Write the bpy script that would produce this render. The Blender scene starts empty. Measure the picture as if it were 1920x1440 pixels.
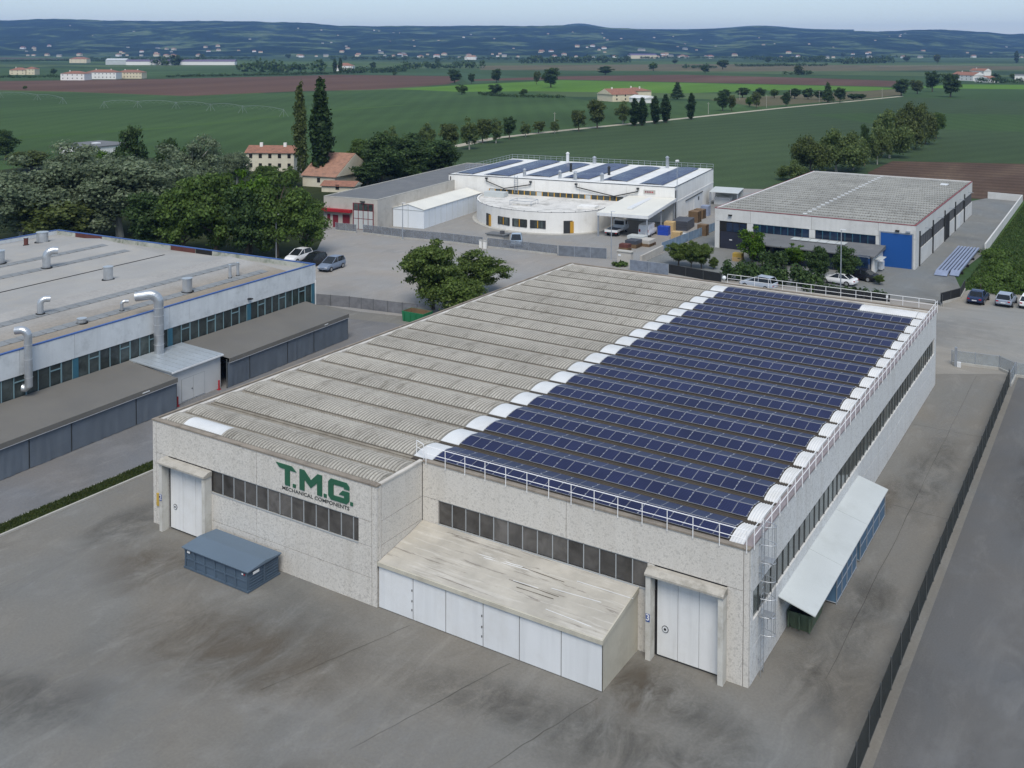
import bpy, math, random
import numpy as np
from mathutils import Vector, Matrix, noise

random.seed(11)
RNG = np.random.default_rng(5)
S = bpy.context.scene
COL = S.collection
R = math.radians

# ------------------------------------------------------------------ camera
CAM = Vector((17.159, -51.500, 34.319))
YAW, PITCH, ROLL, FPX = -0.5589, 0.0349, 0.0020, 1883.48
CF = Vector((math.sin(YAW) * math.cos(PITCH), math.cos(YAW) * math.cos(PITCH), -math.sin(PITCH)))
_r = Vector((math.cos(YAW), -math.sin(YAW), 0))
_u = _r.cross(CF)
CR = _r * math.cos(ROLL) + _u * math.sin(ROLL)
CU = -_r * math.sin(ROLL) + _u * math.cos(ROLL)
SHIFT = -563.74 / 1920
cd = bpy.data.cameras.new('camera')
cam = bpy.data.objects.new('camera', cd)
COL.objects.link(cam)
m = Matrix((CR, CU, -CF)).transposed().to_4x4()
m.translation = CAM
cam.matrix_world = m
cd.sensor_width = 36
cd.lens = 36 * FPX / 1920
cd.shift_y = SHIFT
cd.clip_start, cd.clip_end = 0.5, 60000
S.camera = cam

# ------------------------------------------------------------------ sky and sun
SUN_EL, SUN_AZ = 54, 148            # azimuth: compass angle of the sun measured from +Y towards +X
w = bpy.data.worlds.new('World')
S.world = w
w.use_nodes = True
wn = w.node_tree
bgn = wn.nodes['Background']
sky = wn.nodes.new('ShaderNodeTexSky')
sky.sky_type = 'NISHITA'
sky.sun_disc = False
sky.sun_elevation = R(SUN_EL)
sky.sun_rotation = R(SUN_AZ)
sky.altitude = 30
sky.air_density, sky.dust_density, sky.ozone_density = 1.0, 0.15, 3.0
veil = wn.nodes.new('ShaderNodeMix')          # thin even cloud veil over the clear-sky model
veil.data_type = 'RGBA'
veil.inputs[0].default_value = .62
veil.inputs[7].default_value = (2.75, 3.25, 3.85, 1)
wn.links.new(sky.outputs[0], veil.inputs[6])
wn.links.new(veil.outputs[2], bgn.inputs[0])
bgn.inputs[1].default_value = 0.115
sl = bpy.data.lights.new('sun', 'SUN')
sl.energy, sl.angle, sl.color = 2.0, R(30), (1.0, 0.94, 0.85)
so = bpy.data.objects.new('sun', sl)
COL.objects.link(so)
sd = Vector((math.sin(R(SUN_AZ)) * math.cos(R(SUN_EL)), math.cos(R(SUN_AZ)) * math.cos(R(SUN_EL)), math.sin(R(SUN_EL))))
so.rotation_euler = (-sd).to_track_quat('-Z', 'Y').to_euler()
so.location = (0, 0, 120)
S.view_settings.view_transform = 'Standard'
S.view_settings.look = 'None'
S.view_settings.exposure = 0.70
S.view_settings.gamma = 1
S.render.engine = 'CYCLES'
S.cycles.use_denoising = True
S.cycles.max_bounces = 5
S.cycles.volume_bounces = 0
S.cycles.transparent_max_bounces = 12

# ------------------------------------------------------------------ helpers
def ray(px, py):
    return CF + CR * ((px - 960) / FPX) + CU * ((720 - 563.74 - py) / FPX)

def G(px, py, z=0.0):
    d = ray(px, py)
    t = (z - CAM.z) / d.z
    return CAM + d * t

def depth(p):
    return (Vector((p[0], p[1], p[2] if len(p) > 2 else 0)) - CAM).dot(CF)

OFF = {}

class MB:
    """collects shapes for one mesh object (several material slots possible)"""
    def __init__(s):
        s.v, s.f, s.m = [], [], []
    def add(s, vs, fs, mi=0):
        o = len(s.v)
        s.v.extend(vs)
        for f in fs:
            s.f.append([i + o for i in f]); s.m.append(mi)
        return s
    def box(s, x0, x1, y0, y1, z0, z1, mi=0):
        vs = [(x0, y0, z0), (x1, y0, z0), (x1, y1, z0), (x0, y1, z0), (x0, y0, z1), (x1, y0, z1), (x1, y1, z1), (x0, y1, z1)]
        return s.add(vs, [(3, 2, 1, 0), (4, 5, 6, 7), (0, 1, 5, 4), (1, 2, 6, 5), (2, 3, 7, 6), (3, 0, 4, 7)], mi)
    def tube(s, pts, r, n=8, mi=0, cap=True, r1=None):
        pts = [Vector(p) for p in pts]
        N = len(pts)
        o = len(s.v)
        prev = None
        for i, p in enumerate(pts):
            d = (pts[min(i + 1, N - 1)] - pts[max(i - 1, 0)]).normalized()
            a = prev if prev is not None else (Vector((0, 0, 1)) if abs(d.z) < .9 else Vector((1, 0, 0)))
            x = (a - d * a.dot(d)).normalized()
            prev = x
            y = d.cross(x)
            rr = r if r1 is None else r + (r1 - r) * i / max(1, N - 1)
            for k in range(n):
                t = 2 * math.pi * k / n
                q = p + (x * math.cos(t) + y * math.sin(t)) * rr
                s.v.append(tuple(q))
        for i in range(N - 1):
            for k in range(n):
                a, b = o + i * n + k, o + i * n + (k + 1) % n
                s.f.append([a, b, b + n, a + n]); s.m.append(mi)
        if cap:
            s.f.append([o + k for k in range(n)][::-1]); s.m.append(mi)
            s.f.append([o + (N - 1) * n + k for k in range(n)]); s.m.append(mi)
        return s
    def prism(s, poly, z0, z1, mi=0, axis='z'):
        n = len(poly)
        def P(a, b, c):
            return {'z': (a, b, c), 'y': (a, c, b), 'x': (c, a, b)}[axis]
        vs = [P(a, b, z0) for a, b in poly] + [P(a, b, z1) for a, b in poly]
        fs = [list(range(n))[::-1], list(range(n, 2 * n))] + [[i, (i + 1) % n, n + (i + 1) % n, n + i] for i in range(n)]
        return s.add(vs, fs, mi)
    def build(s, name, mats, parent=None, origin=None, smooth=False, label=None):
        return mk(name, s.v, s.f, mats, parent, origin, s.m, smooth, label)

def mk(name, v, f, mats, parent=None, origin=None, mi=None, smooth=False, label=None):
    a = np.array(v, dtype=float)
    if origin is None:
        origin = ((a[:, 0].min() + a[:, 0].max()) / 2, (a[:, 1].min() + a[:, 1].max()) / 2, a[:, 2].min())
    a = a - np.array(origin)
    me = bpy.data.meshes.new(name)
    me.from_pydata([tuple(q) for q in a], [], f)
    if not isinstance(mats, (list, tuple)):
        mats = [mats]
    for q in mats:
        me.materials.append(q)
    if mi is not None and len(mats) > 1:
        me.polygons.foreach_set('material_index', mi)
    if smooth:
        me.polygons.foreach_set('use_smooth', [True] * len(me.polygons))
    me.update()
    o = bpy.data.objects.new(name, me)
    put(o, parent, origin)
    if label:
        o['label'] = label
    return o

def put(o, parent, origin):
    COL.objects.link(o)
    if parent is not None:
        o.parent = parent
        po = OFF.get(parent, (0, 0, 0))
        o.location = (origin[0] - po[0], origin[1] - po[1], origin[2] - po[2])
    else:
        o.location = origin
    OFF[o] = tuple(origin)

def thing(name, label, cat, loc=(0, 0, 0), rz=0.0, group=None):
    """an Empty at the thing's base; its parts are given in its own frame"""
    o = bpy.data.objects.new(name, None)
    o.empty_display_size = .3
    COL.objects.link(o)
    o.location = loc
    o.rotation_euler = (0, 0, rz)
    OFF[o] = (0, 0, 0)
    tag(o, label, cat, group)
    return o

def tag(o, label, cat=None, group=None, kind=None):
    o['label'] = label
    if cat: o['category'] = cat
    if group: o['group'] = group
    if kind: o['kind'] = kind
    return o

def struct(o, label):
    o['kind'] = 'structure'; o['label'] = label
    return o

def box(name, x0, x1, y0, y1, z0, z1, mat, parent=None, label=None):
    return MB().box(x0, x1, y0, y1, z0, z1).build(name, mat, parent, label=label)

def dup(o, parent=None, loc=None):
    c = o.copy()
    COL.objects.link(c)
    c.parent = parent
    OFF[c] = OFF.get(o, (0, 0, 0))
    if loc is not None:
        c.location = loc
    return c

def dup_tree(o, loc, rz=0, label=None, scale=None):
    r = dup(o, None, loc)
    r.rotation_euler = (0, 0, rz)
    if scale: r.scale = scale
    if label: r['label'] = label
    for ch in o.children:
        c = dup(ch, r)
        for g2 in ch.children:
            dup(g2, c)
    return r

# ------------------------------------------------------------------ materials
MATS = {}

def newmat(name):
    mt = bpy.data.materials.new(name)
    mt.use_nodes = True
    MATS[name] = mt
    nt = mt.node_tree
    return mt, nt, nt.nodes['Principled BSDF']

def nd(nt, typ, **kw):
    n = nt.nodes.new(typ)
    for k, v in kw.items():
        if isinstance(k, str) and hasattr(n, k) and k != 'inputs':
            setattr(n, k, v)
        else:
            n.inputs[k].default_value = v
    return n

def pos(nt, scale=(1, 1, 1)):
    g = nt.nodes.new('ShaderNodeNewGeometry')
    mp = nt.nodes.new('ShaderNodeMapping')
    mp.inputs['Scale'].default_value = scale
    nt.links.new(g.outputs['Position'], mp.inputs['Vector'])
    return mp.outputs[0]

def noisen(nt, vec, scale, detail=5, rough=.6, dist=0.0):
    n = nt.nodes.new('ShaderNodeTexNoise')
    n.inputs['Scale'].default_value = scale
    n.inputs['Detail'].default_value = detail
    n.inputs['Roughness'].default_value = rough
    n.inputs['Distortion'].default_value = dist
    nt.links.new(vec, n.inputs['Vector'])
    return n.outputs['Fac']

def ramp(nt, fac, stops):
    r = nt.nodes.new('ShaderNodeValToRGB')
    el = r.color_ramp.elements
    while len(el) < len(stops):
        el.new(.5)
    for e, (p, c) in zip(el, stops):
        e.position = p
        e.color = (c[0], c[1], c[2], 1) if isinstance(c, (tuple, list)) else (c, c, c, 1)
    nt.links.new(fac, r.inputs['Fac'])
    return r.outputs['Color']

def mix(nt, fac, a, b, mode='MIX'):
    n = nt.nodes.new('ShaderNodeMix')
    n.data_type = 'RGBA'
    n.blend_type = mode
    for sock, v in ((n.inputs[0], fac), (n.inputs[6], a), (n.inputs[7], b)):
        if hasattr(v, 'links') or hasattr(v, 'is_linked'):
            nt.links.new(v, sock)
        elif isinstance(v, (tuple, list)):
            sock.default_value = (v[0], v[1], v[2], 1)
        else:
            sock.default_value = v
    return n.outputs[2]

def bumpn(nt, bsdf, h, strength=.3, dist=.02):
    b = nt.nodes.new('ShaderNodeBump')
    b.inputs['Strength'].default_value = strength
    b.inputs['Distance'].default_value = dist
    nt.links.new(h, b.inputs['Height'])
    nt.links.new(b.outputs[0], bsdf.inputs['Normal'])

def sc(c, k):
    return tuple(min(1, x * k) for x in c)

def M(name, base, rough=.75, var=.15, scale=1.5, spec=.35, metal=0.0, bump=0.0, streak=None, dirt=None, dirt_amt=.5):
    """painted or plain surface: large soft variation, fine grain, optional vertical streaks and dirt colour"""
    mt, nt, b = newmat(name)
    v = pos(nt)
    n1 = noisen(nt, v, scale * .35, 4)
    c = ramp(nt, n1, [(.3, sc(base, 1 - var)), (.7, sc(base, 1 + var))])
    n2 = noisen(nt, v, scale * 9, 3)
    c = mix(nt, .35 * min(1, var * 5), c, ramp(nt, n2, [(.25, sc(base, 1 - var * 1.3)), (.75, sc(base, 1 + var * 1.3))]))
    if streak:
        sv = pos(nt, (1, 1, .06))
        n3 = noisen(nt, sv, streak, 4, .65)
        c = mix(nt, ramp(nt, n3, [(.48, 0.0), (.75, .32)]), c, sc(base, .66))
    if dirt:
        n4 = noisen(nt, v, scale * .5, 7, .7)
        c = mix(nt, ramp(nt, n4, [(.5, 0.0), (.7, dirt_amt)]), c, dirt)
    nt.links.new(c, b.inputs['Base Color'])
    rr = ramp(nt, n1, [(.3, max(.02, rough - .08)), (.7, min(1, rough + .08))])
    nt.links.new(rr, b.inputs['Roughness'])
    b.inputs['Specular IOR Level'].default_value = spec
    b.inputs['Metallic'].default_value = metal
    if bump:
        bumpn(nt, b, n2, bump, .02)
    return mt

def m_aggregate(name, base):
    """exposed-aggregate precast panel: light matrix with darker and lighter pebbles"""
    mt, nt, b = newmat(name)
    v = pos(nt)
    vo = nt.nodes.new('ShaderNodeTexVoronoi')
    vo.inputs['Scale'].default_value = 9
    nt.links.new(v, vo.inputs['Vector'])
    n1 = noisen(nt, v, 13, 3, .7)
    n2 = noisen(nt, v, .35, 5, .6)
    c = ramp(nt, n1, [(.30, sc(base, .50)), (.44, sc(base, .92)), (.60, base), (.78, sc(base, 1.25))])
    hs = nt.nodes.new('ShaderNodeSeparateColor')
    nt.links.new(vo.outputs['Color'], hs.inputs[0])
    c = mix(nt, ramp(nt, hs.outputs[0], [(.75, 0.0), (.95, .5)]), c, sc(base, .55))
    c = mix(nt, ramp(nt, n2, [(.35, 0.0), (.75, .35)]), c, sc(base, .78))
    sv = pos(nt, (1, 1, .05))
    c = mix(nt, ramp(nt, noisen(nt, sv, 1.1, 5, .65), [(.5, 0.0), (.75, .3)]), c, (.33, .30, .25))
    nt.links.new(c, b.inputs['Base Color'])
    b.inputs['Roughness'].default_value = .9
    b.inputs['Specular IOR Level'].default_value = .2
    bumpn(nt, b, n1, .35, .02)
    return mt

def m_asphalt(name, base, light, dark, patch=.05, grain=6, streakdir=(1, .35, 1)):
    mt, nt, b = newmat(name)
    v = pos(nt)
    big = noisen(nt, v, patch, 6, .62, .4)
    c = ramp(nt, big, [(.28, dark), (.46, base), (.58, base), (.76, light)])
    sv = pos(nt, streakdir)
    mid = noisen(nt, sv, .55, 7, .72, .6)
    c = mix(nt, ramp(nt, mid, [(.52, 0.0), (.74, .62)]), c, light)
    mid2 = noisen(nt, sv, .33, 7, .7, .9)
    c = mix(nt, ramp(nt, mid2, [(.55, 0.0), (.72, .5)]), c, dark)
    fine = noisen(nt, v, grain, 3, .75)
    c = mix(nt, 1.0, c, ramp(nt, fine, [(.2, .84), (.8, 1.16)]), 'MULTIPLY')
    tint = noisen(nt, v, .085, 4, .55, .5)
    c = mix(nt, 1.0, c, ramp(nt, tint, [(.35, (1.045, 1.0, .935)), (.65, (.97, 1.0, 1.02))]), 'MULTIPLY')
    worn = noisen(nt, v, .16, 8, .74, .8)
    c = mix(nt, ramp(nt, worn, [(.57, 0.0), (.72, .4)]), c, light)
    nt.links.new(c, b.inputs['Base Color'])
    b.inputs['Roughness'].default_value = .88
    b.inputs['Specular IOR Level'].default_value = .25
    bumpn(nt, b, fine, .25, .02)
    return mt

def m_field(name, base, other, scale=.02, rows=None, rowamt=.25):
    mt, nt, b = newmat(name)
    v = pos(nt)
    n1 = noisen(nt, pos(nt, (1, .25, 1)), scale, 6, .6, .3)
    c = ramp(nt, n1, [(.3, sc(base, .78)), (.5, base), (.72, other)])
    n2 = noisen(nt, v, 1.4, 4, .75)
    c = mix(nt, .6, c, ramp(nt, n2, [(.25, .45), (.75, 1.4)]), 'MULTIPLY')
    if rows:
        mp = nt.nodes.new('ShaderNodeMapping')
        mp.inputs['Rotation'].default_value = (0, 0, R(rows[0]))
        g = nt.nodes.new('ShaderNodeNewGeometry')
        nt.links.new(g.outputs['Position'], mp.inputs['Vector'])
        wv = nt.nodes.new('ShaderNodeTexWave')
        wv.inputs['Scale'].default_value = rows[1]
        wv.inputs['Distortion'].default_value = .5
        wv.inputs['Detail'].default_value = 3
        nt.links.new(mp.outputs[0], wv.inputs['Vector'])
        c = mix(nt, rowamt, c, ramp(nt, wv.outputs['Fac'], [(.2, .6), (.8, 1.3)]), 'MULTIPLY')
    nt.links.new(c, b.inputs['Base Color'])
    b.inputs['Roughness'].default_value = .95
    b.inputs['Specular IOR Level'].default_value = .1
    return mt

def m_leaf(name, a, bcol, c3=None, trans=.42, rough=.6):
    mt, nt, b = newmat(name)
    g = nt.nodes.new('ShaderNodeNewGeometry')
    stops = [(0, sc(a, .75)), (.45, a), (.85, bcol), (1, c3 or bcol)]
    c = ramp(nt, g.outputs['Random Per Island'], stops)
    n1 = noisen(nt, pos(nt), .35, 3)
    c = mix(nt, .7, c, ramp(nt, n1, [(.3, .7), (.7, 1.25)]), 'MULTIPLY')
    nt.links.new(c, b.inputs['Base Color'])
    b.inputs['Roughness'].default_value = rough
    b.inputs['Specular IOR Level'].default_value = .25
    tr = nt.nodes.new('ShaderNodeBsdfTranslucent')
    nt.links.new(c, tr.inputs[0])
    mx = nt.nodes.new('ShaderNodeMixShader')
    mx.inputs[0].default_value = trans
    nt.links.new(b.outputs[0], mx.inputs[1]); nt.links.new(tr.outputs[0], mx.inputs[2])
    nt.links.new(mx.outputs[0], nt.nodes['Material Output'].inputs[0])
    return mt

def m_net(name, base, alpha):
    """woven screen netting that lets part of the view through"""
    mt, nt, b = newmat(name)
    n = noisen(nt, pos(nt), 1.2, 4)
    nt.links.new(ramp(nt, n, [(.3, sc(base, .75)), (.7, sc(base, 1.25))]), b.inputs['Base Color'])
    b.inputs['Roughness'].default_value = .9
    b.inputs['Alpha'].default_value = alpha
    return mt

def m_glass(name, base, rough=.12, var=.5):
    """window pane seen from outside by day: dark, glossy, uneven"""
    mt, nt, b = newmat(name)
    n = noisen(nt, pos(nt), .8, 4, .6, .5)
    c = ramp(nt, n, [(.3, sc(base, 1 - var)), (.7, sc(base, 1 + var))])
    oi = nt.nodes.new('ShaderNodeObjectInfo')
    c = mix(nt, 1.0, c, ramp(nt, oi.outputs['Random'], [(0, .55), (.8, 1.1), (1, 1.7)]), 'MULTIPLY')
    nt.links.new(c, b.inputs['Base Color'])
    b.inputs['Roughness'].default_value = rough
    b.inputs['Specular IOR Level'].default_value = .5
    return mt

def m_eternit(name, base, dark, axis_streak=(2.2, .5, 1), ribs=None):
    """weathered fibre-cement sheet: lichen, streaks, lighter washed patches"""
    mt, nt, b = newmat(name)
    v = pos(nt)
    n1 = noisen(nt, pos(nt, axis_streak), .6, 6, .68, .3)
    c = ramp(nt, n1, [(.30, dark), (.45, base), (.72, sc(base, 1.12))])
    n2 = noisen(nt, v, .12, 4)
    c = mix(nt, .8, c, ramp(nt, n2, [(.3, .78), (.7, 1.18)]), 'MULTIPLY')
    n3 = noisen(nt, v, 7, 4, .75)
    c = mix(nt, .8, c, ramp(nt, n3, [(.25, .62), (.75, 1.3)]), 'MULTIPLY')
    if ribs:                # corrugation relief painted in: crests lightened, troughs shaded
        g = nt.nodes.new('ShaderNodeNewGeometry'); sp = nt.nodes.new('ShaderNodeSeparateXYZ')
        nt.links.new(g.outputs['Position'], sp.inputs[0])
        a = nt.nodes.new('ShaderNodeMath'); a.operation = 'SUBTRACT'; a.inputs[1].default_value = ribs[0]
        nt.links.new(sp.outputs[0], a.inputs[0])
        pp_ = nt.nodes.new('ShaderNodeMath'); pp_.operation = 'PINGPONG'; pp_.inputs[1].default_value = ribs[1] / 2
        nt.links.new(a.outputs[0], pp_.inputs[0])
        dv = nt.nodes.new('ShaderNodeMath'); dv.operation = 'DIVIDE'; dv.inputs[1].default_value = ribs[1] / 2
        nt.links.new(pp_.outputs[0], dv.inputs[0])
        c = mix(nt, 1.0, c, ramp(nt, dv.outputs[0], [(.2, 1.12), (.55, .95), (.85, .52)]), 'MULTIPLY')
    nt.links.new(c, b.inputs['Base Color'])
    b.inputs['Roughness'].default_value = .92
    b.inputs['Specular IOR Level'].default_value = .2
    return mt

def m_tarproof(name, base):
    """old sheet roof: long pale and dark streaks running along the shed"""
    mt, nt, b = newmat(name)
    c = ramp(nt, noisen(nt, pos(nt), .5, 5), [(.3, sc(base, .82)), (.7, sc(base, 1.15))])
    s1 = noisen(nt, pos(nt, (.16, 2.4, 2.4)), 1.3, 6, .72, .5)
    c = mix(nt, ramp(nt, s1, [(.54, 0.0), (.60, .6), (.66, 0.0)]), c, (.55, .53, .485))
    s2 = noisen(nt, pos(nt, (.13, 2.0, 2.0)), 1.7, 6, .72, .6)
    c = mix(nt, ramp(nt, s2, [(.58, 0.0), (.66, .8), (.72, .5)]), c, (.14, .12, .10))
    nt.links.new(c, b.inputs['Base Color'])
    b.inputs['Roughness'].default_value = .6
    bumpn(nt, b, s1, .5, .03)
    return mt

def m_stainroof():
    """grey roofing felt with a brown run-off stain along the eave"""
    mt, nt, b = newmat('stained_roof_membrane')
    base = (.315, .306, .290)
    v = pos(nt)
    c = ramp(nt, noisen(nt, v, .2, 5), [(.3, sc(base, .85)), (.7, sc(base, 1.12))])
    tc = nt.nodes.new('ShaderNodeTexCoord')
    sp = nt.nodes.new('ShaderNodeSeparateXYZ')
    nt.links.new(tc.outputs['Object'], sp.inputs[0])
    ad = nt.nodes.new('ShaderNodeMath'); ad.operation = 'MULTIPLY_ADD'
    ad.inputs[1].default_value = -6.0
    n1 = noisen(nt, pos(nt, (1, .35, 1)), .16, 6, .65, .6)
    nt.links.new(n1, ad.inputs[0]); nt.links.new(sp.outputs[0], ad.inputs[2])
    mr = nt.nodes.new('ShaderNodeMapRange')
    mr.inputs[1].default_value, mr.inputs[2].default_value = -5.0, 2.0
    nt.links.new(ad.outputs[0], mr.inputs[0])
    n2 = noisen(nt, v, .9, 5, .7)
    st = mix(nt, n2, (.25, .195, .13), (.19, .16, .12))
    c = mix(nt, mr.outputs[0], c, st)
    c = mix(nt, .6, c, ramp(nt, noisen(nt, v, 3, 4, .7), [(.25, .75), (.75, 1.2)]), 'MULTIPLY')
    nt.links.new(c, b.inputs['Base Color'])
    b.inputs['Roughness'].default_value = .85
    return mt

def m_solar(name, base, cell, line):
    mt, nt, b = newmat(name)
    tc = nt.nodes.new('ShaderNodeTexCoord')
    sp = nt.nodes.new('ShaderNodeSeparateXYZ')
    nt.links.new(tc.outputs['Object'], sp.inputs[0])
    def grid(sock, period, wd):
        a = nt.nodes.new('ShaderNodeMath'); a.operation = 'PINGPONG'; a.inputs[1].default_value = period / 2
        nt.links.new(sock, a.inputs[0])
        l = nt.nodes.new('ShaderNodeMath'); l.operation = 'LESS_THAN'; l.inputs[1].default_value = wd
        nt.links.new(a.outputs[0], l.inputs[0])
        return l.outputs[0]
    gx = grid(sp.outputs[0], cell, .012)
    gy = grid(sp.outputs[1], cell, .022)
    mxm = nt.nodes.new('ShaderNodeMath'); mxm.operation = 'MAXIMUM'
    nt.links.new(gx, mxm.inputs[0]); nt.links.new(gy, mxm.inputs[1])
    n = noisen(nt, pos(nt), .25, 3)
    c = ramp(nt, n, [(.3, sc(base, .8)), (.7, sc(base, 1.25))])
    oi = nt.nodes.new('ShaderNodeObjectInfo')
    c = mix(nt, .5, c, ramp(nt, oi.outputs['Random'], [(0, .75), (1, 1.25)]), 'MULTIPLY')
    c = mix(nt, mxm.outputs[0], c, line)
    nt.links.new(c, b.inputs['Base Color'])
    b.inputs['Roughness'].default_value = .34
    b.inputs['Specular IOR Level'].default_value = .13
    return mt

K = {}
K['wall'] = m_aggregate('aggregate_concrete', (.60, .575, .53))
K['wall_side'] = m_aggregate('aggregate_concrete_pale', (.66, .665, .655))
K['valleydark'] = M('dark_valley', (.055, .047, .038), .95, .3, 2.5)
K['joint'] = M('joint_sealant', (.10, .095, .09), .9)
K['cope'] = M('stained_concrete_coping', (.25, .215, .175), .9, .3, 2, dirt=(.12, .10, .08), dirt_amt=.8)
K['copelight'] = M('pale_flashing', (.55, .52, .47), .6, .15, 2, dirt=(.3, .26, .21))
K['mauve'] = M('purplish_flashing', (.27, .23, .23), .6, .2, 2, dirt=(.18, .15, .13))
K['eternit'] = m_eternit('fibre_cement', (.335, .318, .28), (.215, .20, .17), ribs=(-41.74, .27))
K['valley'] = M('valley_concrete', (.235, .21, .17), .95, .3, 2.5, dirt=(.15, .13, .10), dirt_amt=.7)
K['gutter'] = M('gutter_dark', (.10, .085, .065), .9, .3, 2)
K['whiteshell'] = M('white_roof_sheet', (.62, .62, .61), .55, .08, 1.2, dirt=(.42, .41, .37), dirt_amt=.5)
K['skylight'] = M('skylight_sheet', (.60, .61, .61), .45, .08, 1, dirt=(.45, .44, .41), dirt_amt=.5)
K['solar'] = m_solar('solar_cells', (.022, .027, .076), .151, (.012, .015, .042))
K['alu'] = M('aluminium', (.62, .63, .65), .35, .08, 2, metal=.6)
K['frame'] = M('panel_frame', (.34, .35, .38), .45, .1, 2, metal=.2)
K['galv'] = M('galvanised_steel', (.50, .52, .54), .38, .15, 3, metal=.75)
K['white'] = M('white_paint', (.69, .695, .69), .5, .05, 1, dirt=(.55, .54, .5), dirt_amt=.35, streak=2.2)
K['whitepanel'] = M('white_sheet_panel', (.66, .675, .685), .45, .05, .6, dirt=(.52, .51, .48), dirt_amt=.35, streak=1.4)
K['railing'] = M('white_railing_paint', (.78, .78, .78), .45, .05)
K['doorframe'] = M('portal_concrete', (.52, .51, .47), .85, .12, 2, dirt=(.30, .28, .23), dirt_amt=.6, streak=2)
K['hood'] = M('hood_concrete', (.38, .36, .32), .9, .25, 2.5, dirt=(.16, .15, .12), dirt_amt=.7)
K['pane'] = m_glass('window_pane', (.085, .08, .075))
K['pane_g'] = m_glass('window_pane_green', (.05, .062, .06))
K['pane_b'] = m_glass('window_pane_blue', (.012, .025, .055), .1)
K['mull'] = M('steel_mullion', (.33, .35, .36), .5, .1)
K['tealframe'] = M('teal_frame', (.035, .12, .17), .55, .2, 2)
K['tealthin'] = M('pale_teal_frame', (.16, .25, .28), .5, .15)
K['black'] = M('black_rubber', (.02, .02, .022), .7)
K['green'] = M('sign_green', (.025, .105, .060), .55, .1)
K['text'] = M('sign_dark_text', (.03, .035, .035), .6)
K['blue_sign'] = M('blue_sign_plate', (.015, .06, .26), .4, .05)
K['yellow'] = M('yellow_box', (.45, .30, .06), .6)
K['beige'] = M('beige_sheet', (.48, .455, .38), .7, .1, 1.2, dirt=(.33, .30, .24), dirt_amt=.5, streak=1.5)
K['beigeroof'] = m_tarproof('beige_sheet_roof', (.41, .385, .335))
K['container'] = M('blue_grey_steel', (.074, .108, .150), .5, .12, 1.5, dirt=(.05, .07, .09))
K['containertop'] = M('blue_grey_lid', (.108, .150, .198), .55, .08, .8)
K['canopygrey'] = M('pale_grey_sheet', (.47, .50, .50), .5, .06, .7, dirt=(.36, .38, .37))
K['bluesheet'] = M('blue_tarp', (.085, .16, .25), .55, .15, 1.5)
K['greensteel'] = M('dull_green_steel', (.10, .14, .09), .6, .2, 2, dirt=(.08, .06, .04))
K['dark'] = M('dark_void', (.012, .012, .012), .9)
K['asphalt'] = m_asphalt('yard_asphalt', (.166, .161, .149), (.235, .231, .219), (.118, .114, .105), .055)
K['alley'] = m_asphalt('alley_asphalt', (.155, .155, .160), (.225, .225, .228), (.12, .12, .122), .06)
K['road'] = m_asphalt('road_asphalt', (.108, .109, .111), (.152, .154, .156), (.080, .081, .083), .05, 9, (1, .22, 1))
K['lot'] = m_asphalt('lot_asphalt', (.255, .245, .235), (.32, .31, .298), (.195, .187, .18), .05)
K['gravel'] = m_asphalt('gravel_lot', (.235, .228, .212), (.31, .302, .285), (.17, .165, .155), .07, 7, (.3, 1.4, 1))
K['wyard'] = m_asphalt('works_yard', (.24, .235, .228), (.30, .295, .285), (.175, .17, .165), .06)
K['ryard'] = m_asphalt('back_yard', (.165, .172, .172), (.225, .232, .232), (.125, .13, .13), .08)
K['kerb'] = M('kerb_concrete', (.38, .37, .34), .9, .15, 3)
K['grass'] = m_field('grass_strip', (.045, .065, .018), (.085, .095, .035), .3)
K['lawn'] = m_field('meadow', (.050, .092, .022), (.085, .125, .035), .05)
K['membrane'] = M('grey_roof_membrane', (.310, .303, .288), .75, .12, .5, dirt=(.36, .33, .28), dirt_amt=.5)
K['membrane_s'] = m_stainroof()
K['membrane_b'] = M('brown_stained_membrane', (.215, .185, .14), .85, .2, .6, dirt=(.14, .12, .09), dirt_amt=.6)
K['striproof'] = M('ribbed_rooflight', (.20, .21, .215), .6, .2, 2)
K['fascia'] = M('mottled_white_concrete', (.56, .585, .60), .8, .08, 1.2, dirt=(.36, .38, .39), dirt_amt=.65, streak=1.6)
K['bluetrim'] = M('blue_trim', (.045, .10, .28), .5, .2)
K['tarp'] = M('grey_tarpaulin', (.105, .125, .15), .55, .12, 1.5, bump=.2)
K['tarp2'] = M('bluish_tarpaulin', (.118, .140, .168), .55, .12, 1.5, bump=.2)
K['canroof'] = M('dark_tarp_roof', (.138, .132, .120), .8, .12, .6, dirt=(.12, .12, .118), dirt_amt=.5)
K['cabin'] = M('light_grey_panel', (.52, .53, .53), .5, .05, .8)
K['metalroof'] = M('zinc_roof', (.40, .44, .47), .38, .08, 1.2, metal=.35)
K['red'] = M('red_paint', (.32, .02, .03), .5, .1)
K['darkred'] = M('dark_red_paint', (.16, .018, .03), .55, .15)
K['rustred'] = M('rusty_red_panel', (.10, .035, .028), .8, .3, 2)
K['mosswall'] = M('mossy_concrete', (.36, .37, .33), .9, .25, 2, dirt=(.10, .13, .08), dirt_amt=.9)
K['wbwall'] = M('white_render', (.74, .73, .70), .8, .04, .8, dirt=(.55, .53, .48), dirt_amt=.4, streak=1.2)
K['wbroof'] = M('white_roof_membrane', (.70, .70, .68), .6, .08, .7, dirt=(.45, .44, .40), dirt_amt=.6)
K['annexroof'] = M('soiled_white_roof', (.60, .585, .55), .75, .15, .9, dirt=(.22, .21, .19), dirt_amt=.8)
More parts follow.
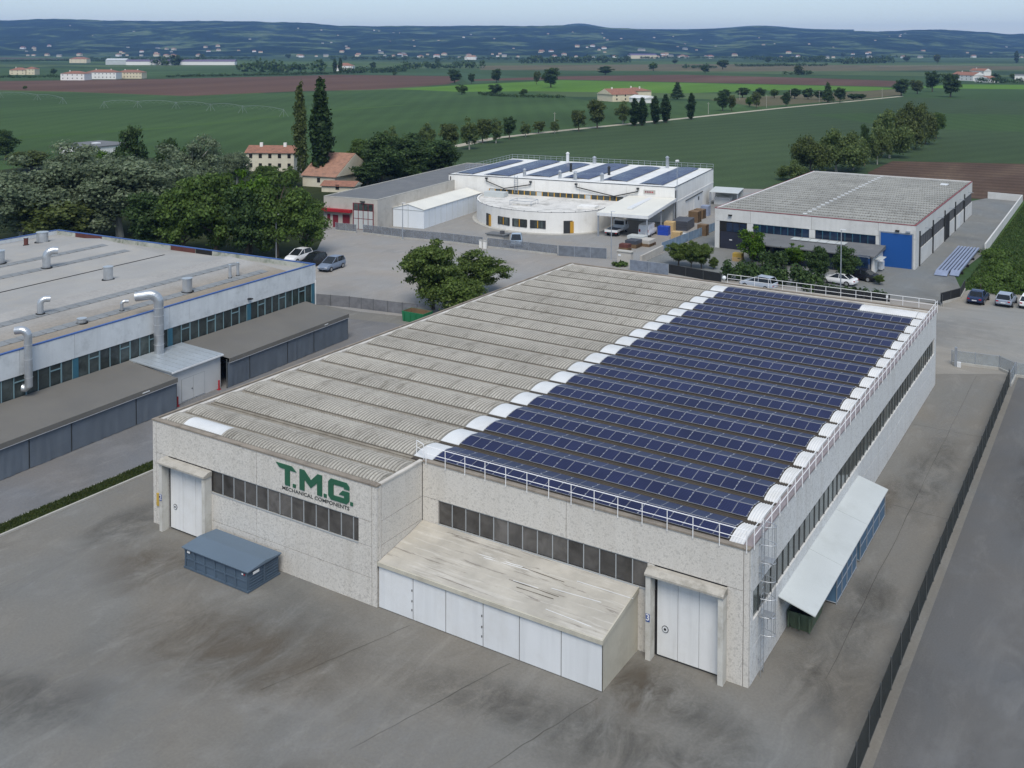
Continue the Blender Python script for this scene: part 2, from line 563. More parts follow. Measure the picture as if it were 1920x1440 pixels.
K['greyconc'] = M('old_grey_concrete', (.44, .42, .385), .9, .12, 1, dirt=(.28, .26, .23), dirt_amt=.7, streak=1.6)
K['greyroof'] = M('dark_grey_roofing', (.13, .135, .14), .85, .15, .7, dirt=(.20, .20, .20), dirt_amt=.5)
K['tent'] = M('white_tent_sheet', (.66, .70, .74), .5, .05, .7)
K['tentroof'] = M('cream_tent_roof', (.66, .645, .58), .55, .05, .6)
K['ochre'] = M('ochre_frame', (.48, .26, .03), .5, .1)
K['darkpipe'] = M('dark_pipe', (.03, .033, .035), .5)
K['rbwall'] = M('pale_precast', (.56, .56, .545), .85, .07, 1, dirt=(.40, .395, .37), dirt_amt=.5, streak=2)
K['rbdoor'] = M('blue_steel_door', (.012, .075, .27), .4, .05, .6)
K['rbroof'] = m_eternit('grey_fibre_cement', (.27, .27, .25), (.17, .17, .155))
K['redtrim'] = M('dull_red_trim', (.22, .06, .06), .6, .15)
K['louvre'] = M('dark_louvre', (.085, .085, .09), .6, .1)
K['blackfence'] = m_net('black_screen_net', (.010, .012, .014), .96)
K['greyfence'] = m_net('grey_screen_net', (.16, .18, .21), .60)
K['greenfence'] = m_net('dark_green_net', (.012, .018, .016), .62)
K['bluefence'] = m_net('blue_screen_net', (.17, .25, .35), .9)
K['post'] = M('dark_post', (.07, .075, .075), .5, .1)
K['postlight'] = M('galvanised_post', (.35, .38, .42), .45, .1, metal=.4)
K['wood'] = M('weathered_wood', (.16, .105, .06), .9, .35, 3)
K['newwood'] = M('fresh_wood', (.48, .34, .17), .85, .2, 3)
K['bluecrate'] = M('blue_plastic', (.02, .06, .36), .4, .2, 2)
K['pipe_stack'] = M('dark_grey_pipes', (.055, .06, .075), .5, .2)
K['steelblue'] = M('blue_grey_beams', (.22, .26, .36), .45, .2, 2)
K['tile'] = M('clay_tiles', (.26, .125, .085), .9, .3, 2.5, dirt=(.11, .075, .06), dirt_amt=.8)
K['tile2'] = M('old_clay_tiles', (.30, .165, .115), .9, .3, 2.5, dirt=(.16, .11, .08), dirt_amt=.8)
K['plaster'] = M('cream_plaster', (.58, .54, .43), .9, .1, 1, dirt=(.42, .38, .30), dirt_amt=.5)
K['farwhite'] = M('far_white_wall', (.72, .71, .68), .8, .06)
K['farcream'] = M('far_cream_wall', (.62, .55, .40), .8, .08)
K['bark'] = M('bark', (.10, .082, .06), .95, .3, 4)
K['palebark'] = M('pale_bark', (.34, .33, .29), .9, .25, 4)
K['glasscar'] = m_glass('car_glass', (.012, .015, .018), .05, .2)
K['tyre'] = M('tyre', (.018, .018, .018), .85)
K['rim'] = M('wheel_rim', (.45, .46, .47), .35, .05, metal=.7)
K['lampwhite'] = M('head_lamp', (.75, .76, .78), .15, .02)
K['taillamp'] = M('tail_lamp', (.35, .01, .015), .25, .05)
K['dirtroad'] = m_field('dirt_track', (.36, .33, .26), (.42, .39, .31), .05)
K['lf_green'] = m_leaf('leaf_mid_green', (.075, .125, .026), (.112, .185, .040), (.155, .235, .058))
K['lf_dark'] = m_leaf('leaf_dark_green', (.046, .085, .026), (.076, .132, .040), (.110, .170, .055))
K['lf_lime'] = m_leaf('leaf_lime_green', (.060, .125, .010), (.115, .22, .015), (.17, .29, .03))
K['lf_silver'] = m_leaf('leaf_silver_poplar', (.150, .195, .110), (.195, .245, .145), (.27, .32, .22))
K['lf_olive'] = m_leaf('leaf_olive', (.080, .108, .028), (.125, .160, .048), (.17, .20, .07))
K['lf_spring'] = m_leaf('leaf_spring_green', (.100, .145, .042), (.155, .205, .066), (.21, .26, .10))
K['lf_walnut'] = m_leaf('leaf_walnut', (.082, .128, .026), (.138, .200, .045), (.21, .26, .085))
K['ivy'] = m_leaf('ivy', (.024, .052, .014), (.046, .085, .022), (.068, .115, .032))

def wthing(name, label, cat, loc, group=None):
    """unrotated thing whose parts are given in world coordinates"""
    o = thing(name, label, cat, loc, 0, group)
    OFF[o] = tuple(loc)
    return o

# ------------------------------------------------------------------ ground, yards, fields
def sheet(name, pts, z, mat, label, kind='structure'):
    o = mk(name, [(p[0], p[1], z) for p in pts], [list(range(len(pts)))], mat, None, (pts[0][0], pts[0][1], z))
    o['kind'] = kind
    o['label'] = label
    return o

def psheet(name, pix, z, mat, label):
    pts = [G(x, y) for x, y in pix]
    a = sum(p.x * q.y - q.x * p.y for p, q in zip(pts, pts[1:] + pts[:1]))
    if a < 0:
        pts = pts[::-1]
    return sheet(name, pts, z, mat, label)

def m_farland():
    """patchwork of crops: elongated plots of different green and ploughed brown"""
    mt, nt, b = newmat('farmland_patchwork')
    g = nt.nodes.new('ShaderNodeNewGeometry')
    mp = nt.nodes.new('ShaderNodeMapping')
    mp.inputs['Rotation'].default_value = (0, 0, R(31))
    mp.inputs['Scale'].default_value = (.0016, .0055, 1)
    nt.links.new(g.outputs['Position'], mp.inputs['Vector'])
    vo = nt.nodes.new('ShaderNodeTexVoronoi')
    vo.voronoi_dimensions = '2D'
    vo.distance = 'CHEBYCHEV'
    vo.inputs['Scale'].default_value = 1.0
    nt.links.new(mp.outputs[0], vo.inputs['Vector'])
    hs = nt.nodes.new('ShaderNodeSeparateColor')
    nt.links.new(vo.outputs['Color'], hs.inputs[0])
    c = ramp(nt, hs.outputs[0], [(0, (.030, .058, .022)), (.25, (.040, .075, .026)), (.42, (.06, .10, .03)),
                                (.58, (.035, .066, .026)), (.72, (.085, .062, .040)), (.8, (.07, .105, .04)), (1, (.045, .07, .03))])
    c.node.color_ramp.interpolation = 'CONSTANT'
    n2 = noisen(nt, pos(nt, (1, .3, 1)), .01, 6, .6)
    c = mix(nt, .8, c, ramp(nt, n2, [(.3, .72), (.7, 1.25)]), 'MULTIPLY')
    n3 = noisen(nt, pos(nt), .6, 4, .7)
    c = mix(nt, .7, c, ramp(nt, n3, [(.25, .65), (.75, 1.3)]), 'MULTIPLY')
    nt.links.new(c, b.inputs['Base Color'])
    b.inputs['Roughness'].default_value = .95
    b.inputs['Specular IOR Level'].default_value = .1
    return mt

K['farland'] = m_farland()
K['wheat'] = m_field('dark_wheat_field', (.044, .072, .032), (.060, .095, .042), .012, (24, .028), .14)
K['wheat2'] = m_field('green_wheat_field', (.044, .082, .027), (.062, .112, .037), .012, (-33, .030), .12)
K['palewheat'] = m_field('pale_green_crop', (.048, .090, .042), (.060, .108, .050), .012)
K['bright'] = m_field('bright_green_meadow', (.085, .175, .022), (.110, .205, .030), .012)
K['brown'] = m_field('ploughed_brown_field', (.105, .060, .042), (.130, .080, .058), .012, (24, .03), .16)
K['brown2'] = m_field('ploughed_soil', (.088, .058, .042), (.135, .095, .066), .06, (86, .05), .4)
K['bank'] = m_field('grass_bank', (.050, .098, .024), (.062, .112, .03), .02)
K['tan'] = m_field('dry_tan_field', (.11, .10, .055), (.14, .12, .07), .02)
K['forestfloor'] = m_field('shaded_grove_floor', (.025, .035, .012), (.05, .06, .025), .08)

gr = sheet('ground', [(-16000, -9000), (12000, -9000), (12000, 22000), (-16000, 22000)], -.06, K['farland'], 'flat farmland plain reaching to the hills')
psheet('field', [(-600, 300), (-400, 172), (0, 172), (130, 173), (350, 181), (560, 173), (700, 169), (840, 166), (1000, 172), (1110, 190), (1300, 190), (1500, 186), (1690, 179),
                 (1590, 191), (1470, 203), (1280, 223), (1050, 246), (865, 273), (560, 330), (100, 345)], -.045, K['wheat2'], 'dark green wheat field behind the grove and tall poplars')
psheet('field', [(865, 274), (1050, 247), (1280, 224), (1470, 204), (1590, 192), (1690, 182), (1920, 190), (2300, 190), (2300, 330), (1920, 306), (1673, 302), (1627, 322),
                 (1560, 360), (700, 330)], -.045, K['wheat'], 'deep green wheat field behind the white works with solar roof')
psheet('field', [(-500, 152), (0, 152), (150, 150), (300, 148), (520, 143), (640, 140), (860, 143), (862, 151), (840, 158), (700, 168), (560, 171), (350, 180), (130, 172), (0, 169), (-500, 166)], -.03,
       K['brown'], 'ploughed brown field across the left middle distance')
psheet('field', [(740, 167), (853, 160), (1053, 150), (1280, 155), (1513, 160), (1647, 163), (1690, 166), (1613, 171), (1500, 168), (1390, 171), (1280, 175), (1000, 171), (860, 172)], -.03,
       K['bright'], 'bright green meadow band behind the cream farmhouse')
psheet('field', [(1053, 143), (1280, 140), (1513, 146), (1693, 152), (1700, 163), (1647, 162), (1513, 159), (1280, 154), (1053, 149), (880, 152), (880, 149)], -.03, K['brown'], 'brown ploughed strip behind the bright green meadow')
psheet('field', [(880, 158), (1000, 146), (860, 136), (700, 136), (640, 139), (860, 142)], -.038, K['palewheat'], 'pale green strip beyond the brown field')
psheet('field', [(1627, 323), (1673, 302), (1920, 307), (2300, 322), (2300, 395), (1920, 378), (1640, 360)], -.035, K['brown2'], 'bare brown soil behind the right warehouse')
psheet('field', [(1510, 214), (1700, 211), (2300, 222), (2300, 262), (1920, 247), (1700, 240)], -.035, K['wheat2'], 'lighter green band right of the tree belt')
psheet('field', [(-500, 132), (0, 128), (500, 124), (640, 130), (520, 140), (300, 146), (0, 149), (-500, 152)], -.05, K['wheat2'], 'green field by the white farm row at left')
psheet('field', [(1330, 187), (1480, 178), (1700, 166), (1690, 178), (1590, 188), (1420, 200)], -.032, K['tan'], 'dry tan strip beside the country track')
psheet('field', [(1690, 164), (1800, 158), (2300, 162), (2300, 172), (1800, 166)], -.032, K['bright'], 'vineyard strip by the white farm at right')
psheet('field', [(900, 123), (1300, 120), (1920, 124), (1920, 131), (1400, 134), (900, 131)], -.05, K['tan'], 'faded strip of stubble in the far plain')
psheet('field', [(0, 258), (330, 237), (620, 206), (760, 196), (760, 197.5), (620, 208.5), (330, 240), (0, 262)], -.02, K['bank'], 'bright grassy bank between the wheat fields')

def strip(name, pts, wd, z, mat, label):
    v, f = [], []
    pts = [Vector((p[0], p[1], 0)) for p in pts]
    for i, p in enumerate(pts):
        d = (pts[min(i + 1, len(pts) - 1)] - pts[max(i - 1, 0)]).normalized()
        nn = Vector((-d.y, d.x, 0)) * wd / 2
        v += [(p.x - nn.x, p.y - nn.y, z), (p.x + nn.x, p.y + nn.y, z)]
        if i:
            f.append([2 * i - 2, 2 * i, 2 * i + 1, 2 * i - 1][::-1])
    o = mk(name, v, f, mat, None, (pts[0].x, pts[0].y, z))
    o['kind'] = 'structure'; o['label'] = label
    return o

trk = [G(*q) for q in [(850, 275), (930, 258.5), (1050, 245), (1280, 222), (1470, 202), (1590, 190.5), (1690, 180.5)]]
strip('path', trk, 4.5, -.012, K['dirtroad'], 'pale country track crossing the fields')
strip('path', [G(1650, 124), G(1790, 122), G(1920, 120), G(2300, 116)], 7, -.012, K['dirtroad'], 'far country lane at right')

# yards
sheet('yard', [(-140, -80), (7.01, -80), (7.01, 66.4), (-1, 66.4), (-1, 92), (-140, 92)], 0.0, K['asphalt'], 'grey asphalt yard round the factory')
sheet('yard', [(-140, -80), (-51.6, -80), (-51.6, 48), (-75, 43), (-140, 43)], .004, K['alley'], 'bluish grey asphalt alley beside the left works')
sheet('yard', [(-112, 47.5), (-68.5, 47.9), (-56, 50.5), (-43.5, 58.6), (-5, 58.6), (-5, 92.5), (-50, 97), (-64, 93.2), (-79, 93.2), (-90, 94.8), (-112, 90.6)], .006, K['lot'], 'pale worn asphalt of the parking lot')
sheet('road', [(7.0, -80), (60, -80), (60, 65), (7.0, 65)], .004, K['road'], 'dark asphalt road outside the right fence')
sheet('yard', [(-5, 58.6), (7, 66), (60, 65), (60, 112), (-3, 103.5), (-5, 93)], .008, K['gravel'], 'pale gravel parking lot at right')
sheet('yard', [(-122, 92), (-112.1, 90.6), (-87.4, 95.0), (-79.3, 93.3), (-64.4, 93.2), (-50, 97), (-50.4, 130), (-56, 190), (-112, 170)], .009, K['wyard'], 'works yard of the white building')
sheet('yard', [(-50, 97), (-44, 90.6), (-5, 93), (-3.6, 102), (-6, 112), (-4.4, 134), (-5.0, 200.6), (-12.3, 201.7), (-20, 180), (-50, 180), (-50.3, 130)], .010, K['ryard'], 'grey yard of the right warehouse')
sheet('lawn', [(-3.6, 103.5), (60, 112), (80, 330), (-4.5, 215), (-4.7, 200), (-4.0, 134)], .006, K['lawn'], 'rough green meadow right of the warehouse wall')
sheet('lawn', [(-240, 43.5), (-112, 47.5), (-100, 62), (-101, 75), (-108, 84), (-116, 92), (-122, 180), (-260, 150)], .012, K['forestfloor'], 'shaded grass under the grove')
st = struct(box('lawn', -51.5, -50.12, -60, 60, .0, .12, K['grass'], None), 'narrow grass strip beside the left alley')
MB().box(-50.12, -49.95, -60, 60, 0, .13).build('kerb', K['kerb'], st)
MB().box(-51.66, -51.5, -60, 60, 0, .09).build('kerb', K['kerb'], st)

# stains, worn tracks and joints on the asphalt
def m_stain(name, colr, amt):
    mt, nt, b = newmat(name)
    b.inputs['Base Color'].default_value = (*colr, 1)
    b.inputs['Roughness'].default_value = .85
    b.inputs['Specular IOR Level'].default_value = .2
    tc = nt.nodes.new('ShaderNodeTexCoord')
    gr_ = nt.nodes.new('ShaderNodeTexGradient'); gr_.gradient_type = 'SPHERICAL'
    nt.links.new(tc.outputs['Object'], gr_.inputs[0])
    n1 = noisen(nt, pos(nt, (1, .5, 1)), .45, 8, .72, 1.0)
    ml = nt.nodes.new('ShaderNodeMath'); ml.operation = 'MULTIPLY'
    nt.links.new(ramp(nt, gr_.outputs[1], [(0, 0.0), (.7, 1.0)]), ml.inputs[0])
    nt.links.new(ramp(nt, n1, [(.36, 0.0), (.64, 1.0)]), ml.inputs[1])
    m2 = nt.nodes.new('ShaderNodeMath'); m2.operation = 'MULTIPLY'; m2.inputs[1].default_value = amt
    nt.links.new(ml.outputs[0], m2.inputs[0])
    nt.links.new(m2.outputs[0], b.inputs['Alpha'])
    return mt
K['stain_dark'] = m_stain('dark_worn_stain', (.060, .058, .053), .40)
K['stain_pale'] = m_stain('pale_worn_patch', (.29, .29, .283), .32)
K['stain_brown'] = m_stain('brown_soil_stain', (.125, .10, .072), .5)
yard0 = [o for o in COL.objects if o.name == 'yard'][0]
STZ = [.0105]
def stain(kind, x, y, rx, ry, rz=0):
    STZ[0] += .0006
    n = 24
    o = mk('stain', [(math.cos(2 * math.pi * i / n), math.sin(2 * math.pi * i / n), 0) for i in range(n)], [list(range(n))], K['stain_' + kind], None, (0, 0, 0))
    o.parent = yard0
    o.location = Vector((x, y, STZ[0])) - yard0.location
    o.scale = (rx, ry, 1)
    o.rotation_euler = (0, 0, R(rz))
for a in (('dark', 3.2, 3.5, 3.0, 7, 10), ('dark', -2.8, -3.2, 6, 2.2, -12), ('dark', 3.6, 12, 2.2, 6, 0), ('dark', -1, -7.5, 8, 2.6, 20), ('dark', -10, -8, 9, 2.2, 8), ('brown', -5, -3.5, 3, 4, 0), ('brown', -26, -12, 9, 5, 10), ('brown', -38, -9, 5, 4, 0),
          ('pale', -42, -13, 7, 4, 25), ('pale', -30, -19, 9, 4, 15), ('pale', -14, -14, 9, 4, 20), ('pale', -46, -20, 6, 5, 30), ('pale', -22, -24, 8, 4, -10), ('dark', -33, -22, 8, 3, 30), ('pale', 4.4, -6, 2.2, 9, 5), ('brown', -12, -20, 8, 5, 0),
          ('dark', 3.4, 34, 2.4, 12, 0), ('pale', 2.8, 48, 2.0, 9, 0), ('brown', 1.2, 27, 1.2, 6, 0), ('dark', -52.5, 12, 1.5, 9, 0), ('pale', 2.5, -14, 4, 7, 15), ('dark', -44, -6, 3, 5, 0), ('brown', -8, -26, 9, 4, 12), ('pale', -4, -18, 7, 3, 30)):
    stain(*a)
road0 = [o for o in COL.objects if o.name == 'road'][0]
yard0 = road0
for a in (('pale', 12, 10, 2.5, 16, 2), ('pale', 9.5, -6, 1.8, 14, 0), ('dark', 15, 24, 2.2, 20, 0), ('pale', 20, 34, 3, 16, 0), ('dark', 10.5, 38, 1.5, 14, 0)):
    stain(*a)
yard0 = [o for o in COL.objects if o.name == 'yard'][0]
def joint_line(x0, y0, x1, y1, wd=.035):
    a, b = Vector((x0, y0, 0)), Vector((x1, y1, 0))
    pts = [a.lerp(b, i / 12) + Vector((random.uniform(-.05, .05), random.uniform(-.05, .05), 0)) for i in range(13)]
    d = (b - a).normalized(); nn = Vector((-d.y, d.x, 0)) * wd / 2
    v = []
    for p in pts:
        k_ = random.uniform(.5, 1.3)
        v += [(p.x - nn.x * k_, p.y - nn.y * k_, .0095), (p.x + nn.x * k_, p.y + nn.y * k_, .0095)]
    f = [[2 * i, 2 * i + 2, 2 * i + 3, 2 * i + 1] for i in range(12)]
    o = mk('surface_joint', v, f, K['crackfill'], yard0, (x0, y0, .0095))
    OFF[yard0] = tuple(yard0.location)
    o.location = Vector((x0, y0, .0095)) - yard0.location
K['crackfill'] = M('joint_filler', (.075, .070, .062), .95)
for a in ((3.3, 3, 3.3, 30), (3.3, 30, 3.2, 63), (.2, 27, 6.3, 26.6), (-19, -5, -22, -14), (-12, -5, -15, -15), (-6.5, -5, -9, -14), (.2, 45, 6.3, 45)):
    joint_line(*a)

# ------------------------------------------------------------------ hills and haze
SKY = [(-500, 52), (-200, 46), (0, 40), (100, 38), (200, 41), (300, 39), (420, 40), (560, 42), (640, 47), (740, 49), (860, 50), (960, 49), (1090, 46), (1160, 51), (1280, 56), (1350, 53), (1420, 48), (1520, 53),
       (1640, 57), (1740, 53), (1830, 58), (1885, 62), (1960, 61), (2200, 56), (2600, 60)]

def skyline(px):
    for (a, ya), (b, yb) in zip(SKY, SKY[1:]):
        if a <= px <= b:
            t = (px - a) / (b - a)
            t = t * t * (3 - 2 * t)
            return ya + (yb - ya) * t
    return 55.0

R0, R1, R2 = 4100.0, 7200.0, 9200.0

def hill_h(px, r):
    """height of the hills at image column px and forward distance r"""
    top = 34.3 + (90.5 - skyline(px)) / FPX * R1
    t = (r - R0) / (R1 - R0)
    P = Vector((px * .004, r * .0011, 3.1))
    n = noise.fractal(P, 1.0, 2.0, 5)
    if t <= 0:
        return -1.0
    if t < 1:
        s = t ** .85
        s = s * (.55 + .45 * s)
        return top * s + n * 34 * math.sin(math.pi * min(1, t)) ** .8 - 2 * (1 - t)
    return top - (t - 1) * 90 + n * 9

def hill_pt(px, r):
    d = CF + CR * ((px - 960) / FPX)
    d = Vector((d.x, d.y, 0)); d.normalize()
    k = 1.0 / max(.5, d.dot(Vector((CF.x, CF.y, 0)).normalized()))
    return Vector((CAM.x + d.x * r * k, CAM.y + d.y * r * k, hill_h(px, r)))

def m_hill():
    mt, nt, b = newmat('wooded_hills')
    v = pos(nt)
    n1 = noisen(nt, pos(nt, (1, 1, 3)), .0045, 6, .62, .3)
    c = ramp(nt, n1, [(.42, (.010, .022, .013)), (.52, (.016, .032, .018)), (.58, (.060, .092, .038)), (.70, (.115, .145, .065))])
    n2 = noisen(nt, v, .02, 6, .75)
    c = mix(nt, .85, c, ramp(nt, n2, [(.3, .45), (.7, 1.5)]), 'MULTIPLY')
    nt.links.new(c, b.inputs['Base Color'])
    b.inputs['Roughness'].default_value = 1
    b.inputs['Specular IOR Level'].default_value = 0
    return mt

K['hill'] = m_hill()
v, f = [], []
NX, NR = 360, 46
for j in range(NR):
    t = j / (NR - 1)
    r = R0 - 100 + (R2 - R0 + 100) * t
    for i in range(NX):
        px = -500 + 3100 * i / (NX - 1)
        p = hill_pt(px, r)
        p.z += noise.noise(Vector((p.x * .012, p.y * .012, 7))) * 5 * min(1, max(0, (r - R0) / 300))
        v.append(tuple(p))
for j in range(NR - 1):
    for i in range(NX - 1):
        a = j * NX + i
        f.append([a, a + 1, a + NX + 1, a + NX])
hl = mk('hills', v, f, K['hill'], None, (0, 4000, 0))
struct(hl, 'long low wooded hills along the horizon')
# a second, farther range that peeps over the first
v, f = [], []
for i in range(160):
    px = 700 + 900 * i / 159
    d = CF + CR * ((px - 960) / FPX)
    d = Vector((d.x, d.y, 0))
    bump = 30 * math.exp(-((px - 1085) / 46) ** 2) + 17 * math.exp(-((px - 870) / 60) ** 2) + 20 * math.exp(-((px - 1425) / 70) ** 2)
    for r, k in ((9300, 0), (9900, 1), (10600, 0)):
        z = -5 if k == 0 else 34 + (90.5 - 54) / FPX * 9900 + bump * 1.8
        v.append((CAM.x + d.x * r, CAM.y + d.y * r, z))
    if i:
        a = 3 * i - 3
        f += [[a, a + 3, a + 4, a + 1], [a + 1, a + 4, a + 5, a + 2]]
struct(mk('hills', v, f, K['hill'], None, (0, 9000, 0)), 'far blue summits peeping over the wooded hills')

mt = bpy.data.materials.new('thin_haze')
mt.use_nodes = True
nt = mt.node_tree
nt.nodes.clear()
out = nt.nodes.new('ShaderNodeOutputMaterial')
pv = nt.nodes.new('ShaderNodeVolumePrincipled')
pv.inputs['Color'].default_value = (.30, .53, 1.0, 1)
pv.inputs['Density'].default_value = 7.5e-5
pv.inputs['Anisotropy'].default_value = .1
nt.links.new(pv.outputs[0], out.inputs['Volume'])
hz = MB().box(-15000, 11500, -8800, 13000, -6, 330).build('haze', mt, None)
tag(hz, 'thin blue haze over the plain', kind='stuff')

# ------------------------------------------------------------------ main factory
W1, W0, WB_, WD, H = -42.69, -21.85, -4.58, 58.0, 7.5
fac = wthing('factory', 'large pale concrete factory with solar roof and green T.M.G. sign', 'factory', (-21, 27, 0))
core = MB()
core.box(W1 + .2, -.2, .2, WD - .2, 0, 7.18)
core.box(W1 + .2, W0 - .2, WB_ + .2, .1, 0, 7.18)
core.build('core_wall', K['joint'], fac)

def panels_y(y, x0, x1, z0, z1, mat=None):      # precast panel facing -Y
    box('wall_panel', x0 + .018, x1 - .018, y, y + .199, z0 + .018, z1 - .018, mat or K['wall'], fac)

def panels_x(x, y0, y1, z0, z1, s=1, mat=None):
    a, b = (x - .199, x) if s > 0 else (x, x + .199)
    box('wall_panel', a, b, y0 + .018, y1 - .018, z0 + .018, z1 - .018, mat or K['wall_side'], fac)

ZW0, ZW1 = 3.72, 5.22
# left front
XD0, XD1 = -41.0, -36.75
panels_y(WB_, W1 + .38, -32.2, ZW1, H); panels_y(WB_, -32.2, -22.28, ZW1, H)
panels_y(WB_, -22.28, W0 - .02, -.018, H)
panels_y(WB_, W1, W1 + .38, -.018, H)
panels_y(WB_, W1 + .38, XD0, -.018, ZW1)
for a, b in ((XD1, -32.2), (-32.2, -22.28)):
    panels_y(WB_, a, b, 1.72, ZW0 - .05); panels_y(WB_, a, b, -.018, 1.72)
panels_y(WB_, -23.35, -22.28, ZW0 - .05, ZW1)
# right front
panels_y(0, W0, -11.2, ZW1, H); panels_y(0, -11.2, -.33, ZW1, H)
panels_y(0, -.33, -.001, -.018, H)
panels_y(0, W0, -20.58, -.018, ZW1)
panels_y(0, -20.58, -13.2, -.018, ZW0 - .05); panels_y(0, -13.2, -5.75, -.018, ZW0 - .05)
panels_y(0, -5.95, -5.5, ZW0 - .05, ZW1)
panels_y(0, -1.25, -.33, -.018, ZW1)
# step wall, left wall, right wall, back wall
for z0, z1 in ((5.22, H), (3.72, 5.22), (-.018, 3.72)):
    panels_x(W0, WB_ + .42, -.03, z0, z1, mat=K['wall'])
panels_x(W0, WB_ + .2, WB_ + .42, -.018, H, mat=K['wall'])
for i in range(6):
    a = WB_ + .2 + i * (WD - WB_ - .4) / 6
    b = a + (WD - WB_ - .4) / 6
    panels_x(W1, a, b, ZW1, H, -1); panels_x(W1, a, b, -.018, ZW1, -1)
YR = [.2, .62, 11.9, 23.3, 34.7, 46.0, 56.9, WD - .2]
panels_x(0, YR[0], YR[1], -.018, H)
panels_x(0, YR[-2], YR[-1], -.018, H)
for a, b in zip(YR[1:-2], YR[2:-1]):
    panels_x(0, a, b, 5.0, H); panels_x(0, a, b, 1.95, 3.4); panels_x(0, a, b, -.018, 1.95)
for i in range(4):
    a = W1 + i * (-W1) / 4
    box('wall_panel', a + .02, a - W1 / 4 - .02, WD - .199, WD, 0, H - .02, K['wall_side'], fac)

def window_y(thg, y, x0, x1, z0, z1, xs, mframe, mpane, fr=.05, name='window', rec=.10, sill=True):
    """ribbon window facing -Y: frame box parts and single panes"""
    wn_ = box(name, x0, x1, y + rec + .03, y + rec + .06, z0, z1, K['dark'], thg)
    xs = [x0] + list(xs) + [x1]
    for a, b in zip(xs, xs[1:]):
        box('pane', a + .02, b - .02, y + rec, y + rec + .022, z0 + .03, z1 - .03, mpane, wn_)
    for a in xs[1:-1]:
        box('mullion', a - fr / 2, a + fr / 2, y + rec - .05, y + rec - .002, z0 + .002, z1 - .002, mframe, wn_)
    if sill:
        box('sill', x0, x1, y - .03, y + rec - .055, z0 - .06, z0 - .002, mframe, wn_)
        box('head', x0, x1, y + rec - .05, y + rec - .002, z1 - .05, z1 + .001, mframe, wn_)
    return wn_

def window_x(thg, x, y0, y1, z0, z1, ys, mframe, mpane, fr=.06, name='window', rec=.10):
    wn_ = box(name, x - rec - .06, x - rec - .03, y0, y1, z0, z1, K['dark'], thg)
    ys = [y0] + list(ys) + [y1]
    for a, b in zip(ys, ys[1:]):
        box('pane', x - rec - .022, x - rec, a + .02, b - .02, z0 + .03, z1 - .03, mpane, wn_)
    for a in ys[1:-1]:
        box('mullion', x - rec + .002, x - rec + .05, a - fr / 2, a + fr / 2, z0 + .002, z1 - .002, mframe, wn_)
    return wn_

window_y(fac, WB_, XD1 + .2, -23.35, ZW0 - .02, ZW1, [-35.5, -34.42, -33.35, -32.25, -31.2, -30.12, -29.07, -28.0, -26.92, -25.85, -24.8, -23.8], K['mull'], K['pane'])
window_y(fac, 0, -20.58, -5.95, ZW0 - .02, ZW1, [-20.58 + 1.053 * k for k in range(1, 14)], K['mull'], K['pane'])
for a, b in zip(YR[1:-2], YR[2:-1]):
    n = 10
    window_x(fac, 0, a + .05, b - .05, 3.4, 5.0, [a + (b - a) * k / n for k in range(1, n)], K['post'], K['pane_g'], fr=.045)

def big_door(x0, x1, y, num, dark_under=False):
    """projecting portal with hood, white sliding door of four leaves, porthole, number plate"""
    d = box('door_portal', x0 - .32, x0 - .02, y - .62, y - .002, 0, 4.9, K['doorframe'], fac)
    box('jamb', x1 + .02, x1 + .32, y - .62, y - .002, 0, 4.9, K['doorframe'], d)
    MB().prism([(y - .74, 4.86), (y - .74, 4.97), (y - .35, 5.16), (y - .002, 5.16), (y - .002, 4.80), (y - .62, 4.80)], x0 - .36, x1 + .36, axis='x').build('hood', K['hood'], d)
    door = box('door', x0, x1, y + .06, y + .10, .12, 4.74, K['black'], fac)
    n = 3
    wl = (x1 - x0 - .16) / n
    for k in range(n):
        box('door_leaf', x0 + .12 + k * wl + .012, x0 + .12 + (k + 1) * wl - .012, y + .02, y + .058, .14, 4.70, K['white'], door)
    cx = x0 + .62
    ring = MB()
    ring.tube([(cx, y + .018, 1.72), (cx, y - .012, 1.72)], .20, 18).build('porthole', K['text'], door)
    MB().tube([(cx, y - .013, 1.72), (cx, y - .022, 1.72)], .165, 18).build('porthole_ring', K['whitepanel'], door)
    MB().tube([(cx, y - .023, 1.72), (cx, y - .03, 1.72)], .075, 14).build('porthole_pane', K['dark'], door)
    pl = box('number_plate', x0 - .34, x0 - .322, y - .43, y - .13, 2.25, 2.68, K['blue_sign'], fac)
    pl2 = box('number_plate', x0 - .29, x0 - .05, y - .645, y - .622, 2.22, 2.66, K['blue_sign'], fac)
    text_y(num, x0 - .17, y - .65, 2.30, .36, K['white'], pl2, 'digit', center=True)

def text_mesh(body, size, extr=.006, space=1.0):
    cu = bpy.data.curves.new('lettering', 'FONT')
    cu.body = body
    cu.size = size
    cu.extrude = extr
    cu.align_x = 'LEFT'
    cu.space_character = space
    cu.resolution_u = 3
    cu.offset = .012 * size
    o = bpy.data.objects.new('tmp', cu)
    COL.objects.link(o)
    bpy.context.view_layer.update()
    dg = bpy.context.evaluated_depsgraph_get()
    me = bpy.data.meshes.new_from_object(o.evaluated_get(dg))
    bpy.data.objects.remove(o)
    return me

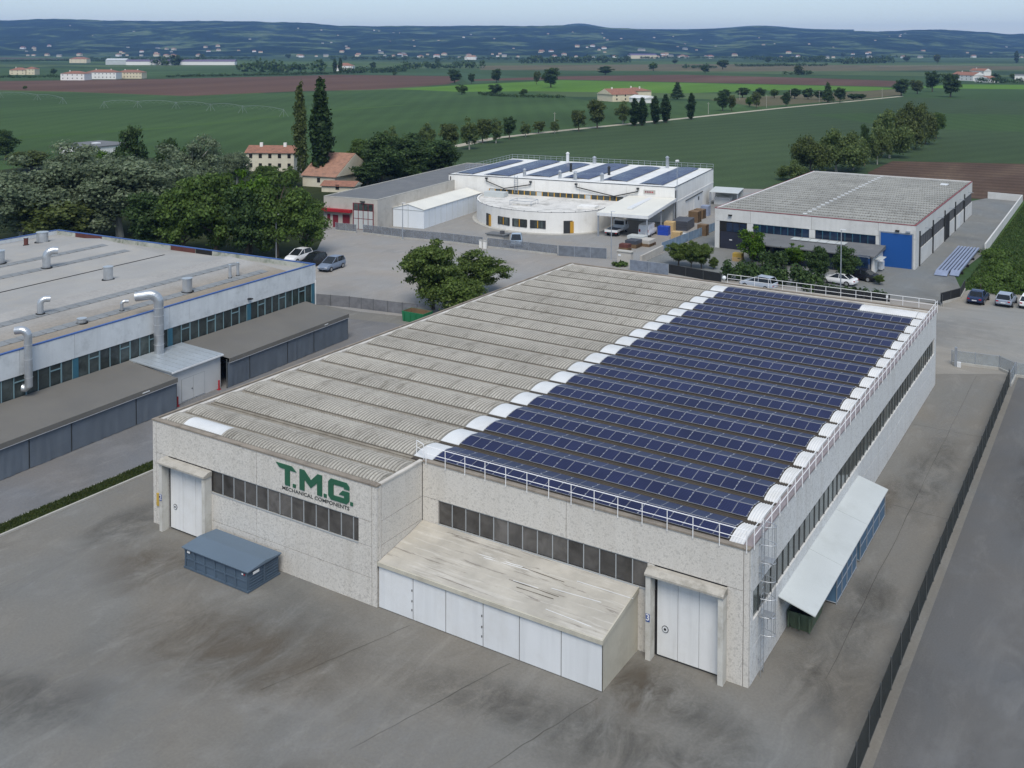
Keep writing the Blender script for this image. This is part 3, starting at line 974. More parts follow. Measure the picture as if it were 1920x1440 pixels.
def text_y(body, x, y, z, size, mat, parent, name='lettering', center=False, width=None, bold=0.0):
    """flat lettering standing on a wall that faces -Y"""
    me = text_mesh(body, size / .72)
    vs = [vv.co.copy() for vv in me.vertices]
    fs = [list(p.vertices) for p in me.polygons]
    x0, x1 = min(q.x for q in vs), max(q.x for q in vs)
    k = 1.0 if width is None else width / (x1 - x0)
    off = -(x0 + x1) / 2 * k if center else -x0 * k
    return mk(name, [(x + q.x * k + off, y + q.z, z + q.y) for q in vs], fs, mat, parent)

big_door(XD0 + .05, XD1 - .12, WB_, '2')
big_door(-5.45, -1.55, 0, '3')
box('junction_box', -42.2, -41.95, WB_ - .12, WB_ - .002, 1.4, 2.3, K['yellow'], fac)

# the green sign: T . M . G . as extruded letter shapes
def letter(poly, name='letter', y=WB_, th=.05, mat=None, holes=None):
    MB().prism([(a, b) for a, b in poly], y - th, y - .002, axis='y').build(name, mat or K['green'], fac)

Z0, Z1 = 5.86, 7.20
h_ = Z1 - Z0
letter([(-30.36, Z1), (-28.95, Z1), (-28.55, Z1 - .30), (-29.12, Z1 - .30), (-29.12, Z0), (-29.56, Z0), (-29.56, Z1 - .30), (-30.02, Z1 - .30)])
letter([(-28.86, Z0), (-28.86, Z0 + .22), (-28.60, Z0 + .22), (-28.60, Z0)], 'full_stop')
letter([(-28.26, Z0), (-28.26, Z1), (-27.86, Z1), (-27.28, Z1 - .52), (-26.72, Z1), (-26.32, Z1), (-26.32, Z0), (-26.74, Z0), (-26.74, Z1 - .58), (-27.28, Z0 + .30), (-27.84, Z1 - .58), (-27.84, Z0)])
letter([(-26.18, Z0), (-26.18, Z0 + .22), (-25.94, Z0 + .22), (-25.94, Z0)], 'full_stop')
letter([(-25.80, Z0 + .22), (-25.80, Z1 - .22), (-25.58, Z1), (-24.28, Z1), (-24.05, Z1 - .22), (-24.05, Z1 - .42), (-24.48, Z1 - .42), (-24.48, Z1 - .32), (-25.36, Z1 - .32), (-25.36, Z0 + .32), (-24.48, Z0 + .32),
        (-24.48, Z0 + .48), (-24.92, Z0 + .48), (-24.62, Z0 + .78), (-24.05, Z0 + .78), (-24.05, Z0 + .22), (-24.28, Z0), (-25.58, Z0)])
letter([(-23.98, Z0), (-23.98, Z0 + .22), (-23.76, Z0 + .22), (-23.76, Z0)], 'full_stop')
text_y('MECHANICAL COMPONENTS', -29.82, WB_ - .012, 5.50, .24, K['text'], fac, 'lettering', width=5.75)

# roof deck, copings, gutters
deck = MB()
deck.box(W1 + .2, -.2, .2, WD - .2, 7.181, 7.34)
deck.box(W1 + .2, W0 - .2, WB_ + .2, .201, 7.181, 7.339)
dk = deck.build('roof_deck', K['valley'], fac)
box('coping', W1 - .04, W0 + .02, WB_ - .05, WB_ + .34, 7.5, 7.60, K['cope'], fac)
box('coping', W0 - .22, W0 + .06, WB_ + .34, -.02, 7.5, 7.61, K['copelight'], fac)
box('coping', W0 + .06, .02, -.06, .30, 7.5, 7.60, K['cope'], fac)
box('coping', -.42, .04, .30, WD, 7.5, 7.62, K['mauve'], fac)
box('coping', W1 - .04, W1 + .16, WB_ + .34, WD, 7.5, 7.60, K['cope'], fac)
box('gutter', W1 + .16, W1 + .52, WB_ + .34, WD - .5, 7.34, 7.42, K['gutter'], fac)
box('flashing', W1 + .52, W1 + .80, WB_ + .34, WD - .5, 7.34, 7.62, K['copelight'], fac)
box('coping', W1 + .16, -.42, WD - .28, WD + .04, 7.5, 7.62, K['cope'], fac)
box('gutter', W1 + .16, -.42, WD - .62, WD - .28, 7.34, 7.43, K['gutter'], fac)
box('flashing', W1 + .80, -.42, WD - .84, WD - .62, 7.34, 7.58, K['copelight'], fac)

CH, RISE, ZB, PITCHY = 2.50, .20, 7.56, 2.975

def shell_mesh(x0, x1, ch, rise, pitch, amp, nseg=10, thick=.02):
    """corrugated barrel sheet, near edge at local y=0, base at z=0"""
    nx = max(2, int((x1 - x0) / pitch * 4)) + 1 if amp else 2
    xs = np.linspace(x0, x1, nx)
    vs, fs = [], []
    for j in range(nseg + 1):
        s = j / nseg
        yy, zz = s * ch, rise * 4 * s * (1 - s)
        for x in xs:
            vs.append((x, yy, zz + (amp * math.cos(2 * math.pi * (x - x0) / pitch) if amp else 0)))
    for j in range(nseg):
        for i in range(nx - 1):
            a = j * nx + i
            fs.append([a, a + 1, a + nx + 1, a + nx])
    # front and end lips give the sheet its edge
    o = len(vs)
    for x in xs:
        z = amp * math.cos(2 * math.pi * (x - x0) / pitch) if amp else 0
        vs.append((x, .0, z - .035))
    for i in range(nx - 1):
        fs.append([o + i, o + i + 1, i + 1, i])
    for side in (0, nx - 1):
        o = len(vs)
        for j in range(nseg + 1):
            s = j / nseg
            vs.append((xs[side], s * ch, -.08))
        for j in range(nseg):
            fs.append([o + j, o + j + 1, (j + 1) * nx + side, j * nx + side])
    return vs, fs

def shell_proto(name, x0, x1, mat, y, z, ch=CH, rise=RISE, pitch=.27, amp=.040, parent=None, nseg=10):
    vs, fs = shell_mesh(x0, x1, ch, rise, pitch, amp, nseg)
    return mk(name, [(a, b + y, c + z) for a, b, c in vs], fs, mat, parent or fac, ((x0 + x1) / 2, y, z))

YK = [.34 + PITCHY * k for k in range(19)]
prot = [shell_proto('roof_shell', W1 + .95, -22.85, K['eternit'], YK[0], ZB),
        shell_proto('white_shell', -22.80, -21.32, K['skylight'], YK[0], ZB + .01, amp=0),
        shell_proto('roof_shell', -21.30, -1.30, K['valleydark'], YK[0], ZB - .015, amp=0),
        shell_proto('white_shell', -1.27, -.46, K['whiteshell'], YK[0], ZB, amp=.02, pitch=.16)]
beam2 = box('valley_beam', -22.8, -.46, YK[0] - .30, YK[0] + .12, 7.341, ZB - .06, K['valleydark'], fac)
beam = box('valley_beam', W1 + .85, -22.802, YK[0] - .30, YK[0] + .12, 7.341, ZB - .06, K['valley'], fac)
edge_shade = box('edge_shade_strip', W1 + .95, -.46, YK[0] - .06, YK[0] - .015, ZB - .16, ZB - .045, K['gutter'], fac)  # dark strip standing in for the shadow line under each shell's near edge
for k in range(1, 19):
    for p in prot + [beam, beam2, edge_shade]:
        c = dup(p, fac, (p.location.x, p.location.y + PITCHY * k, p.location.z))
box('valley_beam', W1 + .85, -.46, YK[18] + CH, YK[18] + CH + .2, 7.341, ZB - .06, K['valley'], fac)
# last bay has white sheet right of its shorter panel row
shell_proto('white_shell', -6.9, -1.3, K['whiteshell'], YK[18], ZB + .03, amp=.015, pitch=.2)
# two shallow shells over the projecting left bay
shell_proto('roof_shell', W1 + .95, -22.085, K['eternit'], -4.12, ZB, 1.55, .20)
shell_proto('roof_shell', W1 + .95, -22.085, K['eternit'], -2.28, ZB, 1.75, .20)
box('valley_beam', W1 + .85, -22.3, -4.24, -4.0, 7.341, ZB - .06, K['valley'], fac)
box('valley_beam', W1 + .85, -22.3, -2.58, -2.1, 7.341, ZB - .06, K['valley'], fac)
box('valley_beam', W1 + .85, -22.3, -.55, -.1, 7.341, ZB - .06, K['valley'], fac)
shell_proto('skylight_sheet', -39.95, -36.1, K['skylight'], -4.10, ZB + .045, 1.45, .20, amp=0)

# railings on the roof edge
def railing(path_pts, n, label=None, zz=7.6, hh=1.0, parent=None, mat=None, r=.026, posts=True):
    a, b = Vector(path_pts[0]), Vector(path_pts[1])
    mb = MB().tube([a + Vector((0, 0, hh)), b + Vector((0, 0, hh))], r, 6)
    rl = mb.build('railing', mat or K['railing'], parent or fac)
    MB().tube([a + Vector((0, 0, hh * .52)), b + Vector((0, 0, hh * .52))], r * .85, 6).build('rail', mat or K['railing'], rl)
    for i in range(n + 1):
        p = a.lerp(b, i / n)
        MB().tube([p - Vector((0, 0, .22)), p + Vector((0, 0, hh - r))], r, 6).build('post', mat or K['railing'], rl)
    return rl

railing([(-21.5, -.085, 7.6), (-.15, -.085, 7.6)], 14)
railing([(.07, .5, 7.6), (.07, WD - .1, 7.6)], 38)
railing([(-22.3, WD + .07, 7.6), (-.15, WD + .07, 7.6)], 14)
railing([(W0 - .9, .55, 7.62), (W0 - .05, .2, 7.62)], 1, hh=.9)

# caged ladder on the right wall near the corner
lx, ly = .32, 1.55
lad = MB().tube([(lx - .1, ly - .24, .05), (lx - .1, ly - .24, 8.55)], .025, 6).build('ladder', K['galv'], fac)
MB().tube([(lx - .1, ly + .24, .05), (lx - .1, ly + .24, 8.55)], .025, 6).build('ladder_rail', K['galv'], lad)
for k in range(27):
    z = .35 + k * .3
    MB().tube([(lx - .1, ly - .22, z), (lx - .1, ly + .22, z)], .016, 5).build('rung', K['galv'], lad)
for k in range(7):
    z = 2.4 + k * 1.0
    pts = [(lx - .1 + .72 * math.sin(t), ly - .36 * math.cos(t), z) for t in np.linspace(0, math.pi, 11)]
    MB().tube(pts, .024, 5).build('hoop', K['galv'], lad)
for t in np.linspace(.25, math.pi - .25, 5):
    x, y = lx - .1 + .72 * math.sin(t), ly - .36 * math.cos(t)
    MB().tube([(x, y, 2.35), (x, y, 8.5)], .016, 5).build('cage_bar', K['galv'], lad)
for z in (3.45, 6.45):
    box('landing', lx - .05, lx + .52, ly - .3, ly + .3, z, z + .04, K['galv'], lad)
for z in (.8, 3.2, 5.6, 7.2):
    box('bracket', .003, lx - .11, ly - .03, ly + .03, z, z + .05, K['galv'], lad)

# camera lamp ball at the rear railing end
sp = wthing('roof_lamp', 'white globe lamp at the rear roof edge left of railing', 'lamp', (-22.6, WD - .2, 7.62))
MB().tube([(-22.6, WD - .2, 7.62), (-22.6, WD - .2, 8.0)], .04, 6).build('post', K['galv'], sp)
me = bpy.data.meshes.new('globe')
import bmesh
bm = bmesh.new()
bmesh.ops.create_uvsphere(bm, u_segments=12, v_segments=8, radius=.24)
bm.to_mesh(me); bm.free()
me.materials.append(K['whitepanel'])
gl = bpy.data.objects.new('globe', me)
put(gl, sp, (-22.6, WD - .2, 8.2))

# ------------------------------------------------------------------ solar panels: one row on each roof shell
PX0, PX1, NP = -21.22, -1.34, 22
PW = (PX1 - PX0) / NP

def panel_mesh(wd, ln):
    mb = MB()
    t, e = .035, .012
    x0, x1, y0, y1 = -wd / 2 + .012, wd / 2 - .012, -ln / 2 + .01, ln / 2 - .01
    mb.box(x0, x1, y0, y1, 0, t, 0)
    mb.add([(x0 + e, y0 + e, t + .003), (x1 - e, y0 + e, t + .003), (x1 - e, y1 - e, t + .003), (x0 + e, y1 - e, t + .003)], [(0, 1, 2, 3)], 1)
    me = bpy.data.meshes.new('solar_panel')
    me.from_pydata(mb.v, [], mb.f)
    me.materials.append(K['frame']); me.materials.append(K['solar'])
    me.polygons.foreach_set('material_index', mb.m)
    return me

L1, L2 = 1.24, 1.16
pm1, pm2 = panel_mesh(PW, L1), panel_mesh(PW, L2)
ORD = ['first', 'second', 'third', 'fourth', 'fifth', 'sixth', 'seventh', 'eighth', 'ninth', 'tenth', 'eleventh', 'twelfth', 'thirteenth', 'fourteenth', 'fifteenth', 'sixteenth', 'seventeenth', 'eighteenth', 'nineteenth']
clampme = MB()
T1, T2 = math.atan2(.165, 1.2), math.atan2(-.185, 1.05)
for k in range(19):
    lab = '%s row of navy solar panels on the factory roof, counted from the front railing' % ORD[k]
    if k == 18:
        lab = 'shorter rearmost row of navy solar panels on the factory roof, white sheet beside it'
    y0 = YK[k]
    row = wthing('solar_row', lab, 'solar panels', ((PX0 + PX1) / 2, y0, ZB), 'solar panel rows on the factory roof')
    nmax = NP if k < 18 else 16
    for i in range(nmax):
        x = PX0 + PW * (i + .5)
        for me_, yc, zc, tl in ((pm1, y0 + .06 + L1 / 2, ZB + .165, T1), (pm2, y0 + .075 + L1 + L2 / 2, ZB + .160, T2)):
            o = bpy.data.objects.new('solar_panel', me_)
            put(o, row, (x, yc, zc))
            o.rotation_euler = (tl, 0, 0)
    rb = MB()
    for i in range(0, nmax + 1, 2):
        x = PX0 + PW * i
        for s, zc in ((.12, ZB + .12), (.55, ZB + .185), (1.0, ZB + .248), (1.5, ZB + .255), (2.15, ZB + .145)):
            rb.box(x - .03, x + .03, y0 + s - .035, y0 + s + .035, zc, zc + .03)
    rb.build('panel_clamps', K['alu'], row)
    for yy in (.25, 1.1, 2.0):
        box('mounting_rail', PX0, PX0 + PW * nmax, y0 + yy - .02, y0 + yy + .02, ZB + .02, ZB + .08 + (.1 if yy == 1.1 else 0), K['alu'], row)

# ------------------------------------------------------------------ lean-to shed on the factory front
sh = wthing('lean_to_shed', 'white six-door storage lean-to against the factory front', 'shed', (-14.2, -2.3, 0))
LX0, LX1, LY = -21.80, -6.5, -4.5
box('front_frame', LX0, LX1, LY + .03, LY + .08, 0, 2.66, K['joint'], sh)
xs = [LX0, -19.16, -16.75, -14.12, -11.68, -9.0, LX1]
for i, (a, b) in enumerate(zip(xs, xs[1:])):
    d = box('door', a + .025, b - .025, LY, LY + .028, .05, 2.64, K['whitepanel'], sh)
    if i in (0, 2):
        for z in (.55, 1.1, 1.75):
            box('handle', b - .10, b - .05, LY - .03, LY - .002, z, z + .12, K['text'], d)
MB().prism([(LY + .03, 0), (-.03, 0), (-.03, 3.42), (LY + .03, 2.66)], LX1 - .05, LX1, axis='x').build('side_wall', K['beige'], sh)
# slightly sagging tarp roof
rf, ff = [], []
nx, ny = 60, 14
for j in range(ny + 1):
    for i in range(nx + 1):
        x = LX0 - .02 + (LX1 + .10 - LX0) * i / nx
        t = j / ny
        y = LY - .10 + (-.02 - LY + .10) * t
        z = 2.86 + .80 * t + .018 * math.sin(x * 3.2 + 2 * math.sin(t * 5)) * math.sin(math.pi * t) - .05 * math.sin(math.pi * t)
        z += .030 * noise.noise(Vector((x * .22, t * 9.0, 0)))
        rf.append((x, y, z))
for j in range(ny):
    for i in range(nx):
        a = j * (nx + 1) + i
        ff.append([a, a + 1, a + nx + 2, a + nx + 1])
mk('roof', rf, ff, K['beigeroof'], sh, smooth=True)
box('fascia', LX0 - .02, LX1 + .08, LY - .13, LY - .02, 2.64, 2.88, K['beige'], sh)
MB().prism([(LY - .02, 2.66), (-.03, 3.42), (-.03, 3.70), (LY - .02, 2.90)], LX1 + .004, LX1 + .08, axis='x').build('verge', K['beige'], sh)
for i in range(9):       # loose strips lying on the sheet roof
    t = random.uniform(.12, .86); x = random.uniform(LX0 + 1.6, LX1 - 3.2); L = random.uniform(1.2, 3.6)
    y = LY - .1 + 4.58 * t; z = 2.86 + .80 * t + .015 - .05 * math.sin(math.pi * t)
    a = random.uniform(-.06, .06)
    MB().tube([(x, y, z), (x + L, y + a * L, z + a * L * .17)], .018, 4).build('batten', K['whitepanel'] if i % 3 else K['gutter'], sh)

# ------------------------------------------------------------------ blue-grey covered container
ct = wthing('container', 'blue-grey steel container with flat lid beside the factory wall', 'container', (-32.7, -6.3, 0))
cx0, cx1, cy0, cy1 = -35.7, -29.72, -7.72, -4.92
box('tub', cx0 + .08, cx1 - .08, cy0 + .08, cy1 - .08, .12, 1.36, K['container'], ct)
for z in (.03, 1.26):
    box('rim', cx0, cx1, cy0, cy0 + .078, z, z + .12, K['container'], ct)
    box('rim', cx1 - .078, cx1, cy0 + .08, cy1, z + .002, z + .118, K['container'], ct)
    box('rim', cx0, cx0 + .078, cy0 + .08, cy1, z + .002, z + .118, K['container'], ct)
for i in range(7):
    x = cx0 + .15 + i * (cx1 - cx0 - .3) / 6
    MB().prism([(x - .05, .15), (x + .05, .15), (x - .07, 1.26), (x - .17, 1.26)] if 0 < i < 6 else [(x - .05, .15), (x + .05, .15), (x + .05, 1.26), (x - .05, 1.26)], cy0 + .005, cy0 + .079, axis='y').build('rib', K['container'], ct)
box('side_bar', cx0 + .1, cx1 - .1, cy0 + .03, cy0 + .0785, .66, .74, K['container'], ct)
for k in range(6):
    z = .2 + k * .19
    box('end_rib', cx1 - .079, cx1 - .03, cy0 + .2 + (0 if k % 2 else .0), -6.36, z, z + .05, K['container'], ct)
    box('end_rib', cx1 - .079, cx1 - .03, -6.24, cy1 - .15, z, z + .05, K['container'], ct)
box('end_post', cx1 - .079, cx1 + .01, -6.36, -6.24, .15, 1.26, K['container'], ct)
ym = (cy0 + cy1) / 2
MB().prism([(cy0 - .1, 1.38), (cy1 + .06, 1.38), (cy1 + .06, 1.43), (ym, 1.56), (cy0 - .1, 1.43)], cx0 - .1, cx1 + .08, axis='x').build('lid', K['containertop'], ct)
box('label_plate', cx0 + .35, cx0 + .62, cy0 - .012, cy0 - .001, 1.12, 1.25, K['whitepanel'], ct)
box('label_plate', cx1 - .55, cx1 - .42, cy0 - .012, cy0 - .001, 1.1, 1.2, K['whitepanel'], ct)
box('label_plate', cx1 - .36, cx1 - .26, cy0 - .012, cy0 - .001, 1.1, 1.2, K['red'], ct)
box('label_plate', cx1 + .011, cx1 + .022, cy0 + .42, cy0 + .95, 1.05, 1.22, K['whitepanel'], ct)

# ------------------------------------------------------------------ canopy with racks on the right wall
cn = wthing('side_canopy', 'long pale grey canopy on the right factory wall', 'canopy', (1.25, 14, 0))
for i in range(3):
    a, b = 5.1 + i * 6.5, 5.1 + (i + 1) * 6.5
    MB().prism([(.005, 2.60), (.005, 2.66), (2.14, 2.10), (2.14, 2.04)], a + .012, b - .012, axis='y').build('roof_sheet', K['canopygrey'], cn)
for y in (5.3, 10.6, 16.4, 24.4):
    MB().tube([(.02, y, 2.55), (2.05, y, 2.0)], .035, 5).build('rafter', K['postlight'], cn)

def rack(y0, y1, label):
    t = wthing('storage_rack', label, 'rack', (1.2, (y0 + y1) / 2, 0))
    box('side_sheet', 1.86, 1.88, y0, y1, .10, 1.95, K['bluesheet'], t)
    box('end_sheet', .4, 1.85, y0 + .02, y0 + .04, .10, 1.95, K['bluesheet'], t)
    n = 4
    for i in range(n + 1):
        y = y0 + (y1 - y0) * i / n
        MB().tube([(1.92, y, 0), (1.92, y, 2.0)], .03, 5).build('upright', K['postlight'], t)
    for z in (.12, 1.0, 1.95):
        MB().tube([(1.92, y0, z), (1.92, y1, z)], .025, 5).build('bar', K['postlight'], t)
    for y in (y0, y1):
        MB().tube([(.3, y, .1), (1.92, y, .1)], .03, 5).build('foot', K['postlight'], t)
    box('shelf', .3, 1.62, y0 + .06, y1 - .06, .75, .79, K['postlight'], t)

rack(10.8, 15.9, 'blue-sheeted rack under the canopy, nearer the ladder')
rack(16.9, 24.6, 'blue-sheeted rack under the canopy, farther from the ladder')
sk = wthing('skip', 'open dull green waste skip under the canopy end', 'skip', (.8, 8.2, 0))
def tub(t, x0, x1, y0, y1, h, fl, mat, inside=None):
    o = [(x0 + fl, y0 + fl, 0), (x1 - fl, y0 + fl, 0), (x1 - fl, y1 - fl, 0), (x0 + fl, y1 - fl, 0), (x0, y0, h), (x1, y0, h), (x1, y1, h), (x0, y1, h)]
    e = .07
    i_ = [(x0 + e, y0 + e, h), (x1 - e, y0 + e, h), (x1 - e, y1 - e, h), (x0 + e, y1 - e, h), (x0 + fl + e, y0 + fl + e, .25), (x1 - fl - e, y0 + fl + e, .25), (x1 - fl - e, y1 - fl - e, .25), (x0 + fl + e, y1 - fl - e, .25)]
    fs = [(3, 2, 1, 0), (0, 1, 5, 4), (1, 2, 6, 5), (2, 3, 7, 6), (3, 0, 4, 7), (4, 5, 9, 8), (5, 6, 10, 9), (6, 7, 11, 10), (7, 4, 8, 11)]
    mk('tub', o + i_, [list(q) for q in fs], mat, t)
    mk('tub_inside', i_, [[0, 1, 5, 4], [1, 2, 6, 5], [2, 3, 7, 6], [3, 0, 4, 7], [4, 5, 6, 7]], inside or K['dark'], t)
tub(sk, .06, 1.55, 6.72, 9.6, 1.05, .18, K['greensteel'])
for x in (.15, .8, 1.4):
    MB().prism([(x - .04, .1), (x + .04, .1), (x + .06, 1.0), (x - .06, 1.0)], 6.66, 6.74, axis='y').build('rib', K['greensteel'], sk)

# ------------------------------------------------------------------ fences
def fence(label, pts, h, n_per, net, post, cat='fence', base=True, rail=True, pr=.04, gap=0.0):
    """posts plus one net panel for each bay along a polyline of ground points"""
    p0 = Vector((pts[0][0], pts[0][1], 0))
    t = wthing('fence', label, cat, tuple(p0))
    k = 0
    for a, b in zip(pts, pts[1:]):
        a, b = Vector((a[0], a[1], 0)), Vector((b[0], b[1], 0))
        L = (b - a).length
        n = max(1, round(L / n_per))
        d = (b - a) / n
        nn = Vector((-d.y, d.x, 0)).normalized() * .012
        for i in range(n):
            q, r_ = a + d * i, a + d * (i + 1)
            z0 = .05 + (.25 if base else 0)
            vs = [tuple(q + nn + Vector((0, 0, z0))), tuple(r_ + nn + Vector((0, 0, z0))), tuple(r_ + nn + Vector((0, 0, h - .04))), tuple(q + nn + Vector((0, 0, h - .04)))]
            vs += [tuple(Vector(p_) - 2 * nn) for p_ in vs]
            mk('net_panel', vs, [[0, 1, 2, 3], [7, 6, 5, 4]], net, t)
            MB().tube([q, q + Vector((0, 0, h + .06))], pr, 6).build('post', post, t)
        if base:
            w_ = Vector((-d.y, d.x, 0)).normalized() * .12
            vs = [tuple(a - w_), tuple(b - w_), tuple(b + w_), tuple(a + w_)]
            mb = MB().prism([(p_[0], p_[1]) for p_ in vs], 0, .28)
            mb.build('base_wall', K['kerb'], t)
        if rail:
            MB().tube([a + Vector((0, 0, h)), b + Vector((0, 0, h))], pr * .5, 5).build('rail', post, t)
    e = Vector((pts[-1][0], pts[-1][1], 0))
    MB().tube([e, e + Vector((0, 0, h + .06))], pr, 6).build('post', post, t)
    return t

fence('dark green netted fence between the side yard and the road', [(6.5, -22), (6.5, 61.0)], 1.75, 2.6, K['greenfence'], K['post'], pr=.045, rail=False, base=False)
fence('light metal fence closing the far end of the side yard', [(.35, 66.0), (5.0, 66.5), (6.7, 64.8), (6.62, 61.3)], 1.5, 1.9, m_net('pale_mesh', (.25, .29, .31), .35), K['postlight'])
fence('light metal mesh fence running right from the side yard end', [(6.8, 64.9), (30, 65.6)], 1.5, 2.3, MATS['pale_mesh'], K['postlight'])
g_ = wthing('gate_post', 'grey gate post at the rear corner of the factory', 'post', (.9, 65.2, 0))
box('post', .75, 1.0, 65.1, 65.35, 0, 2.1, K['postlight'], g_)
box('box', 1.02, 1.4, 65.0, 65.3, 0, .55, K['whitepanel'], g_)
fence('grey solid screen fence behind the left canopy', [G(585, 570.5)[:2], G(655, 576.5)[:2], G(700, 582)[:2], G(782, 592)[:2]], 1.45, 2.4, m_net('grey_board', (.16, .165, .18), .97), K['post'], base=False)
FW = [(-111.9, 90.9), (-106.5, 92.0)]
fence('grey netted fence before the red-trimmed workshop, left end', [G(629, 433)[:2], G(668, 437)[:2]], 1.6, 2.2, K['greyfence'], K['postlight'])
fence('grey netted fence before the white tent hall', [G(681, 438)[:2], G(752, 447)[:2], G(850, 456)[:2], G(905, 463)[:2]], 1.7, 2.4, K['greyfence'], K['postlight'])
fence('grey netted fence before the rounded white office', [G(914, 464)[:2], G(1045, 479)[:2]], 1.7, 2.5, K['greyfence'], K['postlight'])
gt = fence('grey sliding gate of the white works', [G(1047, 479.5)[:2], G(1137, 485.5)[:2]], 1.75, 2.5, m_net('gate_sheet', (.15, .17, .20), .93), K['postlight'], cat='gate', base=False)
gp = G(1092, 478)
box('notice', gp.x - .3, gp.x + .3, gp.y - 1.08, gp.y - 1.05, 1.05, 1.35, K['whitepanel'], gt)
fence('blue screen fence between the white works and the right warehouse', [(-50.7, 104.8), (-50.5, 116), (-50.2, 131)], 1.6, 2.6, K['bluefence'], K['postlight'], base=False)
fence('blue-grey gate beside the dark fence', [G(1181, 507)[:2], G(1253, 516)[:2]], 1.7, 2.6, m_net('gate_sheet_b', (.17, .20, .25), .93), K['postlight'], cat='gate', base=False)
fence('black screen fence in front of the hedge', [G(1254, 516)[:2], G(1352, 534)[:2]], 1.7, 3.2, K['blackfence'], K['post'])
fence('black screen fence with white letters below the low hedge', [G(1527, 556)[:2], G(1668, 573)[:2]], 1.45, 3.0, K['blackfence'], K['post'])
fence('black screen fence turning the corner by the gravel lot', [(-4.6, 91.6), (-5.0, 93.0), (-3.2, 97.5), (-3.4, 103.2)], 1.5, 2.6, K['blackfence'], K['post'])
lw = thing('low_wall', 'low concrete wall between the pallets and the blue fence', 'wall', (-50.3, 100.5, 0), R(3))
box('wall', -.15, .15, -5.6, 4.3, 0, 1.15, K['greyconc'], lw)
pw = wthing('boundary_wall', 'low stone wall under the rear roof railing beside the parked silver car', 'wall', (-23, 91, 0))
a, b = G(1352, 536), G(1668, 575)
vs = [(a.x, a.y), (b.x, b.y), (b.x, b.y + .3), (a.x, a.y + .3)]
MB().prism(vs, 0, .55).build('wall', K['greyconc'], pw)
yw = wthing('boundary_wall', 'pale concrete wall round the right warehouse back yard', 'wall', (-5, 165, 0))
MB().prism([(-4.55, 134), (-4.3, 134), (-4.7, 200.9), (-4.95, 200.9)], 0, 1.5).build('wall', K['rbwall'], yw)
MB().prism([(-12.0, 201.6), (-4.95, 200.6), (-4.95, 200.9), (-12.0, 201.9)], 0, 1.5).build('wall', K['rbwall'], yw)

# ------------------------------------------------------------------ left works with grey roof
lb = thing('workshop_building', 'long low works with grey pitched roofs, blue trim and vent pipes at left', 'factory', (-61.31, 37.79, 0), R(3.5))
U0, U1, V0, V1, LH = -6.5, -54.0, -62.0, 1.9, 7.95
MB().box(U1, U0 - .25, V0, V1 - .22, 0, 7.2).build('core_wall', K['joint'], lb)
vc = [1.5, -9.6, -21.0, -32.3, -43.6, -54.9]
def fas(v0, v1):
    box('fascia_panel', U0 - .22, U0, v0 + .02, v1 - .02, 5.6, LH - .1, K['fascia'], lb)
vj = [V1, -9.7, -18.4, -21.1, -32.4, -38.0, -43.7, -55, V0]
for a, b in zip(vj, vj[1:]):
    fas(b, a)
box('blue_trim', U0 - .26, U0 + .03, V0, V1, LH - .1, LH, K['bluetrim'], lb)
box('blue_trim', U1, U0 - .26, V1 - .25, V1 + .03, LH - .1, LH - .002, K['bluetrim'], lb)
box('end_wall', U1, U0 - .22, V1 - .22, V1, 0, LH - .101, K['mosswall'], lb)
k = 0
for a, b, m_ in ((-50, -44.5, 'rustred'), (-31, -26.5, 'rustred'), (-26.4, -23.5, 'dark'), (-36, -31.2, 'mosswall'), (-20, -8, 'mosswall')):
    box('parapet_panel', a, b, V1 - .26, V1 - .221, 7.25, LH - .11, K[m_], lb)
box('far_wall', U1 - .2, U1, V0, V1, 0, LH - .1, K['fascia'], lb)
box('blue_trim', U1 - .22, U1 + .03, V0, V1 - .26, LH - .1, LH - .001, K['bluetrim'], lb)
box('corner_pipe', U0 + .002, U0 + .09, V1 - .14, V1 - .05, 0, 5.9, K['white'], lb)
# ribbon window
for i, (a, b) in enumerate(zip(vc, vc[1:])):
    wv = box('window', U0 - .21, U0 - .19, b + .3, a - .3, 3.4, 5.58, K['dark'], lb)
    n = 9
    for j in range(n):
        p, q = b + .3 + (a - b - .6) * j / n, b + .3 + (a - b - .6) * (j + 1) / n
        box('pane', U0 - .16, U0 - .14, p + .03, q - .03, 3.42, 5.56, K['pane_g'], wv)
        thick = j % 3 == 1
        box('mullion', U0 - .13, U0 - .05, q - (.07 if thick else .03), q + (.05 if thick else .03), 3.42, 5.57, K['tealthin'], wv)
        if thick:
            box('transom', U0 - .13, U0 - .06, p + .04, q - .08, 5.0, 5.1, K['tealthin'], wv)
    box('column', U0 - .2, U0 - .04, b - .3, b + .3, 0, 5.58, K['tealframe'], lb)
box('column', U0 - .2, U0 - .04, 1.2, 1.75, 0, 5.58, K['tealframe'], lb)
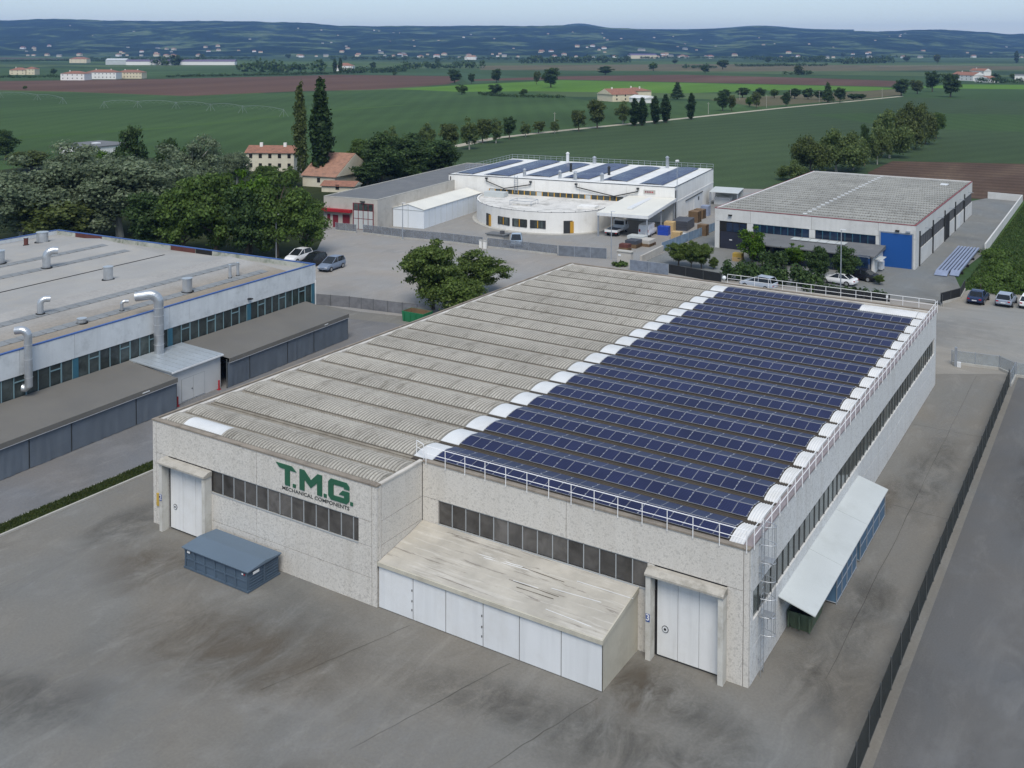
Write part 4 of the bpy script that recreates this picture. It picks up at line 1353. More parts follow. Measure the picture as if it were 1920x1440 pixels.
# roofs
prof = [(U0 - .3, 7.40), (-17.2, 8.36), (-28.6, 7.42), (-41.0, 8.40), (U1 + .1, 7.3)]
for (ua, za), (ub, zb) in zip(prof, prof[1:]):
    mb = MB()
    mb.add([(ua, V0, za), (ua, -1.5, za), (ub, -1.5, zb), (ub, V0, zb)], [(0, 1, 2, 3)])
    mb.add([(ua, -1.5, za), (ua, -1.5, 7.2), (ub, -1.5, 7.2), (ub, -1.5, zb)], [(0, 1, 2, 3)])
    mb.build('roof_slope', K['membrane_s'] if ua > -10 else K['membrane'], lb)
box('gutter_floor', U1, U0 - .25, -1.5, V1 - .22, 7.2, 7.26, K['membrane'], lb)
box('valley_gutter', -28.72, -28.48, V0, -1.6, 7.4, 7.46, K['dark'], lb)
def slope_z(u):
    for (ua, za), (ub, zb) in zip(prof, prof[1:]):
        if ub <= u <= ua:
            return za + (zb - za) * (u - ua) / (ub - ua)
    return 7.5
def roof_strip(u0, u1, v0, v1, mat, name, dz=.02):
    MB().add([(u0, v0, slope_z(u0) + dz), (u0, v1, slope_z(u0) + dz), (u1, v1, slope_z(u1) + dz), (u1, v0, slope_z(u1) + dz)], [(0, 1, 2, 3)]).build(name, mat, lb)
for ua in (-9.4, -13.8, -33.0, -37.2):
    rs = MB()
    for v_ in np.arange(V0, -3.2, 1.2):
        rs.add([(ua, v_ + .04, slope_z(ua) + .03), (ua, v_ + 1.16, slope_z(ua) + .03), (ua - 1.15, v_ + 1.16, slope_z(ua - 1.15) + .03), (ua - 1.15, v_ + .04, slope_z(ua - 1.15) + .03)], [(0, 1, 2, 3)])
        rs.box(ua - 1.15, ua, v_ - .03, v_ + .03, slope_z(ua - .6) - .02, slope_z(ua - .6) + .05)
    rs.build('rooflight_strip', K['striproof'], lb)
# vents
def cyl_vent(u, v, r, h, cap=True, mat='galv'):
    z = slope_z(u)
    o = MB().tube([(u, v, z - .05), (u, v, z + h)], r, 16).build('roof_vent', K[mat], lb)
    MB().tube([(u, v, z - .05), (u, v, z + .06)], r * 1.35, 16).build('flashing', K['dark'], o)
    if cap:
        MB().tube([(u, v, z + h + .004), (u, v, z + h + .07)], r * 1.1, 16).build('cap', K['metalroof'], o)
    return o
def bend(p, r, h, dirv, out, n=8):
    """vertical pipe with a bent outlet"""
    p = Vector(p); d = Vector((dirv[0], dirv[1], 0)).normalized()
    br = r * 1.7
    pts = [p, p + Vector((0, 0, h - br))]
    c = p + Vector((0, 0, h - br)) + d * br
    for t in np.linspace(0, math.pi / 2, 7)[1:]:
        pts.append(c - d * br * math.cos(t) + Vector((0, 0, br * math.sin(t))))
    pts.append(pts[-1] + d * out + Vector((0, 0, -out * .12)))
    return pts
for u, v, r, h in ((-21.2, -16.5, .52, 1.45), (-10.1, -15.3, .52, 1.45), (-48.3, -4.9, .75, 1.35), (-39.0, -17.6, .6, 1.5)):
    cyl_vent(u, v, r, h)
cyl_vent(-10.65, -8.3, .17, 1.5, True); cyl_vent(-10.7, -7.0, .17, 1.5, True); cyl_vent(-48.4, -7.3, .28, 1.0, True, 'rustred')
cyl_vent(-9.7, -29.1, .42, .4)
for u, v, r, h, o_ in ((-33.6, -15.2, .46, 2.1, .5), (-14.6, -30.0, .30, 1.5, .4), (-9.9, -24.2, .17, 1.0, .35)):
    z = slope_z(u)
    pp = bend((u, v, z - .05), r, h, (.6, .8), o_)
    o = MB().tube(pp, r, 14).build('roof_vent', K['galv'], lb)
    MB().tube([(u, v, z - .05), (u, v, z + .06)], r * 1.5, 14).build('flashing', K['dark'], o)
    MB().tube([pp[-1] - Vector((0, 0, 0)), pp[-1] + (pp[-1] - pp[-2]).normalized() * .01], r * .9, 14).build('mouth', K['dark'], o)
pp = bend((-5.75, -23.2, 3.55), .48, 6.1, (-.80, -.60), 1.4)
o = MB().tube(pp, .48, 20).build('duct', K['galv'], lb)
for z in (4.6, 5.6, 6.6, 7.5, 8.3):
    MB().tube([(-5.75, -23.2, z), (-5.75, -23.2, z + .05)], .505, 20).build('seam', K['alu'], o)
box('duct_base', -6.45, -5.0, -23.95, -22.45, 3.50, 3.62, K['metalroof'], o)
pp = [Vector((-6.4, -37.9, 4.5)), Vector((-6.15, -37.7, 4.45))] + bend((-5.9, -37.6, 4.6), .34, 5.0, (-.85, -.5), .5)[0:]
o = MB().tube(pp, .34, 18).build('duct', K['galv'], lb)
for z in (5.4, 7.0, 8.3):
    MB().tube([(-5.9, -37.6, z), (-5.9, -37.6, z + .05)], .36, 18).build('seam', K['alu'], o)
    box('bracket', U0 + .003, -6.2, -37.63, -37.57, z, z + .05, K['galv'], o)
box('floodlight', U0 + .002, U0 + .5, -9.9, -9.5, 6.1, 6.22, K['dark'], lb)

# covered bay with hanging tarpaulins in front of it
cb = thing('covered_bay', 'long grey lean-to bay hung with tarpaulin curtains beside the left works', 'canopy', (-61.31, 37.79, 0), R(3.5))
def canopy_roof(v0, v1):
    vs, fs = [], []
    nv, nu = max(4, int((v1 - v0) / 1.2)), 8
    for j in range(nu + 1):
        for i in range(nv + 1):
            t = j / nu
            v_ = v0 + (v1 - v0) * i / nv
            vs.append((-.02 + (U0 + .05) * t, v_, 3.0 + .72 * t + .03 * noise.noise(Vector((v_ * .5, t * 3, 2))) - .05 * math.sin(math.pi * t)))
    for j in range(nu):
        for i in range(nv):
            a = j * (nv + 1) + i
            fs.append([a, a + 1, a + nv + 2, a + nv + 1])
    mk('roof', vs, fs, K['canroof'], cb, smooth=True)
    box('valance', -.02, .06, v0, v1, 2.58, 3.02, K['canroof'], cb)
canopy_roof(-19.4, 0); canopy_roof(-62, -26.2)
def tarp(v0, v1, seed, mat):
    vs, fs = [], []
    nv, nz = 22, 6
    for j in range(nz + 1):
        for i in range(nv + 1):
            v_ = v0 + (v1 - v0) * i / nv
            t = j / nz
            d = .09 * noise.noise(Vector((v_ * 1.9, seed, t * .5))) + .05 * noise.noise(Vector((v_ * 5, seed + 9, t)))
            edge = math.sin(math.pi * i / nv) ** .4
            vs.append((-.10 + d * edge * (1.2 - t * .7), v_, .04 + .06 * noise.noise(Vector((v_ * 2, seed, 5))) * (1 - t) + 2.6 * t))
    for j in range(nz):
        for i in range(nv):
            a = j * (nv + 1) + i
            fs.append([a, a + 1, a + nv + 2, a + nv + 1])
    mk('curtain', vs, fs, mat, cb, smooth=True)
vp = [0, -6.2, -10.6, -16.4, -19.6]
vq = [-26.2, -31.0, -37.8, -41.8, -46.5, -52.5, -58]
for s_, lst in ((1, vp), (2, vq)):
    for i, (a, b) in enumerate(zip(lst, lst[1:])):
        tarp(b + .06, a - .06, i * 3.3 + s_, K['tarp'] if s_ == 1 else K['tarp2'])
    for a in lst:
        MB().tube([(-.16, a, 0), (-.16, a, 2.95)], .05, 6).build('post', K['post'], cb)
box('end_curtain', U0 + .3, -.2, -.05, -.02, .05, 3.0, K['tarp'], cb)
for a, b in ((-4.5, -3.9), (-30.4, -29.6)):
    box('lamp', .062, .10, a, b, 2.75, 2.83, K['whitepanel'], cb)
MB().tube([(.075, -61, 2.56), (.075, -26.3, 2.56)], .02, 5).build('curtain_rail', K['alu'], cb)
MB().tube([(.075, -19.5, 2.56), (.075, -.1, 2.56)], .02, 5).build('curtain_rail', K['alu'], cb)

# small filter cabin standing in the bay
fc = thing('filter_cabin', 'small pale grey cabin with zinc roof and big duct in the covered bay', 'cabin', (-61.31, 37.79, 0), R(3.5))
box('wall', -6.4, -.9, -26.1, -19.72, 0, 3.35, K['cabin'], fc)
MB().add([(-.65, -26.3, 3.34), (-.65, -19.6, 3.34), (U0 + .05, -19.6, 3.66), (U0 + .05, -26.3, 3.66), (-.65, -26.3, 3.46), (-.65, -19.6, 3.46), (U0 + .05, -19.6, 3.78), (U0 + .05, -26.3, 3.78)],
         [(0, 1, 2, 3), (7, 6, 5, 4), (0, 4, 5, 1), (1, 5, 6, 2), (2, 6, 7, 3), (3, 7, 4, 0)]).build('roof', K['metalroof'], fc)
for v_ in np.arange(-26.0, -19.7, .8):
    MB().add([(-.66, v_, 3.465), (-.66, v_ + .04, 3.465), (U0 + .06, v_ + .04, 3.785), (U0 + .06, v_, 3.785), (-.66, v_, 3.50), (-.66, v_ + .04, 3.50), (U0 + .06, v_ + .04, 3.82), (U0 + .06, v_, 3.82)],
             [(7, 6, 5, 4), (0, 4, 5, 1), (2, 6, 7, 3), (1, 5, 6, 2), (3, 7, 4, 0)]).build('roof_seam', K['metalroof'], fc)
box('gutter', -.64, -.56, -26.3, -19.6, 3.28, 3.42, K['whitepanel'], fc)
dr = box('door', -.898, -.87, -24.9, -21.9, .08, 2.3, K['mull'], fc)
box('door_leaf', -.869, -.85, -24.85, -23.44, .12, 2.25, K['cabin'], dr)
box('door_leaf', -.869, -.85, -23.38, -21.95, .12, 2.25, K['cabin'], dr)
box('handle', -.849, -.8, -23.62, -23.5, 1.05, 1.12, K['text'], dr)
for i, (v_, lab) in enumerate(((-26.1, 'left of the cabin door'), (-25.7, 'nearest the cabin door on its left'), (-20.3, 'right of the cabin door'))):
    O = Vector((-61.31, 37.79, 0)); rot = Matrix.Rotation(R(3.5), 3, 'Z')
    p = O + rot @ Vector((-.55, v_, 0))
    bo = wthing('bollard', 'small red bollard ' + lab, 'bollard', tuple(p))
    MB().tube([p, p + Vector((0, 0, .95))], .09, 10).build('post', K['red'], bo)
    MB().tube([p, p + Vector((0, 0, .05))], .2, 10).build('foot', K['red'], bo)
gc = wthing('skip', 'green open container beside the bush behind the factory', 'skip', (-59.3, 48.4, 0))
tub(gc, -61.0, -57.6, 47.4, 49.4, 1.3, .1, M('green_steel', (.02, .16, .07), .5, .15), K['wood'])
for x in (-60.6, -59.7, -58.8, -57.9):
    box('rib', x - .05, x + .05, 47.32, 47.40, .2, 1.25, MATS['green_steel'], gc)

# ------------------------------------------------------------------ white works with solar roof
WO, WR = (-60.3, 132.0, 0), R(8)
wb = thing('works_building', 'white works with solar strips on its flat roof and rounded office front', 'factory', WO, WR)
A0, A1, B1, WH = -49.6, .4, 34.0, 7.0
box('wall', A0, A1, 0, B1, 0, WH, K['wbwall'], wb)
box('roof_sheet', A0 + .15, A1 - .15, .15, B1 - .15, WH + .003, WH + .06, K['wbroof'], wb)
for a in (A0, -39.8, -29.8, -19.8, -9.8):
    box('pilaster_joint', a + .3, a + .34, -.012, -.002, 0, WH - .3, K['greyconc'], wb)
box('string_course', A1 + .002, A1 + .06, 0, B1, 3.9, 4.1, K['wbwall'], wb)
box('string_course', -9.9, A1 + .06, -.06, -.002, 3.9, 4.1, K['wbwall'], wb)
wv = box('ribbon_window', -39.9, -10.1, -.03, -.003, 3.42, 4.52, K['darkpipe'], wb)
for i in range(22):
    a = -39.8 + i * 29.6 / 22
    box('pane', a + .12, a + 29.6 / 22 - .12, -.05, -.032, 3.52, 4.42, K['pane_g'] if i % 8 else K['canopygrey'], wv)
    box('frame_bar', a - .10, a + .10, -.08, -.032, 3.45, 4.50, K['ochre'], wv)
def ypipe(p, q, r_, down):
    o = MB().tube([(p[0], -.35, p[1] + .5), (p[0], -.35, p[1]), (q[0], -.35, q[1]), (r_[0], -.35, r_[1]), (r_[0], -.35, r_[1] + .5)], .11, 6).build('rain_pipe', K['darkpipe'], wb)
    MB().tube([(q[0], -.36, q[1]), (q[0], -.36, down)], .10, 6).build('down_pipe', K['darkpipe'], o)
    for s in (p, r_):
        box('rain_head', s[0] - .25, s[0] + .25, -.55, -.15, s[1] + .45, s[1] + .75, K['darkpipe'], o)
ypipe((-40.4, 6.1), (-36.3, 4.75), (-30.2, 5.9), 0)
ypipe((-20.1, 6.0), (-12.0, 4.6), (-7.0, 5.85), 3.9)
MB().tube([(.46, .6, 6.4), (.46, .6, 0)], .12, 6).build('down_pipe', K['darkpipe'], wb)
MB().tube([(A0 + .5, -.1, 6.6), (A0 + .5, -.1, 0)], .1, 6).build('down_pipe', K['darkpipe'], wb)
sgn = box('wall_sign', -5.9, -3.5, -.09, -.003, 5.45, 6.25, K['greyconc'], wb)
for k in range(5):
    box('sign_mark', -5.6 + k * .36, -5.36 + k * .36, -.105, -.092, 5.7, 6.0, K['red'] if k > 2 else K['darkred'], sgn)
wl = MB().tube([(-33.9, -.25, 3.9), (-33.9, -.25, 7.6)], .05, 5).build('wall_ladder', K['postlight'], wb)
MB().tube([(-33.2, -.25, 3.9), (-33.2, -.25, 7.6)], .05, 5).build('ladder_rail', K['postlight'], wl)
for k in range(9):
    MB().tube([(-33.9, -.25, 4.1 + k * .4), (-33.2, -.25, 4.1 + k * .4)], .03, 4).build('rung', K['postlight'], wl)
box('roof_edge', A0, A1, -.06, .14, WH + .004, WH + .10, K['darkpipe'], wb)
box('roof_edge', A1 - .14, A1 + .05, .15, B1, WH + .004, WH + .10, K['darkpipe'], wb)
railing([(A0, B1 - .2, WH), (A1, B1 - .2, WH)], 34, parent=wb, mat=K['postlight'], r=.04, hh=1.1)
railing([(A0 + .1, 8, WH), (A0 + .1, B1 - .3, WH)], 14, parent=wb, mat=K['postlight'], r=.04, hh=1.1)
for u, v_, r_, h_, m_ in ((-33.0, 3.0, .45, 1.5, 'galv'), (-25.0, 3.2, .45, 1.5, 'galv'), (-21.2, 2.2, .5, 1.6, 'galv'), (-15.5, 2.6, .5, 1.5, 'galv'), (-27.0, 15, .38, 1.7, 'darkpipe'), (-17.5, 13.0, .4, 1.7, 'darkpipe'),
                          (-33.5, 30, .5, 2.4, 'whitepanel'), (-27.5, 32, .55, 1.5, 'galv'), (-9.4, 30.5, .5, 2.5, 'galv')):
    r_ *= .75
    o = MB().tube([(u, v_, WH + .05), (u, v_, WH + h_)], r_, 10).build('roof_vent', K[m_], wb)
    MB().tube([(u, v_, WH + h_ + .01), (u, v_, WH + h_ + .35)], r_ * 1.35, 10, r1=r_ * .3).build('cowl', K[m_], o)
# side door, small door
sdv = box('sliding_door', A1 + .003, A1 + .08, 15.8, 23.0, 0, 3.1, K['whitepanel'], wb)
box('door_window', A1 + .082, A1 + .10, 19.0, 20.2, 1.9, 2.7, K['pane_g'], sdv)
box('door_rail', A1 + .062, A1 + .2, 8.5, 23.2, 3.2, 3.35, K['darkpipe'], wb)
box('side_door', A1 + .003, A1 + .05, 29.5, 31.2, 0, 2.2, K['whitepanel'], wb)
box('loading_door', -6.3, -3.0, -.05, -.003, 0, 3.3, K['whitepanel'], wb)
box('loading_door', -9.4, -6.9, -.05, -.003, 0, 3.3, K['canopygrey'], wb)
box('yellow_panel', -2.4, -1.8, -.06, -.003, 2.2, 2.9, K['yellow'], wb)  # plain yellow panel on the front wall

# solar strips on its roof
def solar_strip(u0, u1, v0, v1, label):
    t = thing('solar_strip', label, 'solar panels', WO, WR, 'solar strips on the white works')
    nu = max(1, round((u1 - u0) / 1.15)); nv = max(1, round((v1 - v0) / 1.8))
    mb = MB()
    for i in range(nu):
        for j in range(nv):
            a, b = u0 + (u1 - u0) * i / nu, u0 + (u1 - u0) * (i + 1) / nu
            c, d = v0 + (v1 - v0) * j / nv, v0 + (v1 - v0) * (j + 1) / nv
            za = WH + .22 + .18 * math.sin(math.pi * (i) / nu); zb = WH + .22 + .18 * math.sin(math.pi * (i + 1) / nu)
            e = .022
            mb.add([(a, c, za), (b, c, zb), (b, d, zb), (a, d, za)], [(0, 1, 2, 3)], 0)
            mb.add([(a + e, c + e, za + .012), (b - e, c + e, zb + .012), (b - e, d - e, zb + .012), (a + e, d - e, za + .012)], [(0, 1, 2, 3)], 1)
    o = mb.build('solar_panels', [K['frame'], K['solar2']], t)
    o['kind'] = 'stuff'
    box('support', u0 + .05, u1 - .05, v0 + .05, v0 + .12, WH + .061, WH + .2, K['alu'], t)
K['solar2'] = M('hazy_solar_glass', (.022, .030, .085), .3, .2, .6, spec=.25)
uu = [(-48.6, -44.6), (-41.8, -36.0), (-33.2, -27.6), (-24.6, -18.8), (-15.8, -10.6), (-7.2, -2.4)]
for i, (a, b) in enumerate(uu):
    solar_strip(a, b, 1.2 if i in (0, 1, 5) else 3.5, 32.0 if i % 2 else 29.5, '%s strip of solar panels from the left on the white works roof' % ORD[i])

# rounded office
ro = thing('rounded_office', 'low white office with curved front before the white works', 'building', WO, WR)
cp = [(-39.5, -.05), (-39.5, -5), (-38.2, -9.5), (-35.6, -14), (-32.6, -17.2), (-29.6, -19.4), (-25.4, -21), (-20.7, -21.4), (-16.6, -20.5), (-13.4, -18.6), (-11.3, -16.2), (-10.3, -13.5), (-9.95, -8), (-9.95, -.05)]
def catmull(P, n=5):
    out = []
    for i in range(len(P) - 1):
        p0, p1, p2, p3 = P[max(i - 1, 0)], P[i], P[i + 1], P[min(i + 2, len(P) - 1)]
        for k in range(n):
            t = k / n
            out.append(tuple(.5 * (2 * p1[d] + (p2[d] - p0[d]) * t + (2 * p0[d] - 5 * p1[d] + 4 * p2[d] - p3[d]) * t * t + (3 * p1[d] - p0[d] - 3 * p2[d] + p3[d]) * t ** 3) for d in (0, 1)))
    return out + [P[-1]]
cc = catmull(cp)
def offs(P, d):
    out = []
    for i, p in enumerate(P):
        a, b = P[max(i - 1, 0)], P[min(i + 1, len(P) - 1)]
        t = Vector((b[0] - a[0], b[1] - a[1])).normalized()
        out.append((p[0] + t.y * -d * -1, p[1] - t.x * d * 1))
    return out
inn = [(p[0] + (-24.7 - p[0]) * .022, p[1] * .98) for p in cc]
out_ = [(p[0] - (-24.7 - p[0]) * .05, p[1] * 1.06) for p in cc]
mb = MB()
n = len(cc)
mb.add([(x, y, 0) for x, y in cc] + [(x, y, 3.95) for x, y in cc] + [(x, y, 3.95) for x, y in inn] + [(x, y, 3.6) for x, y in inn],
       [[i, i + 1, n + i + 1, n + i] for i in range(n - 1)] + [[n + i, n + i + 1, 2 * n + i + 1, 2 * n + i] for i in range(n - 1)] + [[2 * n + i, 2 * n + i + 1, 3 * n + i + 1, 3 * n + i] for i in range(n - 1)])
mb.build('wall', K['wbwall'], ro, smooth=False)
mk('roof', [(x, y, 3.62) for x, y in inn], [list(range(n))], K['annexroof'], ro)
mk('plinth_walk', [(x, y, .10) for x, y in out_] + [(x, y, 0) for x, y in out_], [list(range(n))] + [[i, i + 1, n + i + 1, n + i][::-1] for i in range(n - 1)], K['kerb'], ro)
MB().tube([(x, y, 4.0) for x, y in cc[3:-3]], .035, 5).build('edge_cable', K['darkpipe'], ro)
def on_curve(u):
    best = min(range(4, n - 8), key=lambda i: abs(cc[i][0] - u) + (20 if cc[i][1] > -10 else 0))
    a, b = cc[best - 1], cc[best + 1]
    return Vector((cc[best][0], cc[best][1], 0)), math.atan2(b[1] - a[1], b[0] - a[0])
def curve_box(name, u, wd, z0, z1, proud, th, mat, parent):
    p, a = on_curve(u)
    c, s = math.cos(a), math.sin(a)
    q = []
    for lx_, ly_ in ((-wd / 2, -proud - th), (wd / 2, -proud - th), (wd / 2, -proud + .25), (-wd / 2, -proud + .25)):
        q.append((p.x + c * lx_ - s * ly_, p.y + s * lx_ + c * ly_))
    return MB().prism(q, z0, z1).build(name, mat, parent)
for u in (-27.4, -23.4, -19.5):
    wv = curve_box('window', u, 3.0, .95, 2.45, .03, .03, K['darkpipe'], ro)
    for s in (-1, 1):
        curve_box('pane', u + s * .72, 1.25, 1.05, 2.35, .075, .02, K['pane_g'], wv)
    curve_box('frame_bar', u, .16, 1.0, 2.4, .10, .03, K['ochre'], wv)
for u in (-31.2, -14.6):
    wv = curve_box('door', u, 1.7, .1, 2.45, .03, .03, K['darkpipe'], ro)
    curve_box('door_leaf', u + .35, .7, .15, 2.3, .075, .02, K['ochre'], wv)
rl_pts = [(-29, -13.5), (-24.5, -13.5), (-24.5, -10.0), (-29, -10.0)]
hp = MB()
for a, b in zip(rl_pts, rl_pts[1:] + rl_pts[:1]):
    hp.tube([(a[0], a[1], 4.5), (b[0], b[1], 4.5)], .05, 5); hp.tube([(a[0], a[1], 3.6), (a[0], a[1], 4.5)], .05, 5)
hp.build('roof_guard', K['postlight'], ro)
box('roof_hatch', -28.7, -24.8, -13.2, -10.3, 3.63, 3.95, K['annexroof'], ro)
box('roof_unit', -38.5, -34.0, -5.5, -3.2, 3.63, 4.6, K['canopygrey'], ro)
box('roof_unit', -15.5, -12.0, -12, -9.5, 3.63, 4.1, K['wbwall'], ro)
for i in range(3, n - 3, 3):
    box('cable_post', cc[i][0] - .05, cc[i][0] + .05, cc[i][1] - .05, cc[i][1] + .05, 3.96, 4.12, K['darkpipe'], ro)

# carport
cpo = thing('loading_canopy', 'white loading canopy in front of the white works', 'canopy', WO, WR)
MB().prism([(-19.5, 4.0), (-19.5, 4.45), (-.1, 4.95), (-.1, 4.5)], -8.9, .75, axis='x').build('roof', K['tentroof'], cpo)
box('fascia', -8.95, .8, -19.6, -19.51, 3.85, 4.42, K['whitepanel'], cpo)
MB().prism([(-19.6, 3.85), (-19.6, 4.45), (-.1, 4.96), (-.1, 4.4)], .755, .83, axis='x').build('fascia', K['whitepanel'], cpo)
box('ridge_light', -4.6, -3.6, -15, -1, 4.60, 4.93, K['whitepanel'], cpo)
for u, v_ in ((-8.7, -19.3), (.5, -19.3), (.5, -10), (.5, -.5), (-8.7, -10)):
    box('post', u - .12, u + .12, v_ - .12, v_ + .12, 0, 4.0, K['postlight'], cpo)

# white tent hall
te = thing('tent_hall', 'long white tent hall between the grey workshop and the rounded office', 'hall', WO, WR)
MB().prism([(-48.05, 0), (-41.3, 0), (-41.3, 3.6), (-44.7, 4.45), (-48.05, 3.6)], -26, -1, axis='y').build('wall', K['tent'], te)
MB().prism([(-41.15, 3.58), (-41.15, 3.66), (-44.7, 4.54), (-44.7, 4.46)], -26.12, -1, axis='y').build('roof', K['tentroof'], te)
MB().prism([(-44.7, 4.46), (-44.7, 4.54), (-48.15, 3.66), (-48.15, 3.58)], -26.12, -1, axis='y').build('roof', K['tentroof'], te)
box('front_seam', -44.75, -44.65, -26.06, -26.01, 0, 4.4, K['canopygrey'], te)
box('front_seam', -48.05, -41.3, -26.06, -26.012, 3.35, 3.45, K['canopygrey'], te)
for v_ in np.arange(-24, -2, 2.4):
    box('wall_rib', -41.298, -41.25, v_, v_ + .06, 0, 3.55, K['canopygrey'], te)

# grey workshop with red trim
gw = thing('grey_workshop', 'low grey concrete workshop with red glazed door front', 'workshop', WO, WR)
GA, GB, GV, GH = -60.2, -48.15, -31.5, 5.9
box('wall', GA, GB, GV, 30, 0, GH - .25, K['greyconc'], gw)
box('roof', GA + .35, GB - .35, GV + .35, 29.6, GH - .249, GH - .15, K['greyroof'], gw)
for q in ((GA, GB, GV, GV + .3), (GA, GB, 29.7, 30), (GA, GA + .3, GV + .3, 29.7), (GB - .3, GB, GV + .3, 29.7)):
    box('parapet', q[0], q[1], q[2], q[3], GH - .248, GH, K['kerb'], gw)
wv = box('glazed_front', -53.6, -49.0, GV - .05, GV - .003, 0, 5.0, K['darkred'], gw)
for i in range(4):
    a = -53.35 + i * 1.08
    for z0, z1, m_ in ((.1, 2.0, 'canopygrey'), (2.12, 3.55, 'canopygrey'), (3.65, 4.9, 'pane_g')):
        box('pane', a, a + .92, GV - .075, GV - .052, z0, z1, K[m_], wv)
box('red_awning', GA - .2, -53.7, GV - .9, GV - .003, 3.1, 3.65, K['red'], gw)
for a, b, z0, z1 in ((-58.1, -56.9, 0, 2.4), (-55.9, -54.3, .9, 2.6), (-59.4, -58.7, 1.2, 2.5)):
    box('red_door', a, b, GV - .04, GV - .003, z0, z1, K['darkred'], gw)
box('lamp', -51.8, -50.9, GV - .4, GV - .003, 5.25, 5.4, K['dark'], gw)

# ------------------------------------------------------------------ right warehouse
rb = wthing('warehouse', 'grey-roofed white warehouse with big blue door at right', 'warehouse', (-28, 144, 0))
X0, X1, Y0, Y1, RH = -44.6, -11.9, 113.4, 175.2, 6.85
box('core_wall', X0 + .2, X1 - .2, Y0 + .2, Y1 - .2, 0, 6.2, K['joint'], rb)
def rp(x0, x1, z0, z1):
    box('wall_panel', x0 + .02, x1 - .02, Y0, Y0 + .199, z0 + .02, z1 - .02, K['rbwall'], rb)
for a, b in ((X0, -38.3), (-38.3, -28.0), (-28.0, -17.5), (-17.5, X1)):
    rp(a, b, 4.72, RH)
for a, b in ((X0, -43.75), (-38.9, -37.8), (-28.4, -27.4), (-17.9, -17.15), (-12.35, X1)):
    rp(a, b, -.02, 4.72)
for a, b in ((-37.8, -28.4), (-27.4, -17.9)):
    rp(a, b, -.02, 3.05)
    window_y(rb, Y0, a, b, 3.06, 4.70, [a + (b - a) * k / 8 for k in range(1, 8)], K['tealframe'], K['pane_b'], fr=.09, sill=True)
wv = box('gate', -43.75, -38.9, Y0 + .12, Y0 + .16, 0, 4.70, K['dark'], rb)
for k in range(3):
    box('pane', -42.5 + k * 1.18, -41.45 + k * 1.18, Y0 + .09, Y0 + .118, 3.0, 4.5, K['pane_b'], wv)
box('gate_leaf', -43.6, -39.0, Y0 + .07, Y0 + .118, .05, 2.9, M('dark_navy_door', (.022, .025, .04), .5), wv)
box('notice', -42.0, -41.5, Y0 + .04, Y0 + .068, 1.5, 1.65, K['whitepanel'], wv)
bd = box('blue_door', -17.1, -12.4, Y0 - .04, Y0 + .05, 0, 5.35, K['rbdoor'], rb)
box('door_jamb', -17.3, -17.102, Y0 - .10, Y0 - .002, 0, 5.45, K['postlight'], bd)
box('door_jamb', -12.398, -12.2, Y0 - .10, Y0 - .002, 0, 5.45, K['postlight'], bd)
box('door_head', -17.3, -12.2, Y0 - .10, Y0 - .002, 5.455, 5.6, K['postlight'], bd)
for x in (-41.8, -14.6, -13.0):
    box('floodlight', x - .3, x + .3, Y0 - .4, Y0 - .003, 5.75, 5.95, K['dark'] if x < -14 else K['postlight'], rb)
ys = [Y0 + .2, 116.5, 128.5, 140.5, 152.5, 164.0, Y1]
for i, (a, b) in enumerate(zip(ys, ys[1:])):
    box('wall_panel', X1 - .199, X1, a + .02, b - .02, 4.6, RH - .02, K['rbwall'], rb)
    box('wall_panel', X1 - .199, X1, a + .02, b - .02, 0, 2.6 if i else 4.58, K['rbwall'], rb)
    if i:
        window_x(rb, X1, a + .6, b - .4, 2.62, 4.58, [a + (b - a) * k / 6 for k in range(1, 6)], K['louvre'], K['louvre'])
        box('down_pipe', X1 + .003, X1 + .2, a - .12, a + .12, 0, 5.6, K['darkpipe'], rb)
        box('wall_lamp', X1 + .003, X1 + 1.0, a + 5, a + 5.12, 5.3, 5.4, K['postlight'], rb)
box('side_door', X1 + .003, X1 + .06, 141.2, 146, 0, 4.4, K['dark'], rb)
box('side_door', X1 + .003, X1 + .06, 140.75, 141.15, 0, 2.8, K['bluesheet'], rb)
box('side_door', X1 + .003, X1 + .06, 156, 159, 0, 2.6, K['whitepanel'], rb)
box('wall_panel', X0, X0 + .199, Y0 + .22, Y1, 0, RH - .02, K['rbwall'], rb)
box('wall_panel', X0 + .22, X1 - .22, Y1 - .2, Y1, 0, RH - .02, K['rbwall'], rb)
box('red_trim', X0 - .03, X1 + .03, Y0 - .03, Y0 + .2, RH - .02, RH + .09, K['redtrim'], rb)
box('red_trim', X1 - .2, X1 + .03, Y0 + .2, Y1 + .03, RH - .02, RH + .09, K['redtrim'], rb)
box('red_trim', X0 - .03, X0 + .10, Y0 + .2, Y1 + .03, RH - .02, RH + .09, K['redtrim'], rb)
box('parapet_cap', X0 + .10, X0 + .5, Y0 + .2, Y1, RH - .3, RH + .06, K['rbwall'], rb)
box('parapet_cap', X0 + .5, X1 - .2, Y1 - .4, Y1 + .03, RH - .3, RH + .08, K['rbwall'], rb)
box('roof_deck', X0 + .5, X1 - .2, Y0 + .2, Y1 - .4, 6.2, RH - .25, K['valley'], rb)
np_ = 22
pt = (Y1 - Y0 - 1.0) / np_
s0 = shell_proto('roof_shell', X0 + .7, X1 - .4, K['rbroof'], Y0 + .45, RH - .05, pt * .80, .12, .45, .035, rb, 8)
v0_ = box('skylight_cap', -29.9, -29.2, Y0 + .45 + .35 * pt, Y0 + .45 + .55 * pt, RH + .09, RH + .15, K['whitepanel'], rb)
gl_ = box('valley_shade_strip', X0 + .7, X1 - .4, Y0 + .36, Y0 + .43, RH - .249, RH - .07, K['gutter'], rb)  # dark strip added for the shade in the deep valleys between shells
